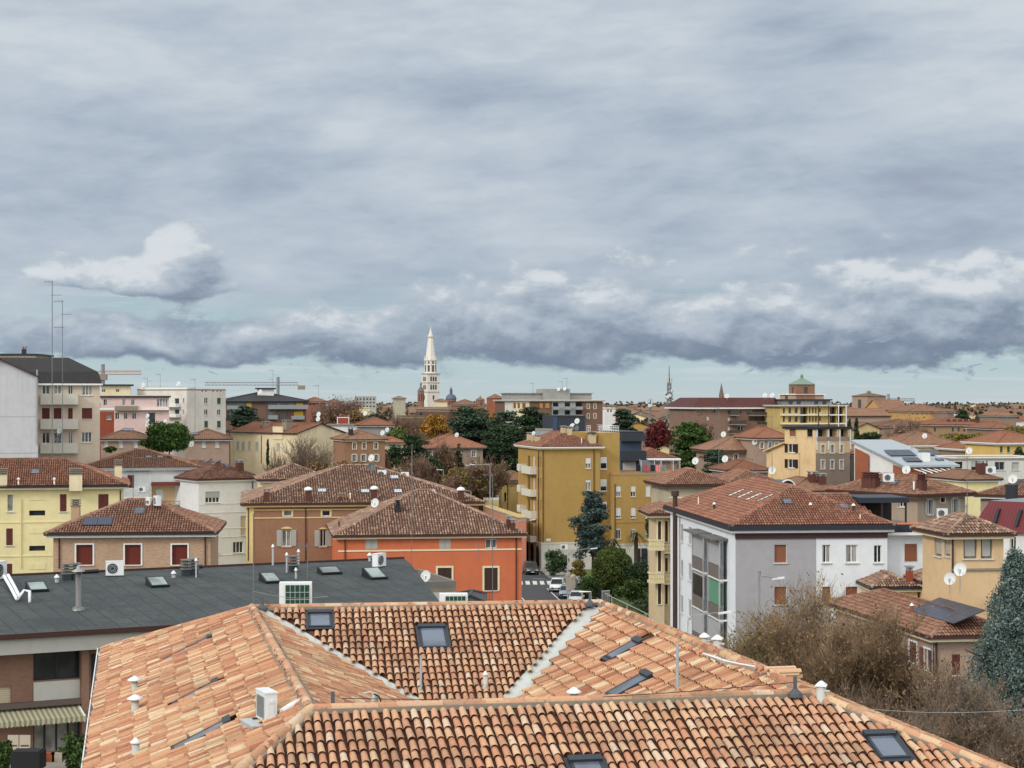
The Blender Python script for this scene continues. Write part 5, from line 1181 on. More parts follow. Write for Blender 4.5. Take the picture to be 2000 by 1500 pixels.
for y0, y1 in ((1052, 1068), (1116, 1132)):
    u0, za, u1, zb = b.rect('F', 1264, y0, 1294, y1); cr = MB(); cr.box(u0, -1.3, za - .25, u1, -.01, za); cr.box(u0, -1.3, zb - .12, u1, -1.15, zb); cr.box(u0, -1.149, zb - .12, u0 + .14, -.01, zb)
    for i in range(9): xx = u0 + .08 + (u1 - u0 - .16) * i / 8; cr.lathe((xx, -1.22, za), [(.05, 0), (.08, (zb - za) * .3), (.04, (zb - za) * .7), (.05, zb - za - .12)], 6)
    cr.build('balustrade', [MATS['cast_stone']], b.root)
b.done()
# white and grey block
wcl = plaster('clean_white', S(226, 230, 234), .10, .10)
b = Bld('white_grey_block', 'white apartment block with a grey painted front, glazed loggias and a large red tiled roof', (1437, 132), (1733, 133.2), 25, eave=1026, wall=wcl)
fas = plain('blue_black_fascia', S(42, 48, 58), .5)
b.hip(.42, .5, M_TILE_RED, 'near', fas, M_WHITE, th=.36)
z = b.ze - b.z0
gp = b.hit('F', 1594, 1080)[0]
b.fboxu('eaves_band', plain('dark_band', S(70, 48, 50), .6), 'F', -.05, z - 1.0, b.w, z - .62, .0, .12)
for x0, x1, y0, y1, k in ((1512.6, 1536, 1064, 1099, 'b:brown'), (1512.6, 1536, 1146, 1181, 'b:brown'), (1606, 1622, 1064, 1099, 'g'), (1652, 1675, 1064, 1099, 'g'), (1707, 1722, 1065, 1099, 'g'), (1606, 1622, 1146, 1181, 'b:brown'), (1652, 1675, 1146, 1181, 'b:brown')): b.win('F', x0, y0, x1, y1, k, deep=.2)
for x0, x1 in ((1606, 1622), (1652, 1675)):
    u0, za, u1, zb = b.rect('F', x0, 1066, x1, 1098); cu = MB()
    for (a, c) in ((u0 + .06, u0 + (u1 - u0) * .3), (u1 - (u1 - u0) * .38, u1 - .06)):
        n = 8; cu.add([(a + (c - a) * k / n * (1 if zz else .75), .155 + .012 * (k % 2), zb if zz else za) for zz in (1, 0) for k in range(n + 1)], [(k, k + 1, n + 2 + k, n + 1 + k) for k in range(n)])
    cu.build('curtain', [M_CURT], b.root)
for x0, x1, dy in ((1329, 1334.4, 0), (1344.5, 1350.3, 5), (1358.2, 1363.8, 10)):
    for y0, h in ((1024, 34), (1094, 33), (1163, 34), (1232, 34)): b.win('L', x0, y0 + dy * (1 + (y0 - 1024) / 260), x1, y0 + h + dy * (1 + (y0 - 1024) / 260), 'b:grey', sill=True, deep=.14)
# loggias near the corner: two glazed columns
lg = plain('loggia_grey', S(172, 174, 176), .6); lgd = plain('loggia_dark', S(112, 108, 104), .5)
for i, (x0, x1) in enumerate(((1366.5, 1389), (1398, 1421))):
    ua = b.hit('L', x0, 1080)[0]; ub = b.hit('L', x1, 1080)[0]; ua, ub = min(ua, ub), max(ua, ub); fz = 3.02; zt = z - 1.35
    b.fboxu('canopy', lgd, 'L', ua - .25, zt + .02, ub + .25, zt + .18, .0, 1.3 - .05 * i)
    for k in range(5):
        zz = zt - fz * (k + 1); o = b.fboxu('loggia', lg, 'L', ua, zz + 1.1, ub, zz + fz - .16, .3, .55) if not (i == 1 and k == 1) else b.fboxu('loggia', striped('green_curtain', S(104, 158, 128), S(84, 136, 108), 1.6, 'X', False), 'L', ua, zz + 1.1, ub, zz + fz - .16, .3, .55)
        pr = MB(); b.fboxu('parapet', lgd if k != 1 else MATS['loggia_dark'], 'L', ua, zz + .1, ub, zz + 1.06, .3, .62); b.fboxu('slab', M_WHITE, 'L', ua - .02, zz - .03, ub + .02, zz + .09, .0, .64)
        if k == 1 and i == 0 or k >= 3: b.fboxu('glazing', M_GLASSK, 'L', ua + .05, zz + 1.12, ub - .05, zz + fz - .3, .56, .6)
    for q in (ua + .05, ub - .05): b.fboxu('mullion', lg, 'L', q - .05, 0, q + .05, zt, .3, .66)
cp = MB(); cp.box(-.02, -.012, -.3, gp, -.001, z - .99); cp.build('grey_render', [plaster('grey_paint', S(166, 164, 168), .10, .08)], b.root)
# the grey coat leaves its windows open
for (x0, x1, y0, y1) in (): pass
for x, y in ((1437, 935), ): pass
for px, py in ((1439, 964), (1456, 968), (1473, 972), (1496, 974)): b.skylight(px, py, .75 if px < 1490 else .6, 1.5, glass=plain('skylight_blind', S(228, 226, 218)))
b.skylight(1538, 981, .8, .9, glass=M_GLASSB); b.skylight(1648, 990, .8, .9, glass=M_GLASSB); b.vent(1395, 996, .09, .45, M_DARK, .15); b.vent(1583, 999, .07, .5, MATS['brick_red'], .14); b.vent(1667, 998, .09, .4, M_DARK, .16); b.vent(1364, 987, .04, .7, M_CREAM); b.vent(1680, 1015, .04, .4, M_CREAM)
# extension of the roof to the right, with the roof terrace
y2 = 4.3; w2 = b.hit('F', 1818, 1060)[0]; zr2 = z + (y2 + .5) * .42
rx = b.hit('F', 1699, 1000)[0]
e2 = MB(); pl = [Vector((6.5, -.5, z + .015)), Vector((rx + 1.1, -.5, z + .015)), Vector((rx - .4, y2, zr2 + .015)), Vector((6.5, y2, zr2 + .015))]
e2.poly(pl, 1); tile_slope(e2, pl, 0, .2, .38, .078, 5); ridge_tiles(e2, pl[3], pl[2], 0, .12, .42, 4, 3); e2.quad(pl[1], Vector((pl[1].x, y2, z)), pl[2], pl[2], 2) if False else e2.poly([pl[1], Vector((rx - .4, y2, z)), pl[2]], 2)
e2.build('roof_extension', [M_TILE_RED, M_PAN, fas, M_MORTAR], b.root)
wg = MB(); wg.box(b.w + .01, .9, -.3, w2, 9, z - .30); wg.build('wing_wall', [wcl], b.root)
tl = MB(); tl.box(rx + 1.1, .4, z - .28, w2 + .3, 1.6, z + .0, 0); tl.box(rx + 1.12, .15, z - .62, w2 + .35, .38, z - .06, 1); tl.box(b.w - .3, .15, z - .85, w2 + .35, .89, z - .64, 2); tl.build('wing_eaves', [plain('orange_tiles', S(206, 118, 74)), fas, M_WHITE], b.root)
u0, za, u1, zb = b.rect('F', 1774, 1064, 1798, 1099); wn = MB(); wn.box(u0 - .05, .86, za, u1 + .05, .895, zb + .05); o = wn.build('window', [M_WHITE], b.root); wn = MB(); wn.box(u0, .84, za + .04, u1, .859, zb); wn.build('blind', [BLIND['brown']], o)
pg = MB(); pg.box(rx - .2, 2.0, zr2 - .55, w2 - 1.0, 6.5, zr2 - .15); pg.build('terrace_roof', [fas], b.root)
for q in (rx + 1.6, w2 - 1.2): b.part('terrace_post', [M_DARK], lambda m: m.box(q - .06, 2.1, z - .3, q + .06, 2.22, zr2 - .56))
b.part('terrace_back', [plain('dark_terrace', S(60, 54, 50), .9)], lambda m: m.box(rx - .2, 6.2, z - .3, w2 - 1, 6.3, zr2 - .56)); b.part('terrace_floor', [M_MORTAR], lambda m: m.box(b.w + .02, 1.62, z - .29, w2, 9, z - .2))
# tall dark flue at the far end of the white side wall
u, _ = b.hit('L', 1326, 1000); b.part('flue', [plain('flue_brown', S(74, 56, 52), .5)], lambda m: (m.tube([(-.45, u - .6, 0), (-.45, u - .6, z + 1.05)], .2, 10), m.tube([(-.45, u - .6, z + 1.06), (-.45, u - .6, z + 1.5)], .33, 10)), smooth=False)
b.done()
# a hole in the grey coat for each window: rebuild the coat as strips
for o in list(b.root.children):
    if o.name.startswith('grey_render'):
        hs = sorted([h for h in b.holes['F'] if h[0] < gp]); me = o.data; mb = MB(); cuts = sorted({0 - .02, gp} | {h[0] for h in hs} | {min(h[2], gp) for h in hs}); zs_ = sorted({-.3, z - .99} | {h[1] for h in hs} | {h[3] for h in hs})
        for i in range(len(cuts) - 1):
            for j in range(len(zs_) - 1):
                cx, cz = (cuts[i] + cuts[i + 1]) / 2, (zs_[j] + zs_[j + 1]) / 2
                if not any(h[0] < cx < h[2] and h[1] < cz < h[3] for h in hs): mb.quad((cuts[i], -.012, zs_[j]), (cuts[i + 1], -.012, zs_[j]), (cuts[i + 1], -.012, zs_[j + 1]), (cuts[i], -.012, zs_[j + 1]))
        mats_ = list(me.materials); bpy.data.objects.remove(o); mb.build('grey_render', mats_, b.root); break
# house behind the white block, seen on its corner
b = Bld('hip_roof_house', 'taupe corner house with blue grey shutters and a broad brown hipped roof', (1792, 165), (1885, 168.6), 10.5, eave=966, wall=plaster('taupe_light', S(168, 148, 128), .3, .2)); b.hip(.40, .75, M_TILE_BRN, 'mid', M_GUTTER, M_TAUPE2 if False else MATS['dark_soffit'])
for x0, x1, y0, y1 in ((1811, 1821, 976, 1005), (1860, 1870, 974, 1003)): b.win('F', x0, y0, x1, y1, 'o:grey', trim=M_WHITE, shut=.28)
b.win('F', 1837, 971, 1845, 981, 'k', trim=M_WHITE); b.win('L', 1755, 974, 1768, 990, 'g'); b.win('L', 1668, 968, 1680, 985, 'g')
for x, y in ((1693, 952), (1702, 953), (1709, 953), (1800, 957)): b.chimney(x, y, .7, .9, M_CHIM, 'louvre', capm=M_CHIM)
b.skylight(1715, 942, 1.0, .9); b.skylight(1745, 944, 1.0, .9); b.vent(1785, 957, .07, .8, M_WHITEMET); b.done()
ac_unit(1736, 942, 168, 'white air conditioner on the brown hipped roof of the taupe corner house', 1.0, .75, .35); dish(1770, 917, 172, 1.0, 'white dish on the peak of the taupe corner house roof', post=.6)
ac_unit(1841, 1012, 158, 'white air conditioner on a terrace below the taupe corner house', .9, .75, .35)
# loggia house
b = Bld('loggia_house', 'small peach corner house with wide curtained windows under a curved tile hipped roof', (1858, 115), (1960, 115.5), 5, eave=1042, wall=plaster('peach_render', S(218, 184, 138), .3, .2)); b.hip(.45, .6, M_TILE_OLD, 'near', M_GUTTER, M_CREAM)
for x0, x1 in ((1882, 1908), (1916, 1938)): b.win('F', x0, 1048, x1, 1091, 'g', frame=plain('grey_frame', S(120, 118, 108)), split=1); u0, za, u1, zb = b.rect('F', x0, 1049, x1, 1090); b.part('curtain', [M_CURT], lambda m: m.box(u0 + .1, .1, za + .1, u1 - .1, .115, zb - .08))
for x0, x1 in ((1825, 1839), (1844, 1856)): b.win('L', x0, 1044, x1, 1086, 'g', frame=MATS['grey_frame']); u0, za, u1, zb = b.rect('L', x0, 1045, x1, 1085); b.part('curtain', [M_CURT], lambda m: m.box(.1, u0 + .1, za + .1, .115, u1 - .1, zb - .08))
b.pipe('F', 1860, 1046, 1120); b.fbox('string_course', M_MORTAR, 'F', 1858, 1110, 1958, 1114, .0, .12); b.done()
dish(1855, 1130, 113, .75, 'white round dish on the small tiled roofs under the peach house', post=.7); q = dish(1875, 1112, 112.5, .8, 'square white dish stood on its corner beside the peach house', post=1.2)
b = Bld('small_tiled_house', 'low cream outbuilding with a curved tile roof and a stub chimney below the peach house', (1708, 129), (1792, 129.1), 6, eave=1146, wall=plaster('cream_outhouse', S(220, 192, 142), .3, .2)); b.hip(.36, .4, M_TILE_OLD, 'near', fas, M_CREAM)
b.chimney(1776, 1132, .45, .8, MATS['brick_red'], 'slab'); b.part('stub_wall', [W_CREAM], lambda m: (m.box(.1, 5.0, 0, .75, 5.6, b.ze + 1.6), m.box(.76, 5.2, 0, 3.6, 5.45, b.ze + 1.2), m.box(0, 4.9, b.ze + 1.6, .85, 5.7, b.ze + 1.75))); b.done()
b = Bld('small_tiled_house', 'narrow tiled lean-to rising against the peach house wall', (1806, 128), (1856, 128.1), 4, eave=1136, wall=MATS['cream_outhouse']); b.hip(.5, .3, M_TILE_OLD, 'near', M_GUTTER); b.done()
# house with the solar panels
b = Bld('solar_house', 'brick house with a brown tiled roof, black solar panels on it and maroon shutters', (1826, 108), (1975, 108.8), 17.5, eave=1241, wall=B_PALE); b.hip(.37, .6, M_TILE_BRN, 'near', M_GUTTER, M_CREAM)
b.win('L', 1777, 1254, 1791, 1293, 's:maroon', trim=M_WHITE); b.win('L', 1806, 1268, 1817, 1309, 'o:maroon', trim=M_WHITE, shut=.6); b.win('F', 1859, 1278, 1875, 1318, 's:maroon', trim=None); b.pipe('F', 1828, 1245, 1400); b.pipe('L', 1824, 1245, 1400, M_GALV)
pl = [p for p in b.planes if slope_axes(p)[2].x < -.2][0]; u, v, n = slope_axes(pl)
if u.y < 0: u = -u
wn_ = b.ux * n.x + b.uy * n.y + Vector((0, 0, n.z)); c0 = b.loc(hitplane(1862, 1222, b.wor(pl[0]), wn_))
for i in range(4):
    for j in range(2): l = c0 + u * (i * 1.75 + .9) - v * (j * 1.12 + .6) + n * .10; mb = MB(); mb.obox(l, u * .86, v * .55, n * .025); mb.build('solar_panel', [M_SOLARP], b.root)
b.vent(1781, 1200, .11, .55, plain('clay_pipe', S(120, 72, 52)), .15); b.done()
# red metal mansard at the right edge
b = Bld('mansard_house', 'white house with a dark red ribbed metal mansard roof at the right edge', (1912, 128), (2060, 124), 10, eave=1036, wall=W_WHITE)
rm = striped('red_metal', S(112, 50, 54), S(96, 42, 46), 1.3, 'X', False); z = b.ze; mb = MB()
mb.quad(Vector((-.5, -.4, z)), Vector((b.w, -.4, z)), Vector((b.w, 1.0, z + 2.1)), Vector((.3, 1.0, z + 2.1))); mb.quad(Vector((-.5, -.4, z)), Vector((.3, 1.0, z + 2.1)), Vector((.3, 9, z + 2.1)), Vector((-.5, 10, z)))
mb.quad(Vector((.3, 1.0, z + 2.1)), Vector((b.w, 1.0, z + 2.1)), Vector((b.w, 9, z + 2.1)), Vector((.3, 9, z + 2.1)), 1); mb.quad(Vector((-.5, -.4, z)), Vector((-.5, 10, z)), Vector((b.w, 10, z)), Vector((b.w, -.4, z)), 2); b.roof = mb.build('roof', [rm, plain('grey_roof_sheet', S(128, 134, 138)), M_DARK], b.root); b.top = z - .05
for q in (1.3, 3.0): b.part('roof_window', [M_DARK], lambda m, q=q: m.obox((q, .12, z + 1.05), (.12, 0, 0), (0, .08, 0), (0, .35, .55)))
b.win('F', 1972, 1048, 1984, 1090, 'g'); b.done()
# mid distance on the right
b = Bld('cream_tower_house', 'tall peeling cream house with dark open shutters and a loggia on its grey side', (1593, 250), (1660, 254), 6.1, eave=834, wall=plaster('peeling_cream', S(224, 190, 140), .5, .4)); b.flat(.08, M_DARK, M_DARK, .25)
b.win('L', 1539, 867, 1553, 884, 'o:black', shut=.55); b.win('L', 1539, 897, 1553, 914, 'o:black', shut=.55); b.win('L', 1542, 837, 1554, 852, 'b:brown'); b.win('L', 1576, 838, 1587, 853, 'k')
gr = MB(); gr.box(-.01, -.02, -.3, b.w, -.002, b.ze - .4); 
for x in (1604, 1622, 1640):
    b.win('F', x, 869, x + 6.5, 885, 'g', trim=M_WHITE); b.win('F', x, 899, x + 6.5, 916, 'g', trim=M_WHITE)
for x in (1597.5, 1617, 1639): b.win('F', x, 837.5, x + 17, 853, 'k', sill=False, deep=.9)
b.part('step_wall', [MATS['peeling_cream']], lambda m: (m.box(.02, 6.11, -.3, 4, 9.8, 14.6), m.add([(.02, 6.11, 14.6), (.02, 9.8, 14.6), (.02, 9.8, b.ze - 3.6), (.02, 6.11, b.ze - 2.4), (4, 6.11, 14.6), (4, 9.8, 14.6), (4, 9.8, b.ze - 3.6), (4, 6.11, b.ze - 2.4)], [(0, 1, 2, 3), (4, 5, 6, 7), (1, 5, 6, 2)]), m.obox((1.8, 8.0, b.ze - 2.95), (2.3, 0, 0), (0, 2.0, -.65), (0, .03, .08))))
for q in (.05, 2.35, 4.6, b.w - .1): b.part('pier', [M_WHITE], lambda m: m.box(q, -.06, b.ze - 3.2, q + .3, -.021, b.ze - .3))
b.fbox('loggia_rail', W_TAUPE, 'F', 1594, 853, 1659, 861, .0, .06); b.wall = MATS['peeling_cream']; b.done()
# darker render on its street side only
for o in list(b.root.children):
    if o.name.startswith('wall'):
        o.data.materials.append(W_TAUPE)
        for p in o.data.polygons:
            if p.normal.y < -.9 or p.normal.y > .9: p.material_index = 1 if abs(p.center.y) < .05 and p.center.z < b.ze - 3.2 else 0
b = Bld('step_house', 'lower cream step of the peeling cream house with a slanting roof', (1540, 252), (1541, 252.05), 1, eave=880, wall=W_CREAM) if False else None
b = Bld('brick_house', 'brown brick house with a terracotta roof left of the peeling cream house', (1475, 268), (1540, 269), 9, eave=855, wall=B_PALE); b.hip(.5, .5, M_FAR2, 'far', M_GUTTER, M_WHITE)
for x in (1485, 1501, 1514): b.win('F', x, 864, x + 6, 876, 'g', trim=M_WHITE)
b.done()
b = Bld('brick_house', 'low brown brick house with a wide mossy hipped roof before the big red roofed block', (1392, 272), (1492, 273), 11, eave=879, wall=B_PALE); b.hip(.40, .8, M_FAR1, 'far', M_GUTTER, M_MORTAR)
for x in (1434, 1457, 1480): b.win('F', x, 887, x + 7, 902, 'g', trim=M_WHITE)
b.done(); dish(1413, 848, 272, 1.1, 'white dish in front of the big red roofed brick block'); dish(1474, 863, 268, 1.1, 'white dish at the peak of the mossy hipped roof'); dish(1416, 896, 240, 1.4, 'large white dish before the low brick house with the wide mossy roof'); dish(1508, 918, 205, 1.3, 'large white dish on a pole left of the peeling cream wall', post=2.2); dish(1358, 900, 230, .9, 'grey white dish behind the frieze villa roof')
b = Bld('tiled_house', 'low tiled house with a long roof between the frieze villa and the brick house', (1425, 245), (1500, 246), 8, eave=918, wall=W_BRN); b.hip(.38, .5, M_FAR2, 'far'); b.done()
b = Bld('tiled_house', 'low tiled house under the peeling cream wall, two stub chimneys on its roof', (1545, 200), (1640, 201), 9, eave=958, wall=W_WHITE); b.hip(.38, .5, M_FAR1, 'far', M_GUTTER); b.chimney(1586, 940, .8, .8); b.chimney(1605, 938, .8, .8); b.done()
b = Bld('arched_glasshouse', 'small round topped glazed gable between tiled roofs', (1524, 195), (1553, 195.3), 3, eave=953, wall=M_GLASSK); mb = MB(); r_ = b.w / 2; b.top = b.ze
N_ = 12; cc = [Vector((r_ + r_ * math.cos(math.pi * i / N_), 0, b.ze + r_ * math.sin(math.pi * i / N_))) for i in range(N_ + 1)]; mb.poly(cc, 0)
for i in range(N_): mb.quad(cc[i], cc[i + 1], cc[i + 1] + Vector((0, 3, 0)), cc[i] + Vector((0, 3, 0)), 0)
mb.build('roof', [M_GLASSK], b.root); mb = MB(); mb.tube([c + Vector((0, -.05, 0)) for c in cc], .09, 5); mb.build('frame', [M_WHITE], b.root); b.done()
b = Bld('brick_house', 'brown house with a metal stair tower and dark balconies right of the peeling cream house', (1660, 262), (1730, 263), 10, eave=886, wall=W_BRN); b.hip(.36, .4, M_FAR2, 'far', M_GUTTER, M_MORTAR)
b.part('stair_tower', [plain('tower_grey', S(104, 106, 108), .5)], lambda m: m.box(b.hit('F', 1661, 900)[0], -1.5, 0, b.hit('F', 1678, 900)[0], -.01, b.ze - .3)); b.balcony('F', 1697, 908, 1727, 926, 1.2, M_DARK)
for x in (1681, 1700, 1715): b.win('F', x, 893, x + 7, 912, 'g', sill=False)
b.done()
# modern house with grey sheet roof and white pergola
b = Bld('grey_sheet_house', 'modern brick house with a pale grey sheet roof, dark solar panels and a white pergola', (1775, 236), (1858, 237), 11, eave=908, wall=plaster('brick_orange', S(160, 92, 64)))
z = b.ze; w = b.w; mb = MB(); pl = [Vector((-1, -.5, z)), Vector((w + 1, -.5, z)), Vector((w - 4, 11, z + 3.1)), Vector((-4, 11, z + 3.1))]; mb.poly(pl); mb.poly([p - Vector((0, 0, .3)) for p in pl])
for i in range(4): mb.quad(pl[i], pl[(i + 1) % 4], pl[(i + 1) % 4] - Vector((0, 0, .3)), pl[i] - Vector((0, 0, .3)))
b.roof = mb.build('roof', [plain('pale_sheet', S(168, 176, 182), .4, .3)], b.root); b.planes = [pl]; b.top = z - .35
b.part('side_wall', [W_WHITE], lambda m: m.poly([Vector((-.6, 0, z - 6)), Vector((-.6, 0, z - .32)), Vector((-3.6, 10.5, z + 2.6)), Vector((-3.6, 10.5, z - 6))]))
b.part('side_panel', [MATS['brick_orange']], lambda m: m.poly([Vector((-1.4, 2, z - 6)), Vector((-1.4, 2, z)), Vector((-.7, 0, z - .5)), Vector((-.7, 0, z - 6))])); b.part('side_panel', [MATS['brick_orange']], lambda m: m.poly([Vector((-3.7, 10, z - 6)), Vector((-3.7, 10, z + 2)), Vector((-2.9, 7, z + 1.2)), Vector((-2.9, 7, z - 6))]))
solar(b, 1758, 886, 1.2, 2.6, 3); solar(b, 1782, 899, 1.1, 1.8, 2); solar(b, 1815, 882, 1.2, 2.2, 2); b.chimney(1805, 899, 1.2, 1.0, M_WHITE, 'none'); b.skylight(1835, 898, 1.0, .8)
pe = MB()
for i in range(7): q = .6 + i * (w - .4) / 6; pe.tube([(q, 0, z - .5), (q + .6, -2.4, z - .9), (q + .9, -3.0, z - 1.4), (q + .9, -3.0, z - 5.5)], .08, 5)
pe.build('pergola', [M_WHITEMET], b.root); b.win('F', 1798, 916, 1810, 936, 'g'); b.win('F', 1825, 916, 1832, 930, 'g'); b.done()
b = Bld('white_flat_house', 'long white flat roofed house with wide windows at the right edge', (1856, 244), (2030, 246), 9, eave=893, wall=plaster('stone_white', S(206, 204, 196))); b.flat(.15, M_MORTAR, M_WHITE, .1)
b.win('F', 1897, 901, 1917, 919, 'h:grey', half=.6, split=0); b.win('F', 1943, 902, 1962, 918, 'g', split=1, frame=M_GALV); b.win('F', 1976, 903, 1990, 918, 'b:grey'); b.win('F', 1865, 902, 1880, 915, 'k'); b.done()
b = Bld('tiled_house', 'tiled house with a wide brown hipped roof behind the grey sheet roof', (1752, 300), (1880, 302), 12, eave=870, wall=W_CREAM); b.hip(.36, .6, M_FAR1, 'far', M_WHITE); b.win('F', 1870, 874, 1876, 884, 'g'); b.done(); dish(1806, 851, 300, 1.2, 'white dish on the ridge of the wide brown hipped roof')
b = Bld('tiled_house', 'house with dark red roof and a row of white windows beside the yellow villa', (1882, 290), (1947, 291), 10, eave=877, wall=W_BRN); b.hip(.36, .5, M_FAR2, 'far', M_WHITE)
for i in range(6): b.win('F', 1890 + i * 9, 884, 1895 + i * 9, 890, 'g', sill=False, trim=None)
b.done()
b = Bld('yellow_villa', 'bright yellow villa with green shutters at the right edge', (1949, 272), (2040, 274), 10, eave=865, wall=plaster('bright_yellow', S(222, 184, 96))); b.hip(.4, .5, M_FAR2, 'far', M_WHITE, M_WHITE)
for x in (1953, 1967): b.win('F', x, 872, x + 5, 884, 's:green')
b.done(); dish(1892, 864, 286, 1.0, 'left one of two dishes on the dark red roof'); dish(1899, 864, 286, 1.0, 'right one of two dishes on the dark red roof'); dish(1893, 880, 240, 1.2, 'white dish on a mast above the white flat roofed house', post=1.5)
b = Bld('tiled_house', 'house with a broad brown roof between the corner house and the white flat house', (1882, 215), (1950, 216), 9, eave=936, wall=W_YEL); b.hip(.35, .4, M_FAR1, 'far', M_GUTTER); b.chimney(1917, 924, 1.1, 1.2); b.done(); ac_unit(1936, 926, 214, 'white air conditioner on the roof by the white flat house', 1.1, .8, .4)
b = Bld('tiled_house', 'house with a large rusty hipped roof at the right edge above the red mansard', (1915, 178), (2060, 174), 16, eave=966, wall=W_TAUPE); b.hip(.36, .6, M_TILE_BRN, 'mid', M_GUTTER); b.skylight(1985, 935, 1.2, 1.4, glass=M_DARK); b.done(); dish(1978, 935, 172, 1.25, 'white dish on the rusty hipped roof at the right edge', post=.9)
b = Bld('tiled_house', 'house with a grey roof terrace and a shiny black chimney above the red mansard', (1935, 150), (2050, 147), 8, eave=985, wall=W_TAUPE); b.flat(.1, plain('slate_terrace', S(112, 118, 124)), M_MORTAR, .2); b.chimney(1976, 975, .8, 1.6, M_DARK, 'none'); b.done()
b = Bld('tiled_house', 'low house with a plain terracotta roof behind the white block and the loggia house', (1560, 178), (1640, 179), 7, eave=985, wall=W_WHITE); b.hip(.36, .4, M_TILE_BRN, 'mid'); b.done()
# big red roofed brick block and its yellow neighbour
b = Bld('red_roof_block', 'big brick apartment block with a dark red sheet roof and green planted balconies', (1358, 332), (1524, 336), 15, eave=795, wall=brick('block_brick2', S(140, 104, 88), S(126, 92, 78), S(146, 124, 108)))
z = b.ze; w = b.w; mb = MB(); rr = plain('dark_red_sheet', S(80, 42, 38), .7, var=.3, sc=.5); T_ = [(1.5, 2.0), (w - .2, 2.0), (w - .2, 13), (1.5, 13)]; B_ = [(-.8, -.8), (w + .3, -.8), (w + .3, 15.8), (-.8, 15.8)]
for i in range(4): mb.quad(Vector((*B_[i], z)), Vector((*B_[(i + 1) % 4], z)), Vector((*T_[(i + 1) % 4], z + 1.75)), Vector((*T_[i], z + 1.75)))
mb.poly([Vector((*p, z + 1.75)) for p in T_]); b.roof = mb.build('roof', [rr], b.root); b.slab(-.7, -.7, w + .2, 15.7, z - .35, z - .01, M_WHITE, 'cornice'); b.planes = [[Vector((*p, z + 1.75)) for p in T_]]; b.top = z - .36
for x, y in ((1441, 768), (1501, 768), (1429, 772)): b.chimney(x, y, 1.6 if x > 1490 else .8, 1.0, rr, 'slab', capm=rr)
b.chimney(1500, 771, 4.5, 1.6, rr, 'slab', 2, rr)
for x0, y0 in ((1360, 794.5), (1391, 797), (1421, 797), (1380, 812), (1380, 831), (1421, 814), (1443, 798), (1421, 832)): b.win('F', x0, y0 + 1, x0 + 5, y0 + 9, 'k' if y0 < 800 else 'b:white', sill=False)
for x0, y0, x1, y1 in ((1424, 803, 1440, 812), (1460, 805, 1532, 812), (1424, 821, 1453, 830), (1480, 824, 1545, 831), (1424, 840, 1453, 848), (1480, 843, 1540, 850)): b.balcony('F', x0, y0, min(x1, 1523.5), y1, 1.2, M_MORTAR, railm=plain('rail_dark', S(70, 66, 62)))
for x0, y0, x1, y1 in ((1441, 831, 1452, 842), (1484, 833, 1500, 842), (1504, 833, 1520, 842), (1470, 797, 1510, 804), (1462, 814, 1520, 822)): b.win('F', x0, y0, x1, y1, 'g' if y0 > 825 else 'k', sill=False)
b.done(); dish(1420, 773, 334, 1.0, 'white dish at the left on the dark red sheet roof'); dish(1494, 771.5, 333, 1.2, 'left one of two white dishes in front of the red roof cabin'); dish(1508, 771.5, 333, 1.2, 'right one of two white dishes in front of the red roof cabin')
b = Bld('yellow_balcony_block', 'yellow apartment block with white framed balconies beside the dark red roof', (1523, 328), (1650, 331), 12, eave=791, wall=plaster('sun_yellow', S(198, 168, 100))); b.flat(.1, M_MORTAR, M_WHITE, .5)
for y0 in (796, 813): 
    for x0, x1 in ((1529, 1533), (1540, 1545), (1552, 1558), (1580, 1583), (1586, 1589), (1592, 1595)): b.win('F', x0, y0, x1, y0 + 11, 'k', sill=False)
    for x0, x1 in ((1563, 1577), (1621, 1633), (1635, 1647)): b.win('F', x0, y0 - 1, x1, y0 + 13, 'k', sill=False, deep=1.0)
    b.win('F', 1599, y0 + 1, 1603, y0 + 9, 'k', sill=False); b.fbox('slab', M_WHITE, 'F', 1524, y0 + 13.5, 1649, y0 + 15.5, .0, .8)
for x in (1595, 1615, 1634, 1649): b.fbox('pier', M_GUTTER if x in (1595, 1615) else M_WHITE, 'F', x - .8, 792, x + .8, 845, .81, .9)
b.done()
b = Bld('roof_cabins', 'grey roof cabins and planters on the yellow balcony block', (1530, 332), (1622, 333), 6, eave=779, wall=plaster('cabin_grey', S(136, 136, 134))); b.flat(.05, M_DARK, None, .3)
for x in (1540, 1556, 1590, 1606): b.win('F', x, 781, x + 8, 790, 'k', sill=False)
b.done()
# long apartment block in the middle distance
b = Bld('long_apartments', 'long flat roofed apartment block with a white end, dark brick and grey balconies', (986, 420), (1177, 424), 14, eave=781, wall=B_DARK); b.flat(.12, M_MORTAR, M_WHITE, .5)
b.fbox('white_bay', plaster('bay_white', S(214, 208, 196)), 'F', 986, 783, 1002, 840, .0, .12); b.fbox('cream_bay', W_CREAM, 'F', 1002.2, 783, 1034, 840, .0, .10)
gb = plain('bay_grey', S(150, 152, 152)); b.fbox('grey_bay', gb, 'F', 1078, 784, 1124, 840, .0, .10)
for x0, x1 in ((1003, 1007), (1011, 1015), (1020, 1026), (1054, 1060), (1065, 1073)): b.fbox('blind', BLIND['brown'] if x0 < 1030 else plain('amber_blind', S(180, 128, 70)), 'F', x0, 787, x1, 797, .12, .16)
for x0, x1 in ((1080, 1090), (1103, 1113), (1125, 1136)):
    for y0 in (786, 802): b.fbox('window', M_GLASSK, 'F', x0, y0, x1, y0 + 9, .11, .14); b.balcony('F', x0 - 1, y0 + 8, x1 + 1, y0 + 14, 1.0, gb)
for x0 in (1147, 1160):
    for y0 in (789, 808): b.win('F', x0, y0, x0 + 4, y0 + 9, 'g', trim=M_CREAM)
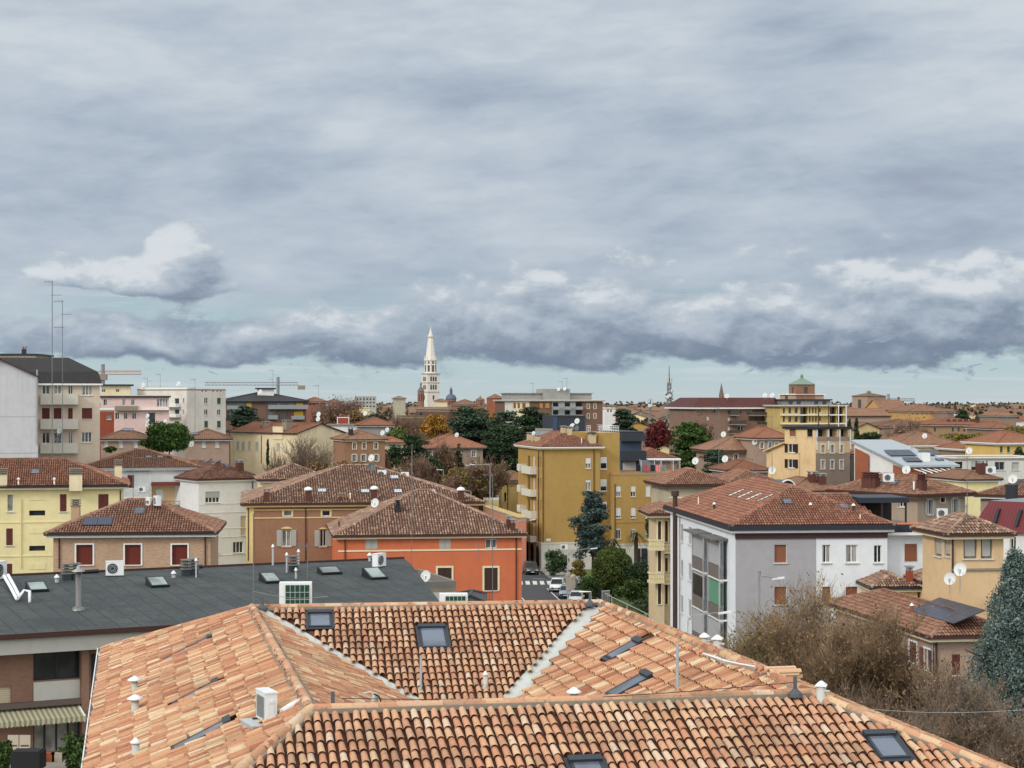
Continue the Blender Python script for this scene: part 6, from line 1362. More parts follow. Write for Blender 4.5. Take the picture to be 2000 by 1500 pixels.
b.part('penthouse', [plaster('attic_grey', S(160, 158, 152))], lambda m: (m.box(1.2, 3, b.ze - .3, b.w - 2, 12, b.ze + 1.5), m.box(9.5, 2, b.ze - .3, 16, 11, b.ze + 2.6), m.box(.8, 2.6, b.ze + 1.5, b.w - 1.5, 12.4, b.ze + 1.66)))
b.done(); dish(1091, 760, 424, 1.3, 'left dish on the roof of the long apartment block'); dish(1103, 759, 424, 1.3, 'right dish on the roof of the long apartment block'); aerial(1107, 738, 768, 424, 'tallest aerial on the long apartment block', r=.05, arms=2); aerial(1098, 744, 768, 425, 'shorter aerial on the long apartment block beside the tallest', r=.05, arms=1); aerial(1041, 748, 772, 422, 'aerial on the left part of the long apartment block', r=.05, arms=1)
for px, y0, y1, Yk, l in ((1046, 890, 930, 270, ''), ): pass
for px, y0, y1, Yk, l in ((1404, 793, 930, 200, 'tall aerial with a crossbar rising behind the frieze villa'), (1508, 812, 945, 205, 'tall aerial with many rods left of the peeling cream house'), (1562, 885, 930, 250, 'low aerial against the peeling cream wall'), (1637, 860, 935, 246, 'thin mast before the grey side of the peeling cream house'), (1470, 895, 945, 224, 'crooked aerial on the low yellow house roof'), (1771, 828, 860, 262, 'aerial with a flat bar right of the dark trees'), (1781, 818, 875, 240, 'mast behind the grey sheet roof'), (1857, 825, 885, 300, 'mast in front of the long brick building with dormers'), (1889, 890, 1010, 150, 'tall mast in front of the taupe corner house, at its right'), (1888, 985, 1035, 116, 'short mast behind the peach house roof')): aerial(px, y0, y1, Yk, l, r=.035, arms=1 if px != 1508 else 3)
# ---------------------------------------------------------------- landmarks and the far town
def farpos(px, Y): return Vector((X(px, Y), Y, 0))
MARB = plaster('marble_pale', S(226, 218, 206), .25, .2); BRK = plaster('old_brick', S(150, 108, 88), .3, .2)
def bell_tower():
    Y = 1500; k = Y / F; c = farpos(841, Y); t = thing('bell_tower', 'tall white marble bell tower with an octagonal lantern and a steep spire', 'bell tower', c, R(28))
    z = lambda py: Z(py, Y)
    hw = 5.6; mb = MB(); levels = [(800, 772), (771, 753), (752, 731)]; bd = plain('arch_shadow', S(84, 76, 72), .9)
    zb = 0
    for i, (y0, y1) in enumerate(((830, 766), (765, 748), (747, 730))):
        mb.box(-hw, -hw, max(z(y0), 0), hw, hw, z(y1))
    mb.build('shaft', [MARB], t)
    cb = MB()
    for y in (765.5, 747.5, 730): e = .7 if y == 730 else .35; cb.box(-hw - e, -hw - e, z(y) - .3, hw + e, hw + e, z(y) + .35)
    cb.build('cornice', [plain('cornice_stone', S(176, 166, 154))], t)
    for ys, h in ((757, 3.4), (741, 3.2), (777, 3.0)):
        for (sx, ax) in ((0, 'y'), (1, 'x')):
            for i in ((-1, 0, 1) if ys != 777 else (0,)):
                wn = MB(); o = i * 2.2; zc = z(ys)
                if ax == 'y': wn.box(o - .75, -hw - .06, zc - h / 2, o + .75, -hw - .01, zc + h / 2); pts = [Vector((o + .75 * math.cos(math.pi * q / 6), -hw - .06, zc + h / 2 + .75 * math.sin(math.pi * q / 6))) for q in range(7)]
                else: wn.box(-hw - .06, o - .75, zc - h / 2, -hw - .01, o + .75, zc + h / 2); pts = [Vector((-hw - .06, o + .75 * math.cos(math.pi * q / 6), zc + h / 2 + .75 * math.sin(math.pi * q / 6))) for q in range(7)]
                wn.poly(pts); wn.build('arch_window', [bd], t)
    r8 = 5.0; o8 = MB(); o8.lathe((0, 0, z(730)), [(r8, 0), (r8, z(704) - z(730))], 8, rot=R(22.5)); o8.build('octagon', [MARB], t)
    for i in range(8):
        a = R(45 * i); wn = MB(); d = Vector((math.cos(a), math.sin(a), 0)); s_ = Vector((-d.y, d.x, 0)); p = d * (r8 * math.cos(R(22.5)) + .05)
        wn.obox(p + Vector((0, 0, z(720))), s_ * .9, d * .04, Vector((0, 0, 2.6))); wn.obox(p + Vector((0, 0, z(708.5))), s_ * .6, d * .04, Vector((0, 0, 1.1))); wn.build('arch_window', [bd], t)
    rg = MB(); rg.lathe((0, 0, z(703.5)), [(r8 + .6, -.4), (r8 + .6, .5), (r8 - .4, .6)], 8, rot=R(22.5)); rg.lathe((0, 0, z(713)), [(r8 + .3, -.3), (r8 + .3, .3)], 8, rot=R(22.5)); [rg.lathe((5.2 * math.cos(R(45 * i + 22)), 5.2 * math.sin(R(45 * i + 22)), z(703)), [(.45, 0), (.35, 1.6), (.03, 3.4)], 6) for i in range(8)]; rg.build('gallery', [MARB], t)
    sp = MB(); sp.lathe((0, 0, z(703)), [(4.5, 0), (2.15, z(661) - z(703)), (2.35, z(660.5) - z(703)), (2.3, z(655) - z(703)), (1.7, z(654) - z(703)), (.15, z(640) - z(703)), (.06, z(634.5) - z(703))], 8, rot=R(22.5)); sp.build('spire', [MARB], t)
    kb = MB(); kb.lathe((0, 0, z(659)), [(2.6, 0), (2.6, .5), (2.3, .6)], 8); kb.build('spire_balcony', [MATS['cornice_stone']], t)
bell_tower()
def turret(px, Y, w, ytop, ybase, yroof, label, wallm, roofm, n=4, cat='tower', rot=.3, dome=False, lantern=None, win=True):
    c = farpos(px, Y); t = thing('tower', label, cat, c, rot); m = Y / F; r = w * m / 2; mb = MB(); k = 1 / math.cos(math.pi / n)
    mb.lathe((0, 0, 0), [(r * (k if n == 4 else 1), max(0, Z(ybase, Y) - 5)), (r * (k if n == 4 else 1), Z(yroof, Y))], n, rot=math.pi / n); mb.build('shaft', [wallm], t)
    h = Z(ytop, Y) - Z(yroof, Y); rb = MB(); e = r * (k if n == 4 else 1) * 1.10
    if dome: rb.lathe((0, 0, Z(yroof, Y)), [(e * math.cos(a), h * math.sin(a)) for a in [i * math.pi / 2 / 8 for i in range(8)]] + [(.08 * e, h)], 14)
    else: rb.lathe((0, 0, Z(yroof, Y)), [(e, 0), (e * .98, .12), (.04 * e, h)], n, rot=math.pi / n)
    rb.build('roof', [roofm], t, dome)
    if lantern:
        lb = MB(); q_ = .6 if n == 4 else 1
        lb.lathe((0, 0, Z(ytop, Y) - .1), [(r * .28 * q_, -.3), (r * .28 * q_, (Z(lantern, Y) - Z(ytop, Y)) * .5), (r * .34 * q_, (Z(lantern, Y) - Z(ytop, Y)) * .52), (r * .12, (Z(lantern, Y) - Z(ytop, Y)) * .75), (.05, Z(lantern, Y) - Z(ytop, Y))], 8); lb.build('lantern', [roofm], t)
    if win:
        for i in range(n if n > 4 else 4):
            a = 2 * math.pi * i / (n if n > 4 else 4); d = Vector((math.cos(a), math.sin(a), 0)); s_ = Vector((-d.y, d.x, 0)); wn = MB(); zc = Z(yroof, Y) - (Z(yroof, Y) - Z(ybase, Y)) * .35
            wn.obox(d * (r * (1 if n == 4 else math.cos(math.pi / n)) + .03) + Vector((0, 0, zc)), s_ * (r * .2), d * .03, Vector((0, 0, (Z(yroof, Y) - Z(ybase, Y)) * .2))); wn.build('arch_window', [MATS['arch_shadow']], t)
    return t
lead = plain('lead_dome', S(96, 100, 116), .6, .2); copper = plain('green_copper', S(120, 142, 126), .8); slate = plain('grey_slate', S(104, 102, 104), .8)
turret(822, 1430, 13, 753, 800, 764, 'small brick belfry with a grey pointed roof left of the white bell tower', BRK, slate, 8, 'tower', lantern=746)
turret(881, 1250, 20, 769, 800, 780, 'grey lead dome with a tall lantern right of the white bell tower', BRK, lead, 12, 'dome', dome=True, lantern=754)
turret(938, 800, 14, 775, 800, 781, 'little brick turret left of the round brown barn', BRK, M_FAR1, 4, 'tower', lantern=772)
turret(967, 640, 33, 769, 812, 778, 'brown drum shaped building with a low conical roof', plaster('rust_render', S(148, 92, 62)), M_FAR1, 12, 'round building', win=False)
turret(1409, 900, 9.5, 748, 800, 774, 'slim pointed church spire behind the dark red roof', BRK, plain('spire_brown', S(112, 98, 88), .85), 6, 'spire', win=False)
t = turret(1566, 700, 38, 738, 782, 751, 'palace belvedere tower with a green copper roof and lantern', BRK, copper, 4, 'tower', rot=.25, lantern=729)
turret(1566, 703, 64, 766, 786, 771, 'pale balustraded palace block below the green copper roof', plaster('palace_pink', S(188, 158, 138)), MARB, 4, 'palace', rot=.25)
turret(1697, 560, 46, 767, 815, 774, 'square brick tower with a low roof and a round cap on the right', B_PALE, M_FAR3, 4, 'tower', rot=.5, lantern=762)
turret(1755, 640, 4, 775, 800, 776, 'brick factory chimney right of the square brick tower', plain('stack_brick', S(128, 84, 72)), M_CHIM, 8, 'chimney', win=False)
def lattice(px, Y, ytop, ybase, w, label, name='lattice_mast'):
    m = Y / F; b = P(px, ybase, Y); h = (ybase - ytop) * m; t = thing(name, label, 'radio mast', (b.x, b.y, max(0, b.z))); r = w * m / 2; mb = MB(); hh = h * .62
    for k in range(4):
        a = math.pi / 4 + k * math.pi / 2; c = lambda q: Vector((r * (1 - .45 * q) * math.cos(a), r * (1 - .45 * q) * math.sin(a), hh * q)); mb.tube([c(0) - Vector((0, 0, 12)), c(1)], .28, 4)
        for i in range(7):
            a2 = a + math.pi / 2; d = lambda q: Vector((r * (1 - .45 * q) * math.cos(a2), r * (1 - .45 * q) * math.sin(a2), hh * q)); mb.tube([c(i / 7), d((i + 1) / 7)], .15, 3); mb.tube([d(i / 7), c((i + 1) / 7)], .15, 3); mb.tube([c((i + 1) / 7), d((i + 1) / 7)], .09, 3)
    mb.tube([(0, 0, hh), (0, 0, h)], [.35, .15], 5); mb.build('frame', [plain('mast_grey', S(120, 126, 126), .6)], t)
    d = MB()
    for i in range(10): a = i * 2.4; q = .45 + .05 * (i % 6); rr = r * (.95 - .3 * q); d.tube([(rr * math.cos(a), rr * math.sin(a), hh * q), (rr * math.cos(a) + .5 * math.cos(a), rr * math.sin(a) + .5 * math.sin(a), hh * q)], .7, 8)
    for i in range(6): a = i * 1.05; d.box(1.0 * math.cos(a) - .2, 1.0 * math.sin(a) - .2, hh * 1.02, 1.0 * math.cos(a) + .2, 1.0 * math.sin(a) + .2, hh * 1.02 + 2.4)
    d.build('antenna_panel', [plain('mast_white', S(200, 204, 204))], t)
lattice(1307, 700, 715, 802, 14, 'tall lattice radio mast hung with dishes and panels against the sky'); lattice(1270, 900, 778, 800, 5, 'short lattice mast left of the tall radio mast')
def crane(px, Y, yj, x0, x1, label, ybase=800):
    m = Y / F; b = P(px, 0, Y); t = thing('tower_crane', label, 'crane', (b.x, b.y, 0)); mb = MB(); z = Z(yj, Y); mb.tube([(0, 0, 0), (0, 0, z + 3.5)], .7, 4); mb.build('mast', [plain('crane_grey', S(140, 142, 146))], t)
    j = MB(); a, c = (x0 - px) * m, (x1 - px) * m
    for o in ((0, -.5), (0, .5)): j.tube([(a, o[1], z), (c, o[1], z)], .16, 4)
    j.tube([(a, 0, z + 1.2), (c, 0, z + 1.2)], .16, 4)
    k = 24
    for i in range(k): x = a + (c - a) * i / k; j.tube([(x, -.5, z), (x + (c - a) / k / 2, 0, z + 1.2), (x + (c - a) / k, .5, z)], .09, 3)
    j.build('jib', [plain('crane_red', S(176, 148, 140)) if px < 300 else MATS['crane_grey']], t)
    w = MB(); w.box(a if abs(a) < abs(c) else c, -.8, z - 2.0, (a if abs(a) < abs(c) else c) + 3, .8, z - .2); w.build('counterweight', [M_MORTAR], t)
crane(201, 620, 731, 192, 275, 'tower crane with a pale red jib behind the left apartment blocks'); crane(543, 780, 752, 400, 582, 'tower crane with a long grey jib behind the curved black roof'); crane(1755 - 20, 900, 783, 1720, 1787, 'tower crane with a low jib right of the square brick tower')
# larger far buildings
def far(name, label, x0, x1, Y, eave, wall, roof='hip', rm=None, d=14, wins=None, pitch=.36, slant=1.0):
    b = Bld(name, label, (x0, Y), (x1, Y + slant), d, eave=eave, wall=wall, small=True)
    if roof == 'hip': b.hip(pitch, .6, rm or M_FAR1, 'far')
    elif roof == 'gable': b.gable('x', pitch, .5, rm or M_FAR1, 'far')
    elif roof == 'gabley': b.gable('y', pitch, .5, rm or M_FAR1, 'far')
    else: b.flat(.3, M_MORTAR, None)
    if wins:
        for (xa, n, st, y0, hh, ww) in wins:
            for i in range(n): b.win('F', xa + i * st, y0, xa + i * st + ww, y0 + hh, 'k', sill=False)
    b.done(); return b
yb = plaster('barrack_yellow', S(206, 158, 88))
far('long_palace', 'long far ochre palace wall with small windows under a shallow brown roof', 1776, 1852, 520, 803, yb, 'hip', M_FAR1, 22, [(1782, 7, 9, 807, 3, 2)], .3)
far('palace_pavilion', 'pink grey end pavilion with a shallow roof at the right of the long ochre palace', 1850, 1863, 515, 803, W_BRN, 'hip', M_FAR1, 8)
far('long_palace', 'long low ochre hall with roof windows left of the long ochre palace', 1722, 1774, 540, 801, yb, 'gable', M_FAR1, 16)
b = far('dormer_barracks', 'long brown brick barracks with a row of small dormers on its red roof', 1816, 1937, 430, 829, plaster('barrack_brown', S(160, 128, 96)), 'hip', M_FAR2, 18, [(1824, 1, 9, 835, 8, 4), (1859, 7, 11.3, 835, 8, 4)], .19)
for i in range(8): b.chimney(1853 + i * 11.2, 823, .75, .5, M_CHIM, 'none')
b = far('gabled_church', 'low church with a cream gable front and a round window behind cypresses', 1668, 1718, 420, 838, plaster('church_cream', S(200, 172, 118)), 'gabley', M_FAR1, 26, None, .42)
far('tiled_house', 'wide brick hall behind the church gable', 1650, 1740, 470, 812, B_PALE, 'gable', M_FAR1, 18, None, .2)
far('tiled_house', 'long brown roofed hall with white shutters in front of the brick barracks', 1715, 1830, 440, 832, W_BRN, 'hip', M_FAR1, 16, None, .2)
far('far_apartments', 'pale far apartment slab with dark windows left of the white bell tower', 693, 735, 900, 774, plaster('far_grey', S(172, 172, 164)), 'flat', None, 14, [(696, 6, 6.5, 778, 3, 3.5), (696, 6, 6.5, 785, 3, 3.5), (696, 6, 6.5, 792, 3, 3.5)])
far('far_apartments', 'rounded pale far house between the apartment slab and the bell tower', 772, 792, 900, 778, plaster('far_beige', S(182, 172, 150)), 'hip', M_FAR3, 10)
far('far_house', 'cream far house in front of the grey lead dome', 855, 874, 950, 783, W_CREAM, 'hip', M_FAR1, 12)
far('far_house', 'white flat far house right of the long apartment block', 1182, 1202, 520, 796, W_WHITE, 'flat', None, 10, [(1186, 2, 6, 800, 5, 3)])
far('far_house', 'dark brown flat roofed house behind the yellow tree', 792, 830, 420, 812, plaster('far_brown', S(120, 98, 74)), 'flat', None, 12, [(820, 1, 5, 806, 5, 5)])
far('far_house', 'big dark brick house wall right of the yellow tree', 876, 890, 470, 800, plaster('far_dark', S(104, 80, 66)), 'flat', None, 20)
far('far_house', 'grey long roof house in front of the bell tower', 800, 876, 560, 806, W_BRN, 'gable', M_FAR3, 16, None, .2)
far('far_house', 'yellow small house below the apartment slab', 702, 722, 640, 796, W_YEL, 'flat', None, 8)
far('far_house', 'brick house with a stepped top left of the brown drum', 886, 935, 700, 790, BRK, 'hip', M_FAR1, 14)
far('far_house', 'pale pink far house left of the distant apartment slab', 640, 668, 700, 786, W_PINK, 'hip', M_FAR1, 12)
far('far_house', 'red brick far house right of the curved black roof', 598, 636, 560, 784, plaster('far_red', S(148, 92, 76)), 'hip', M_FAR2, 14, [(604, 4, 8, 787, 4, 3)])
far('far_house', 'low far house with a shallow hipped roof at the right edge', 1946, 1985, 600, 812, W_BRN, 'hip', M_FAR1, 14)
far('tiled_house', 'tiled house left of the round brick cypress group', 1936, 1984, 380, 836, W_BRN, 'hip', M_FAR2, 12)
# carpet of far roofs: every house its own object
rn = random.Random(11)
WALLS = [W_CREAM, W_BRN, BRK, W_PINK, W_OCHRE, W_TAUPE, W_WHITE, plaster('far_beige', S(182, 172, 150)), W_YEL]
bands = [  # photo columns, distances, count, where
    (596, 800, 430, 1000, 34, 'left of the bell tower'), (880, 990, 560, 1100, 12, 'near the lead dome'), (1175, 1365, 380, 1250, 44, 'around the radio mast'),
    (1640, 1800, 600, 1000, 10, 'near the square brick tower'), (1840, 2010, 420, 1200, 26, 'at the right horizon'), (190, 460, 380, 700, 10, 'behind the left apartment blocks'), (1380, 1660, 620, 1100, 8, 'behind the dark red roof')]
for (xa, xb, Y0, Y1, n, where) in bands:
    for i in range(n):
        Y = Y0 + (Y1 - Y0) * ((i + rn.random()) / n) ** 1.15; px = rn.uniform(xa, xb); w = rn.uniform(9, 20); h = rn.uniform(8.5, 15.5) - (2 if Y < 480 else 0); rz = rn.uniform(-.5, .5); dx = w * F / Y
        nm = 'far_house'; b = Bld(nm, 'small clay roofed house in the crowd of roofs ' + where, (px - dx / 2, Y), (px + dx / 2, Y + w * math.tan(rz) * .6), rn.uniform(8, 14), ze=h, wall=rn.choice(WALLS), small=True, cat='house', group='crowded far roofs ' + where)
        (b.hip if rn.random() < .65 else lambda p, o, m, s: b.gable(rn.choice('xy'), p, o, m, s))(rn.uniform(.3, .42), .5, rn.choice([M_FAR1, M_FAR1, M_FAR2, M_FAR3]), 'far')
        for q in range(rn.choice((1, 1, 2))):
            cx, cy = rn.uniform(.2, .8) * b.w, rn.uniform(.15, .55) * b.d; b.part('chimney', [rn.choice([M_CHIM, M_MORTAR])], lambda m_: m_.box(cx - .4, cy - .4, b.ze, cx + .4, cy + .4, b.ze + 1.2 + cy * .38))
        for q in range(int(b.w / 3.2)): b.winu('F', .9 + q * 3.1, b.ze - 3.0, 1.9 + q * 3.1, b.ze - 1.4, 'k' if rn.random() < .6 else 's:grey', sill=False) if Y < 800 else None
        b.done()
        if rn.random() < .4: q_ = b.wor((b.w * .5, b.d * .5, b.ze + 1.5)); t = thing('aerial_mast', 'thin aerial on one of the crowded far roofs ' + where, 'aerial', q_, 0, 'aerials on the far roofs ' + where); mm = MB(); hh = rn.uniform(2.5, 5); mm.tube([(0, 0, -.5), (0, 0, hh)], .07, 4); mm.tube([(-.9, 0, hh - .2), (.5, 0, hh - .2)], .05, 3); mm.build('pole', [M_MAST], t)

# far edge of the town: belts of trees and roofs that melt together towards the plain
def far_belt():
    rs = np.random.RandomState(5); mb = MB(); N = 42000
    Y = 650 + 4200 * rs.rand(N) ** 1.6; x = (rs.rand(N) - .5) * .66 * Y; cl = np.sin(x * .013 + 3) + np.sin(Y * .011 + x * .004) + rs.normal(size=N) * .4; k = cl > .1; Y, x = Y[k], x[k]
    z = 3 + rs.rand(len(Y)) ** .7 * (13 + 3 * np.sin(x * .05)); C = np.stack([x, Y, z], 1); s = (1.6 + Y / 900)[:, None]
    a = rs.normal(size=(len(Y), 3)); a /= np.linalg.norm(a, axis=1)[:, None]; b = np.cross(a, rs.normal(size=(len(Y), 3))); b /= np.linalg.norm(b, axis=1)[:, None]
    V = np.stack([C - a * s * .5, C - b * s * .5, C + a * s * .6, C + b * s * .5], 1).reshape(-1, 3); mb.rawadd(V, np.arange(len(V)).reshape(-1, 4), 0)
    tag(mb.build('far_woods', [leafmat('far_foliage', [S(44, 46, 36), S(60, 54, 42), S(40, 46, 36), S(70, 58, 48)])], uv=False), 'belts of far trees between the roofs and the horizon', 'woods', kind='stuff')
    hb = MB(); n = 1500
    for i in range(n):
        Yh = 1150 + 2600 * rs.rand() ** 1.4; xx = (rs.rand() - .5) * .64 * Yh; w, d, h = rs.uniform(10, 26), rs.uniform(9, 16), rs.uniform(8, 15); p = 1.2; rh = d * .2; m = rs.randint(3); 
        hb.add([(xx, Yh, 0), (xx + w, Yh, 0), (xx + w, Yh, h), (xx, Yh, h), (xx + w, Yh + d, 0), (xx + w, Yh + d, h), (xx, Yh + d, 0), (xx, Yh + d, h)], [(0, 1, 2, 3), (1, 4, 5, 2), (6, 0, 3, 7)], m); hb.add([(xx - .5, Yh - .5, h), (xx + w + .5, Yh - .5, h), (xx + w * .8, Yh + d / 2, h + rh), (xx + w * .2, Yh + d / 2, h + rh), (xx + w + .5, Yh + d + .5, h), (xx - .5, Yh + d + .5, h)], [(0, 1, 2, 3), (1, 4, 2), (5, 0, 3), (4, 5, 3, 2)], 3 + rs.randint(2))
    tag(hb.build('far_town', [W_CREAM, W_BRN, BRK, M_FAR1, M_FAR3], uv=False), 'far edge of the town where the clay roofs melt together', 'town', kind='stuff')
far_belt()
# ---------------------------------------------------------------- trees and shrubs
TR = np.random.RandomState(23)
def leaf_quads(mb, C, size, m=0, asp=1.0, flat=0.0, up=None):
    """small leaf-sized faces at points C, random tilt; flat > 0 lays them nearer the horizontal"""
    N = len(C); a = TR.normal(size=(N, 3)); a[:, 2] *= (1 - flat); a /= np.linalg.norm(a, axis=1)[:, None] + 1e-9
    if up is not None: a = a * (1 - up) + np.array([0, 0, 1.0]) * up; a /= np.linalg.norm(a, axis=1)[:, None] + 1e-9
    b = np.cross(a, TR.normal(size=(N, 3))); 
    if flat: b[:, 2] *= (1 - flat)
    b /= np.linalg.norm(b, axis=1)[:, None] + 1e-9
    s = size * TR.uniform(.6, 1.35, N)[:, None]; a = a * s * asp; b = b * s
    V = np.stack([C - a * .5 - b * .35, C + a * .1 - b * .5, C + a * .6, C - a * .1 + b * .5], 1).reshape(-1, 3)
    mb.rawadd(V, np.arange(N * 4).reshape(N, 4), m)
def segs(mb, P0, P1, R0, R1, m=0, n=3):
    P0 = np.asarray(P0, float); P1 = np.asarray(P1, float); R0 = np.asarray(R0, float); R1 = np.asarray(R1, float); N = len(P0)
    d = P1 - P0; d /= np.linalg.norm(d, axis=1)[:, None] + 1e-9
    ref = np.where(np.abs(d[:, 2:3]) < .9, np.array([[0, 0, 1.0]]), np.array([[1.0, 0, 0]])); a = np.cross(d, ref); a /= np.linalg.norm(a, axis=1)[:, None] + 1e-9; b = np.cross(d, a)
    t = 2 * np.pi * np.arange(n) / n; ring = a[:, None] * np.cos(t)[None, :, None] + b[:, None] * np.sin(t)[None, :, None]
    V = np.concatenate([P0[:, None] + ring * R0[:, None, None], P1[:, None] + ring * R1[:, None, None]], 1).reshape(-1, 3)
    k = np.arange(n); f = np.stack([k, (k + 1) % n, n + (k + 1) % n, n + k], 1)
    mb.rawadd(V, (np.arange(N)[:, None, None] * 2 * n + f[None]).reshape(-1, 4), m)
def blob_pts(centres, radii, n, inner=.45):
    """points in the outer shell of many clumps"""
    centres = np.asarray(centres); radii = np.asarray(radii); vol = radii.prod(1) ** .67; idx = TR.choice(len(centres), n, p=vol / vol.sum())
    d = TR.normal(size=(n, 3)); d /= np.linalg.norm(d, axis=1)[:, None]; r = (inner ** 3 + (1 - inner ** 3) * TR.rand(n)) ** (1 / 3)
    r *= 1 + .12 * TR.normal(size=n)
    return centres[idx] + d * r[:, None] * radii[idx]
BARK = plain('bark', S(82, 68, 58), .95, var=.3, sc=5); BARKG = plain('grey_bark', S(112, 102, 92), .95, var=.3, sc=5)
L_PINE = leafmat('pine_green', [S(34, 50, 26), S(52, 72, 34), S(66, 84, 40), S(40, 58, 30)]); L_CED = leafmat('cedar_green', [S(34, 46, 38), S(48, 62, 48), S(62, 76, 58), S(40, 54, 44)])
L_CEDD = leafmat('dark_conifer', [S(28, 40, 28), S(40, 54, 36), S(52, 66, 42), S(34, 46, 32)]); L_BLUE = leafmat('blue_cedar', [S(42, 54, 53), S(54, 68, 65), S(70, 84, 79), S(48, 60, 58)])
L_YEL = leafmat('autumn_yellow', [S(120, 84, 36), S(148, 104, 42), S(100, 80, 40), S(132, 100, 50)]); L_RED = leafmat('autumn_maroon', [S(70, 30, 30), S(92, 38, 36), S(58, 28, 28), S(84, 44, 38)])
L_BRN = leafmat('dry_brown', [S(92, 72, 52), S(106, 82, 56), S(82, 66, 48), S(98, 78, 54), S(116, 90, 64)]); L_TWG = leafmat('bare_twigs', [S(92, 78, 68), S(110, 94, 80), S(78, 66, 58)]); L_OLV = leafmat('olive_leaf', [S(84, 82, 42), S(98, 90, 42), S(88, 76, 42), S(108, 98, 46), S(80, 70, 44)])
L_TOP = leafmat('topiary_green', [S(38, 54, 28), S(52, 68, 34), S(64, 78, 40)]); L_GLOSS = leafmat('glossy_green', [S(36, 50, 34), S(50, 66, 42), S(72, 84, 58), S(42, 56, 38)], .45)
L_RUST = leafmat('rust_leaf', [S(86, 66, 48), S(102, 76, 54), S(76, 60, 44), S(118, 94, 72), S(70, 58, 46)])
def tree(name, label, px, Y, top, bot, wpx, mat, kind='round', n=2500, leaf=None, z0=0.0, cat='tree', group=None, seed=0, bark=None, dy=None, asp=1.3, clumps=22, trunk=True, cs=1.0):
    """crown seen between rows top and bot, wpx columns wide, at distance Y"""
    global TR
    TR = np.random.RandomState(int(px * 7 + top) % 9999 + seed)
    m = Y / F; zt, zb = Z(top, Y), max(Z(bot, Y), z0 + .2); w = wpx * m / 2; hh = (zt - zb) / 2; cz = (zt + zb) / 2 - z0; d = dy or w
    t = thing(name, label, cat, (X(px, Y), Y, z0), 0, group); leaf = leaf or max(.16, Y / 1792 * 1.7); mb = MB()
    if kind == 'round':
        k = clumps; u = TR.normal(size=(k, 3)); u /= np.linalg.norm(u, axis=1)[:, None]; r = TR.uniform(.35, .75, k)[:, None]
        C = u * r * np.array([w, d, hh]) + np.array([0, 0, cz]); Rr = np.stack([TR.uniform(.28, .46, k) * w, TR.uniform(.28, .46, k) * d, TR.uniform(.24, .42, k) * hh], 1)
        leaf_quads(mb, blob_pts(C, Rr, n), leaf, 0, asp)
    elif kind == 'dome':   # clipped topiary
        u = TR.normal(size=(n, 3)); u /= np.linalg.norm(u, axis=1)[:, None]; q = TR.uniform(.86, 1.0, n)[:, None] * (1 + .05 * np.sin(u[:, :1] * 7) * np.cos(u[:, 2:] * 9))
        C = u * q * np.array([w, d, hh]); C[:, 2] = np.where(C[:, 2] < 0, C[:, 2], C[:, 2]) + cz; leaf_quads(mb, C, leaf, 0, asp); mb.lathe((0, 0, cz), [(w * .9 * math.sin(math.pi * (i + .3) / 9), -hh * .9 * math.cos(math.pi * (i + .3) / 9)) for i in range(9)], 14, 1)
    elif kind == 'cedar':  # tiers of flat boughs
        k = max(7, int(clumps * .9)); C = []; Rr = []
        for i in range(k):
            q = (i + .5) / k; rr = (1 - q ** 2.4) ** .6 * (.92 if q > .12 else .75) + .08
            for j in range(max(2, int(6 * rr + 1))):
                a = TR.uniform(0, 2 * math.pi); e = rr * TR.uniform(.2, .72); C.append((w * e * math.cos(a), d * e * math.sin(a), zb - z0 + 2 * hh * q + TR.normal() * hh * .06 - .08 * hh * e)); Rr.append((w * TR.uniform(.22, .40), d * TR.uniform(.22, .40), hh * TR.uniform(.07, .14)))
        leaf_quads(mb, blob_pts(C, Rr, int(n * 1.9), .2), leaf, 0, asp, .35)
    elif kind == 'cone':
        k = clumps * 2; q = np.linspace(.02, .97, k); a = TR.uniform(0, 6.28, k); e = (1 - q) ** .75 * TR.uniform(.35, .75, k)
        C = np.stack([w * e * np.cos(a), d * e * np.sin(a), zb - z0 + 2 * hh * q], 1); s_ = ((1 - q) ** .7 * .42 + .10) * cs; C = C * np.array([1 + .35 * (1 - cs), 1 + .35 * (1 - cs), 1]) if cs < 1 else C; Rr = np.stack([w * s_, d * s_, hh * (s_ * .5 + .04)], 1); leaf_quads(mb, blob_pts(C, Rr, n, .3), leaf, 0, asp)
    elif kind == 'column':
        k = clumps; q = np.linspace(.05, .93, k); a = TR.uniform(0, 6.28, k); e = np.sin(math.pi * (q * .86 + .1)) * TR.uniform(.2, .5, k); C = np.stack([w * e * np.cos(a), d * e * np.sin(a), zb - z0 + 2 * hh * q], 1); Rr = np.stack([np.full(k, w * .5) * (1.05 - q * .7), np.full(k, d * .5) * (1.05 - q * .7), np.full(k, hh * .2)], 1); leaf_quads(mb, blob_pts(C, Rr, n, .4), leaf, 0, asp)
    elif kind == 'umbrella':
        k = clumps; a = TR.uniform(0, 6.28, k); e = np.sqrt(TR.rand(k)) * .78; C = np.stack([w * e * np.cos(a), d * e * np.sin(a), cz + hh * (.25 - .55 * e ** 2) + TR.normal(size=k) * hh * .08], 1); Rr = np.stack([np.full(k, w * .27), np.full(k, d * .27), np.full(k, hh * .48)], 1); leaf_quads(mb, blob_pts(C, Rr, n, .5), leaf, 0, asp)
    mb.build('crown', [mat, plain('crown_core', S(34, 44, 28), .95)], t, uv=False)
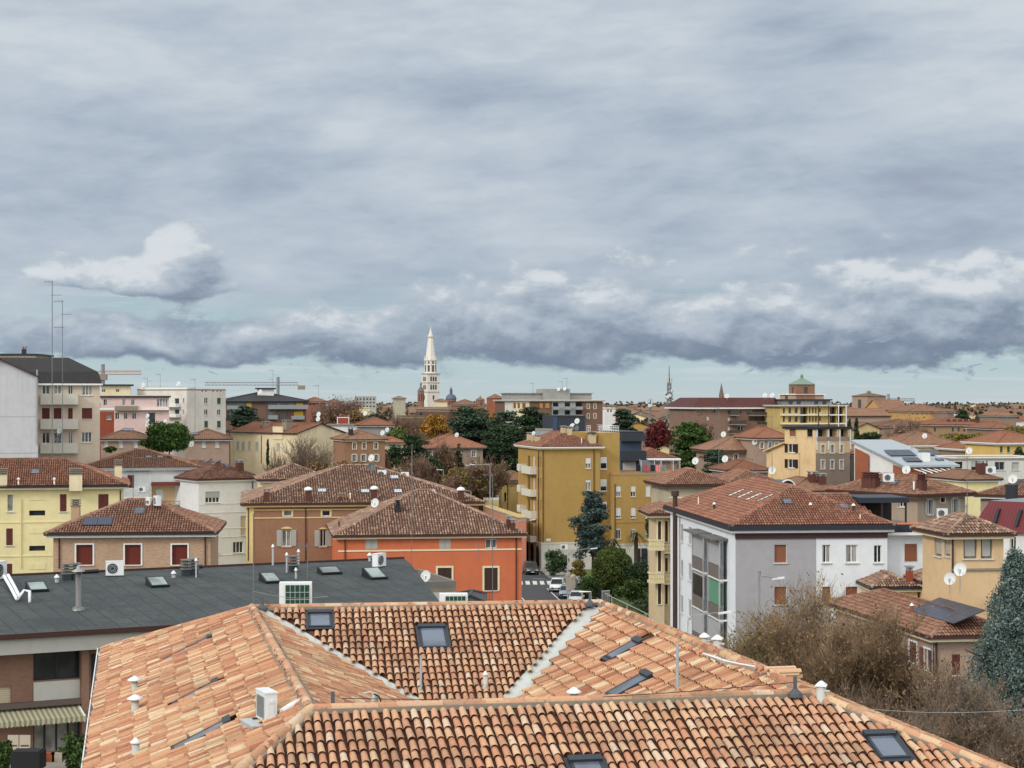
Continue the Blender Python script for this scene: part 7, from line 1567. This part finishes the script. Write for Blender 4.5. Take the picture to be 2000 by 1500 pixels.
    if trunk:
        tb = MB(); h = cz + hh * (.5 if kind in ('round', 'umbrella') else .9); r0 = max(.12, w * .07)
        tb.tube([(0, 0, -.2), (TR.normal() * .1, TR.normal() * .1, h * .5), (TR.normal() * .15, TR.normal() * .15, h)], [r0, r0 * .75, r0 * .25], 6)
        for i in range(7):
            a = i * 2.4; z_ = cz - hh * .5 + hh * .14 * i; tb.tube([(0, 0, z_), (w * .35 * math.cos(a), d * .35 * math.sin(a), z_ + hh * .12), (w * .65 * math.cos(a), d * .65 * math.sin(a), z_ + hh * (.2 if kind != 'cedar' else .02))], [r0 * .4, r0 * .25, .02], 4)
        tb.build('trunk', [bark or BARK], t)
    return t
def bare_tree(name, label, px, Y, top, bot, wpx, z0=0.0, levels=5, leafn=0, leafm=None, twigm=None, seed=1, upright=.5, kids=3, r0=.16, leaf=None, dy=None, base_h=None, group=None, thin=1.0):
    """branching skeleton, optionally with sparse dry leaves; fitted to the rows and columns it covers"""
    rs = random.Random(seed); m = Y / F; Ht = Z(top, Y) - z0; w = wpx * m / 2; d = dy or w
    t = thing(name, label, 'tree', (X(px, Y), Y, z0), 0, group); P0 = []; P1 = []; R0 = []; R1 = []; tips = []
    def grow(p, dr, L, r, lev):
        q = p; k = 3
        for i in range(k):
            dr = (dr + Vector((rs.gauss(0, .14), rs.gauss(0, .14), rs.gauss(0, .08) + upright * .10))).normalized(); e = q + dr * (L / k); ra = r * (1 - .22 * i); rb = r * (1 - .22 * (i + 1)); P0.append(q); P1.append(e); R0.append(ra); R1.append(rb); q = e
            if lev <= 2: tips.append((q, dr))
            if lev > 0 and (i > 0 or lev < levels):
                for j in range(kids if i == k - 1 else kids - 1):
                    a = rs.uniform(0, 6.283); sp = rs.uniform(.35, .85); o = Vector((math.cos(a), math.sin(a), rs.uniform(-.1, .5))).normalized(); grow(q, (dr * (1 - sp * .55) + o * sp).normalized(), L * rs.uniform(.55, .78), rb * .62, lev - 1)
    hb = base_h if base_h is not None else Ht * .30
    grow(Vector((0, 0, 0)), Vector((0, 0, 1)), hb, r0, levels)
    A = np.array(P1); lo = np.percentile(np.abs(A[:, 0]), 97); lo2 = np.percentile(np.abs(A[:, 1]), 97); hi = A[:, 2].max(); sc = np.array([w / lo, d / lo2, Ht / hi])
    P0 = np.array(P0) * sc; P1 = np.array(P1) * sc; R0 = np.maximum(np.array(R0), .004 * thin * Y / 60); R1 = np.maximum(np.array(R1), .0035 * thin * Y / 60)
    big = R0 > r0 * .30; tb = MB(); segs(tb, P0[big], P1[big], R0[big], R1[big], 0, 5); tb.build('trunk', [BARKG], t, uv=False); tw = MB(); segs(tw, P0[~big], P1[~big], R0[~big], R1[~big], 0, 3)
    tw.build('twigs', [twigm or L_TWG], t, uv=False)
    if leafn:
        lb = MB(); T = np.array([p for p, _ in tips]) * sc; idx = rs.choices(range(len(T)), k=leafn); C = T[idx] + np.random.RandomState(seed).normal(size=(leafn, 3)) * (leaf or .1) * 2.2; C = C[C[:, 2] > Ht * .18]; leaf_quads(lb, C, leaf or .1, 0, 1.4); lb.build('crown', [leafm or L_BRN], t, uv=False)
    return t

# left and middle background
tree('umbrella_pine', 'dense round umbrella pine rising among the roofs on the left', 328, 250, 824, 888, 106, L_PINE, 'round', 14000, .28, clumps=50)
tree('cedar_tree', 'grey green cedar spreading in front of the black roofed brick block', 478, 322, 793, 850, 88, L_CED, 'cedar', 3000, clumps=12)
tree('shrub', 'small shrub between the tilted white shutters and the umbrella pine', 216, 250, 872, 884, 26, L_TOP, 'round', 500, cat='shrub', z0=15, trunk=False)
bare_tree('bare_tree', 'leafless grey tree standing before the blank cream gable', 590, 268, 842, 912, 100, levels=5, seed=4, kids=3, upright=.9, base_h=6)
bare_tree('bare_tree', 'smaller leafless tree by the dark cypress stump left of the leafless grey tree', 541, 275, 866, 910, 44, levels=4, seed=9, upright=.9)
tree('cypress', 'narrow dark clipped cypress against the long cream wall', 523, 272, 859, 905, 5, L_CEDD, 'column', 700, .25)
for i, (px, wd, l) in enumerate(((618, 50, 'brown shrub left of its taller neighbour under the cream gable'), (668, 46, 'taller brown shrub right under the cream gable'), (700, 40, 'sparse brown shrub at the foot of the brick house with pale shutters'))): tree('shrub', l, px, 232, 893 + i * 3, 935, wd, L_BRN, 'round', 1300, .18, cat='shrub', group=None)
for px, top, bot, wd, Yk, sd, l in ((655, 770, 832, 92, 520, 3, 'broad leafless tree on the skyline left of the bell tower'), (612, 790, 830, 60, 470, 5, 'low leafless tree right of the black roofed block'), (700, 796, 830, 60, 500, 6, 'brown leafless tree under the distant pale slab'), (775, 800, 855, 60, 420, 8, 'brown leafless tree left of the yellow autumn tree')): bare_tree('bare_tree', l, px, Yk, top, bot, wd, levels=5, seed=sd, twigm=leafmat('far_twigs', [S(96, 76, 68), S(112, 88, 76), S(84, 70, 64)]), leafn=2200, leafm=L_BRN, leaf=.35, base_h=7)
tree('autumn_tree', 'yellow brown autumn tree below the white bell tower', 852, 400, 805, 862, 66, L_YEL, 'round', 2600)
tree('green_tree', 'light green tree left of the dark fir in the middle', 778, 330, 832, 868, 48, leafmat('mid_green', [S(62, 74, 40), S(80, 90, 48), S(50, 62, 36)]), 'round', 1500)
tree('fir_tree', 'dark spreading fir left of the taupe villa', 810, 312, 852, 915, 84, L_CEDD, 'cedar', 3000, clumps=14)
tree('laurel_tree', 'round dark green laurel right of the brown brick house', 768, 308, 868, 918, 46, L_CEDD, 'round', 2200)
tree('cedar_tree', 'wide grey green cedar, leftmost of the dark trees behind the taupe villa', 922, 430, 797, 880, 140, L_CED, 'cedar', 6500, clumps=14)
tree('cedar_tree', 'dark green cedar in front of the long apartment block', 1040, 405, 795, 870, 100, L_CEDD, 'cedar', 5000, clumps=14)
tree('cedar_tree', 'grey cedar between the two largest cedars in the middle', 985, 415, 806, 890, 110, L_CED, 'cedar', 4500, clumps=12)
tree('autumn_tree', 'rust coloured tree in front of the round brown building', 965, 520, 806, 834, 56, L_YEL, 'round', 1200); tree('autumn_tree', 'thin pinkish autumn tree before the white end of the long apartment block', 998, 440, 808, 840, 34, leafmat('pink_brown', [S(150, 120, 104), S(130, 100, 84), S(166, 140, 122)]), 'round', 700)
tree('cedar_tree', 'huge dark cedar whose boughs reach down beside the yellow lane house', 972, 338, 836, 960, 130, L_CEDD, 'cedar', 11000, clumps=22)
tree('fir_tree', 'brown green slender fir right of the taupe villa windows', 896, 318, 866, 955, 40, leafmat('brown_fir', [S(62, 58, 44), S(78, 70, 54), S(52, 52, 40)]), 'cone', 2600)
for px, top, bot, wd, Yk, sd, l in ((845, 890, 975, 74, 296, 12, 'brown leafless tree in front of the taupe villa, at its left'), (915, 905, 990, 70, 300, 13, 'rusty leafless tree by the street lamps'), (880, 915, 985, 60, 285, 14, 'dull leafless tree beside the lane lamps, between two rustier ones')): bare_tree('bare_tree', l, px, Yk, top, bot, wd, levels=5, seed=sd, twigm=MATS['far_twigs'], leafn=1500, leafm=L_BRN, leaf=.25, base_h=4)
for i, (px, top, bot, wd, Yk, sd, nm, l) in enumerate(((735, 868, 925, 60, 300, 71, L_BRN, 'rust leaved tree against the brown brick house with pale shutters'), (790, 880, 950, 80, 290, 72, L_BRN, 'rust leaved tree below the dark spreading fir'), (955, 880, 985, 80, 292, 73, L_OLV, 'olive brown half bare tree beside the tall lane lamp'), (860, 855, 930, 60, 316, 74, L_BRN, 'thin brown tree rising before the taupe villa windows'))): bare_tree('bare_tree', l, px, Yk, top, bot, wd, levels=5, seed=sd, twigm=MATS['far_twigs'], leafn=2600, leafm=nm, leaf=.24, base_h=4)
tree('laurel_tree', 'dark broad evergreen at the left foot of the taupe villa', 838, 300, 888, 960, 70, L_CEDD, 'round', 3000, trunk=False); tree('green_tree', 'olive tree between the taupe villa and the lane lamps', 890, 288, 905, 975, 56, L_OLV, 'round', 2200, trunk=False); tree('laurel_tree', 'dark evergreen filling the gap left of the yellow lane house', 985, 312, 900, 985, 60, L_CEDD, 'round', 3000, trunk=False)
tree('dark_hedge', 'dark undergrowth along the lane below the big cedars', 940, 325, 930, 1000, 120, L_CEDD, 'round', 3000, cat='hedge', trunk=False)
tree('green_tree', 'dull green trees crowding left of the yellow autumn tree', 800, 440, 812, 850, 70, L_OLV, 'round', 2400); tree('cedar_tree', 'dark cedar in front of the brown flat roofed house', 712, 420, 812, 846, 50, L_CED, 'cedar', 1800, clumps=9) if False else None
tree('cedar_tree', 'dark tree left of the dull green trees in the middle', 735, 470, 806, 842, 60, L_CEDD, 'round', 2000); tree('autumn_tree', 'rusty brown tree behind the grey house with two dishes', 690, 430, 800, 836, 60, L_BRN, 'round', 2200)
tree('red_tree', 'dark maroon autumn tree right of the anthracite modern house', 1284, 330, 819, 888, 64, L_RED, 'round', 4200, clumps=30)
tree('cedar_tree', 'green cedar right of the maroon autumn tree', 1348, 318, 824, 918, 118, L_PINE, 'cedar', 5200, clumps=16)
tree('cedar_tree', 'small blue grey cedar in front of the low brick house', 1395, 262, 878, 922, 78, L_BLUE if False else L_CED, 'cedar', 1800, clumps=10)
tree('cedar_tree', 'grey green cedar behind the ochre block roof', 1218, 430, 798, 850, 66, L_CED, 'cedar', 2600, clumps=12)
bare_tree('bare_tree', 'brown leafless tree against the big red roofed brick block', 1372, 318, 812, 870, 66, levels=5, seed=21, twigm=MATS['far_twigs'], leafn=1600, leafm=L_OLV, leaf=.28, base_h=5)
tree('cypress', 'left of two narrow cypresses right of the yellow balconies', 1659, 400, 819, 858, 11, L_CEDD, 'column', 700); tree('cypress', 'right of two narrow cypresses, before the church gable', 1673, 395, 817, 858, 13, L_CEDD, 'column', 800)
tree('green_tree', 'dark rounded trees below the church gable', 1700, 345, 840, 876, 70, L_CEDD, 'round', 2200); bare_tree('bare_tree', 'broad brown tree in front of the brick barracks', 1772, 350, 812, 872, 96, levels=5, seed=31, twigm=MATS['far_twigs'], leafn=3500, leafm=L_BRN, leaf=.32, base_h=6)
for i, (px, top, bot, wd, l) in enumerate(((1858, 844, 866, 60, 'olive tree at the left of the tree row before the barracks'), (1905, 844, 868, 56, 'olive tree in the middle of the tree row before the barracks'), (1945, 842, 866, 50, 'olive tree at the right of the tree row before the barracks'), (1980, 828, 862, 60, 'brownish green tree at the right edge, beyond the yellow villa'))): tree('green_tree', l, px, 350 + i, top, bot, wd, L_OLV, 'round', 1500)
tree('pine_tree', 'left of two dark pines on the horizon at the right', 1880, 700, 803, 826, 36, L_CEDD, 'cedar', 1200, clumps=9); tree('pine_tree', 'right of two dark pines on the horizon at the right', 1916, 690, 803, 830, 36, L_CEDD, 'cone', 1200)
tree('shrub', 'dark potted shrubs on the terrace under the white pergola', 1866, 225, 916, 938, 34, L_GLOSS, 'round', 900, z0=12, cat='shrub', trunk=False); tree('cypress', 'dark fir top at the right edge before the yellow villa', 1990, 255, 872, 900, 36, L_CEDD, 'cone', 900)
# by the street
tree('blue_cedar', 'blue green cedar in front of the ochre block, its crown leaning left', 1157, 236, 958, 1080, 96, L_BLUE, 'cedar', 5500, .22, clumps=16)
tree('topiary', 'large clipped green dome beside the street', 1197, 226, 1067, 1160, 82, leafmat('clipped_green', [S(58, 68, 32), S(70, 80, 38), S(50, 60, 30)]), 'dome', 12000, .17, cat='topiary')
tree('magnolia', 'dark glossy bush at the corner of the ochre block', 1087, 252, 1066, 1126, 52, L_GLOSS, 'round', 3200, cat='shrub', trunk=False); tree('shrub', 'yellowing bush behind the gate pillars', 1128, 240, 1092, 1130, 40, L_OLV, 'round', 1200, cat='shrub', trunk=False)
tree('hedge', 'dark hedge behind the garden railing, left of the clipped dome', 1148, 222, 1122, 1185, 70, L_TOP, 'round', 2600, cat='hedge', trunk=False); tree('shrub', 'rounded green bush at the foot of the clipped dome', 1238, 214, 1128, 1210, 84, L_TOP, 'round', 4500, cat='shrub', trunk=False); tree('laurel_tree', 'dark glossy laurel in front of the cream villa', 1282, 204, 1156, 1240, 88, L_GLOSS, 'round', 5500, trunk=False)
tree('laurel_tree', 'dark evergreen filling the garden under the balustrades', 1258, 218, 1085, 1190, 80, L_CEDD, 'round', 5000, trunk=False); tree('laurel_tree', 'glossy tree between the ochre wing and the frieze villa', 1296, 214, 944, 990, 40, L_GLOSS, 'round', 1600); tree('laurel_tree', 'thin evergreen left of the balustrade villa balconies', 1272, 195, 1000, 1062, 24, L_GLOSS, 'round', 1500)
def palm(px, Y, top, ground_py, label, w):
    t = thing('palm_tree', label, 'palm tree', (X(px, Y), Y, 0)); h = Z(top + 8, Y); tb = MB(); tb.tube([(0, 0, -.2), (.05, 0, h * .5), (0, .05, h)], [.28, .24, .3], 8); tb.build('trunk', [BARK], t); fb = MB(); rs = random.Random(px)
    for i in range(46):
        a = rs.uniform(0, 6.28); e = rs.uniform(-.9, .9); L = w * rs.uniform(.7, 1.1); pts = []
        for k in range(5): q = k / 4; pts.append(Vector((math.cos(a) * L * q, math.sin(a) * L * q, h + e * L * q * .8 - q * q * L * .7)))
        s_ = Vector((-math.sin(a), math.cos(a), 0)) * .10
        for k in range(4): fb.quad(pts[k] - s_ * (1 - k / 5), pts[k] + s_ * (1 - k / 5), pts[k + 1] + s_ * (1 - (k + 1) / 5), pts[k + 1] - s_ * (1 - (k + 1) / 5))
    fb.build('crown', [leafmat('palm_leaf', [S(70, 66, 44), S(92, 82, 56), S(56, 60, 40)])], t, uv=False)
palm(1242, 244, 1034, 1110, 'dry palm in front of the ochre wing', 1.9); palm(1198, 246, 1046, 1110, 'dry palm behind the blue green cedar', 1.5)
# close to the viewer
def near_brown():
    bare_tree('brown_tree', 'big twiggy half bare tree with olive leaves before the white and grey block', 1600, 84, 1100, 1480, 320, z0=0, levels=6, seed=41, kids=3, upright=1.3, r0=.22, leafn=42000, leafm=L_OLV, leaf=.085, twigm=leafmat('near_twigs', [S(108, 92, 74), S(126, 106, 86), S(92, 78, 62)]), base_h=4.5, thin=1.25)
    bare_tree('brown_tree', 'bushy brown leaved tree between the half bare tree and the brick house with solar panels', 1715, 80, 1160, 1480, 310, z0=0, levels=6, seed=47, kids=3, upright=.9, r0=.2, leafn=52000, leafm=L_BRN, leaf=.085, twigm=MATS['near_twigs'], base_h=4.2, thin=1.15)
    bare_tree('brown_tree', 'dry rust leaved tree in the bottom right corner under the blue green cypress', 1880, 62, 1285, 1700, 330, z0=4, levels=6, seed=53, kids=3, upright=.5, r0=.16, leafn=40000, leafm=L_RUST, leaf=.07, twigm=leafmat('grey_twigs', [S(112, 98, 86), S(92, 80, 70), S(126, 110, 96)]), base_h=3.6, thin=1.3)
    bare_tree('brown_tree', 'low dry tree right behind the hip of the big tiled roof', 1700, 66, 1330, 1600, 240, z0=4, levels=5, seed=59, kids=4, upright=.3, r0=.14, leafn=26000, leafm=L_RUST, leaf=.07, twigm=MATS['grey_twigs'], base_h=3.0, thin=1.3)
    tree('blue_cypress', 'large dense blue green cypress at the right edge', 1985, 74, 1070, 1600, 330, leafmat('cypress_blue', [S(60, 72, 70), S(78, 92, 88), S(100, 112, 106), S(48, 60, 58)]), 'cone', 150000, .06, clumps=210, cs=.5, asp=1.8, dy=3.2)
near_brown()
tree('shrub', 'green terrace bush beside the dark glazed door at the bottom left', 150, 79, 1424, 1520, 66, L_TOP, 'round', 3600, .12, z0=6.5, cat='shrub', trunk=False); tree('shrub', 'green terrace bush cut by the left edge of the picture', 4, 79, 1438, 1520, 44, L_TOP, 'round', 2400, .12, z0=6.5, cat='shrub', trunk=False)
# ---------------------------------------------------------------- street, cars, lamps
asph = plain('asphalt', S(72, 73, 76), .9, var=.15, sc=.6)
mb = MB(); mb.quad((-16, 150, .004), (10.6, 150, .004), (6.2, 420, .004), (-8, 420, .004)); tag(mb.build('road', [asph]), 'grey asphalt street', None, kind='structure')
pav = plain('pavement_slab', S(150, 146, 140), .9)
mb = MB(); mb.prism([(10.6, 150), (13.2, 150), (9.2, 300), (6.9, 420), (6.2, 420)], 0, .13); mb.prism([(3.9, 262.5), (6.6, 262.5), (8.2, 252), (7.6, 250), (5.2, 251)], .005, .14); tag(mb.build('pavement', [pav]), 'pale stone pavement beside the street', None, kind='structure')
wl = plain('road_paint', S(206, 206, 200), .8); mb = MB()
for i in range(5): x = .9 + i * .98; mb.quad((x, 241.8, .009), (x + .58, 241.8, .009), (x + .52, 246.6, .009), (x - .06, 246.6, .009))
for (a, b_) in (((4.62, 237), (5.95, 223)), ((1.6, 222), (1.2, 226)), ((4.0, 256), (3.3, 262)), ((2.9, 250), (4.6, 249.4))): d = Vector((b_[0] - a[0], b_[1] - a[1], 0)).normalized(); s_ = Vector((-d.y, d.x, 0)) * .08; mb.quad(Vector((*a, .009)) - s_, Vector((*a, .009)) + s_, Vector((*b_, .009)) + s_, Vector((*b_, .009)) - s_)
tag(mb.build('road_markings', [wl]), 'white zebra crossing and lines painted on the street', None, kind='structure')
gl = leafmat('garden_green', [S(60, 74, 40), S(76, 88, 48)]); mb = MB(); mb.quad((13.4, 190, .01), (34, 190, .01), (34, 262, .01), (9.4, 262, .01)); tag(mb.build('lawn', [gl]), 'green garden lawn behind the railing', None, kind='structure')
def carpaint(name, c):
    if name in MATS: return MATS[name]
    m, n, b = _mat(name); b.inputs['Base Color'].default_value = c; b.inputs['Roughness'].default_value = .3; b.inputs['Coat Weight'].default_value = .6; b.inputs['Coat Roughness'].default_value = .08; MATS[name] = m; return m
def car(x, y, rz, label, paint, L=4.4, W=1.82, Hh=1.6, name='parked_car'):
    """front towards local -y"""
    t = thing(name, label, 'car', (x, y, .006), rz); hw = W / 2; b = MB()
    st = [(-L / 2, .35, .62, .80), (-L / 2 + .12, .28, .78, .92), (-L * .30, .25, .92, .98), (-L * .12, .24, 1.0, 1.0), (L * .25, .24, 1.02, 1.0), (L / 2 - .25, .28, 1.02, .97), (L / 2, .38, .95, .86)]
    sec = []
    for (yy, z0, zb, k) in st: w_ = hw * k; sec.append([(-w_ * .9, yy, z0), (-w_, yy, z0 + .18), (-w_, yy, zb - .14), (-w_ * .93, yy, zb), (w_ * .93, yy, zb), (w_, yy, zb - .14), (w_, yy, z0 + .18), (w_ * .9, yy, z0)])
    V = [v for s_ in sec for v in s_]; n = 8; b.add(V, [(i * n + k, i * n + (k + 1) % n, (i + 1) * n + (k + 1) % n, (i + 1) * n + k) for i in range(len(st) - 1) for k in range(n)] + [tuple(range(n)), tuple(len(V) - n + k for k in range(n))])
    y0, y1, y2, y3 = -L * .19, -L * .03, L * .34, L * .45; zb, zt = .97, Hh; r1, r0 = hw * .74, hw * .90
    b.add([(-r1, y1, zt - .02), (r1, y1, zt - .02), (r1, y2, zt), (-r1, y2, zt), (-r1 * .96, y1 - .06, zt - .09), (r1 * .96, y1 - .06, zt - .09), (r1 * 1.05, y2 + .1, zt - .1), (-r1 * 1.05, y2 + .1, zt - .1)], [(0, 1, 2, 3), (4, 5, 1, 0), (6, 7, 3, 2), (5, 6, 2, 1), (7, 4, 0, 3)])
    for sx in (-1, 1):
        for (ya, yb_) in ((y0, y1 - .06), (L * .14, L * .14), (y3, y2 + .08)): b.tube([(sx * r0 * .98, ya, zb - .02), (sx * r1 * 1.0, yb_, zt - .07)], .045, 4)
    body = b.build('body', [paint], t, True); g = MB()
    g.add([(-r0, y0, zb), (r0, y0, zb), (r1 * .98, y1 - .05, zt - .08), (-r1 * .98, y1 - .05, zt - .08)], [(0, 1, 2, 3)]); g.build('windscreen', [M_GLASSK], t); g = MB()
    g.add([(r0, y3, zb), (-r0, y3, zb), (-r1, y2 + .08, zt - .09), (r1, y2 + .08, zt - .09)], [(0, 1, 2, 3)]); g.build('rear_window', [M_GLASSK], t)
    for sx in (-1, 1): g = MB(); g.add([(sx * r0, y0, zb), (sx * r0, y3, zb), (sx * r1, y2 + .08, zt - .09), (sx * r1, y1 - .05, zt - .08)], [(0, 1, 2, 3)]); g.build('side_window', [M_GLASSK], t)
    for sx in (-1, 1):
        for yy in (-L * .31, L * .31):
            w_ = MB(); w_.lathe((0, 0, 0), [(.335, 0), (.34, .05), (.34, .17), (.30, .21)], 18); o = w_.build('wheel', [plain('tyre', S(30, 30, 31), .9)], t); o.location = (sx * (hw - .19), yy, .34); o.rotation_euler = (0, sx * math.pi / 2, 0); r_ = MB(); r_.lathe((0, 0, .205), [(.22, 0), (.2, .01), (.05, .02)], 10); r_.build('rim', [M_GALV], o)
        h = MB(); h.obox((sx * hw * .66, -L / 2 + .07, .70), (.2, .03 * sx, 0), (0, .05, 0), (0, 0, .07)); h.build('headlight', [plain('lamp_glass', S(214, 218, 220), .15)], t)
        h = MB(); h.obox((sx * (hw + .09), y0 + .15, 1.02), (.1, 0, 0), (0, .06, 0), (0, 0, .07)); h.build('mirror', [paint], t)
    h = MB(); h.box(-hw * .5, -L / 2 - .012, .47, hw * .5, -L / 2 + .02, .62); h.build('radiator_grille', [M_BLACK], t); h = MB(); h.box(-.26, -L / 2 - .025, .40, .26, -L / 2 - .005, .50); h.build('number_plate', [M_WHITE], t); return t
P_WH = carpaint('white_car_paint', S(222, 224, 226)); P_GR = carpaint('blue_grey_car_paint', S(128, 142, 158)); P_DK = carpaint('dark_car_paint', S(62, 64, 66))
car(X(1037, 256), 257, R(6), 'dark grey car parked at the corner of the ochre block, farthest of the four cars', P_DK, 4.6, 1.88, 1.72)
car(X(1089, 232), 234, R(-6), 'white car parked with its front towards the zebra crossing', P_WH, 4.4, 1.85, 1.64); car(X(1108, 224), 226.5, R(-6), 'blue grey car parked between two white cars', P_GR, 4.2, 1.78, 1.5); car(X(1127, 217), 219.5, R(-6), 'white car half hidden behind the big tiled roof', P_WH, 4.1, 1.76, 1.5)
def lamp(px, ytop, ybase, Y, arm_px, label, z0=0, double=False, drop=4):
    b = P(px, ybase, Y); z = Z(ytop, Y); t = thing('street_lamp', label, 'street lamp', (b.x, b.y, z0)); m = MB(); dx = (arm_px - px) * Y / F; h = z - z0
    m.tube([(0, 0, -.1), (0, 0, h - drop * Y / F), (dx * .12, 0, h - drop * .35 * Y / F), (dx * .9, 0, h)], [.09, .06, .05, .04], 8); m.build('pole', [M_GALV], t, True)
    l = MB(); l.obox((dx, 0, h - .02), (.42 * (1 if dx > 0 else -1), 0, .05), (0, .14, 0), (0, 0, .06)); l.build('lamp_head', [M_WHITEMET], t); return t
lamp(1109, 1071, 1190, 212, 1160, 'street lamp with a long arm over the parked cars', drop=14); lamp(1344, 1196, 1260, 118, 1415, 'street lamp arm in front of the loggias of the white and grey block', drop=16); lamp(1483, 1129, 1200, 125, 1520, 'thin grey lamp bracket against the grey painted wall', drop=-14)
lamp(920, 957, 1040, 275, 880, 'small lamp arm low by the lane'); lamp(917, 868, 975, 300, 905, 'curved lamp by the lane') if False else lamp(918, 869 + 40, 975, 300, 915, 'hooked street lamp beside the lane trees, at the right', drop=5)
lamp(957, 907, 1010, 285, 922, 'tall lamp post with a flat arm pointing left in front of the big cedar', drop=2); lamp(866, 917, 975, 290, 858, 'double lamp left of the hooked street lamp', drop=2); lamp(1012, 1015, 1080, 250, 1040, 'lamp bracket reaching over the lane from the orange house side', z0=8)
# garden gate and railing
for i, (px, l) in enumerate(((1110, 'left stone gate pillar with a round cap'), (1119, 'right stone gate pillar with a round cap'))):
    Yk = 226 - i * 3; t = thing('gate_pillar', l + ' by the parked cars', 'gate pillar', (X(px, Yk), Yk, 0)); mb = MB(); mb.box(-.3, -.3, 0, .3, .3, 2.7); mb.box(-.36, -.36, 2.7, .36, .36, 2.82); mb.build('shaft', [plain('pillar_stone', S(176, 164, 148), .9)], t); mb = MB(); mb.lathe((0, 0, 2.82), [(.3, 0), (.34, .15), (.24, .34), (.05, .42)], 10); mb.build('cap', [MATS['pillar_stone']], t)
def railing(p0, p1, h, label, mat, z=0, st=.14, name='railing', wall=.6):
    a = Vector((*p0, z)); b = Vector((*p1, z)); d = b - a; L = d.length; d.normalize(); t = thing(name, label, 'railing', a, math.atan2(d.y, d.x)); mb = MB()
    mb.box(0, -.02, wall + .1, L, .02, wall + .14); mb.box(0, -.02, h - .06, L, .02, h - .02)
    for i in range(int(L / st)): mb.box(i * st, -.012, wall, i * st + .024, .012, h)
    mb.build('bars', [mat], t); w = MB(); w.box(0, -.12, -.1, L, .12, wall); w.build('plinth', [MATS['pillar_stone']], t)
railing((10.4, 224), (11.6, 196), 2.0, 'dark garden railing on a low wall beside the parked cars', M_DARK)
t = thing('roof_railing', 'thin galvanised cable railing beyond the right ridge of the tiled roof', 'railing', P(1182, 1162, 60)); mb = MB(); o = P(1182, 1162, 60); pts = [(1182, 1158, 60), (1195, 1166, 58), (1225, 1180, 56), (1262, 1198, 53), (1290, 1216, 51)]
vs = [P(*p) - o for p in pts]; mb.tube(vs, .015, 4); [mb.tube([v, v - Vector((0, 0, .9))], .02, 4) for v in vs[1:]]; mb.build('cable', [M_GALV], t)
for k in range(5): pass
b_ = MB(); [b_.tube([Vector((.06 * k - .1, .05 * k, -.35)), Vector((.06 * k - .1, .05 * k, .12))], .018, 4) for k in range(5)]; b_.tube([(-.12, -.02, .12), (.16, .22, .12)], .02, 4); b_.build('guard', [M_GALV], t)
t = thing('ladder_post', 'white metal post frame at the back ridge of the tiled roof', 'post', P(1153, 1176, 57)); mb = MB(); mb.tube([(0, 0, -.5), (0, 0, .33), (-.35, 0, .33)], .035, 6); mb.build('frame', [M_WHITEMET], t)
# bits on the terrace at the bottom left
t = thing('covered_table', 'table under a black cover on the terrace at the bottom left', 'table', P(55, 1500, 78)); mb = MB(); mb.prism([(-.62, -.5), (.62, -.5), (.68, .4), (-.68, .4)], 0, .74); mb.prism([(-.56, -.44), (.56, -.44), (.6, .34), (-.6, .34)], .74, .80); mb.build('cover', [plain('black_cover', S(34, 34, 36), .6)], t)
def garden_chair(px, label):
    t = thing('garden_chair', label, 'chair', P(px, 1480, 82.5)); w = plain('chair_wood', S(178, 166, 150), .8)
    mb = MB(); mb.box(-.25, -.25, .42, .25, .25, .46); mb.build('seat', [w], t); mb = MB(); mb.box(-.25, .22, .55, .25, .26, 1.0); mb.build('backrest', [w], t)
    for sx in (-1, 1):
        for sy in (-1, 1): mb = MB(); mb.box(sx * .22 - .025, sy * .22 - .025, 0, sx * .22 + .025, sy * .22 + .025, .42 if sy < 0 else .56); mb.build('leg', [w], t)
garden_chair(23, 'left garden chair behind the covered table'); garden_chair(46, 'right garden chair behind the covered table')
for px, c, l in ((98, S(176, 96, 70), 'terracotta planter box on the terrace'), (113, S(190, 176, 160), 'pale planter box on the terrace right of the terracotta one')):
    t = thing('planter', l, 'planter', P(px, 1487, 79)); mb = MB(); mb.box(-.22, -.16, 0, .22, .16, .36); mb.box(-.25, -.19, .36, .25, .19, .42); mb.build('box', [plain('planter_%d' % px, c, .8)], t); mb = MB(); mb.box(-.18, -.12, .421, .18, .12, .44); mb.build('soil', [BARK], t)
# wires over the street
for i, (a, b_, l) in enumerate((((1650, 1381, 50), (2010, 1386, 50), 'pale wire crossing the brown trees at the bottom right'), ((496, 1155, 55), (640, 1165, 56), 'wire hanging from the aerial pole behind the left ridge'))):
    p0, p1 = P(*a), P(*b_); mb = MB(); mb.tube([p0 + (p1 - p0) * (k / 16) - Vector((0, 0, .12 * math.sin(math.pi * k / 16))) for k in range(17)], .008, 4); tag(mb.build('wire', [M_GALV]), l, 'wire')
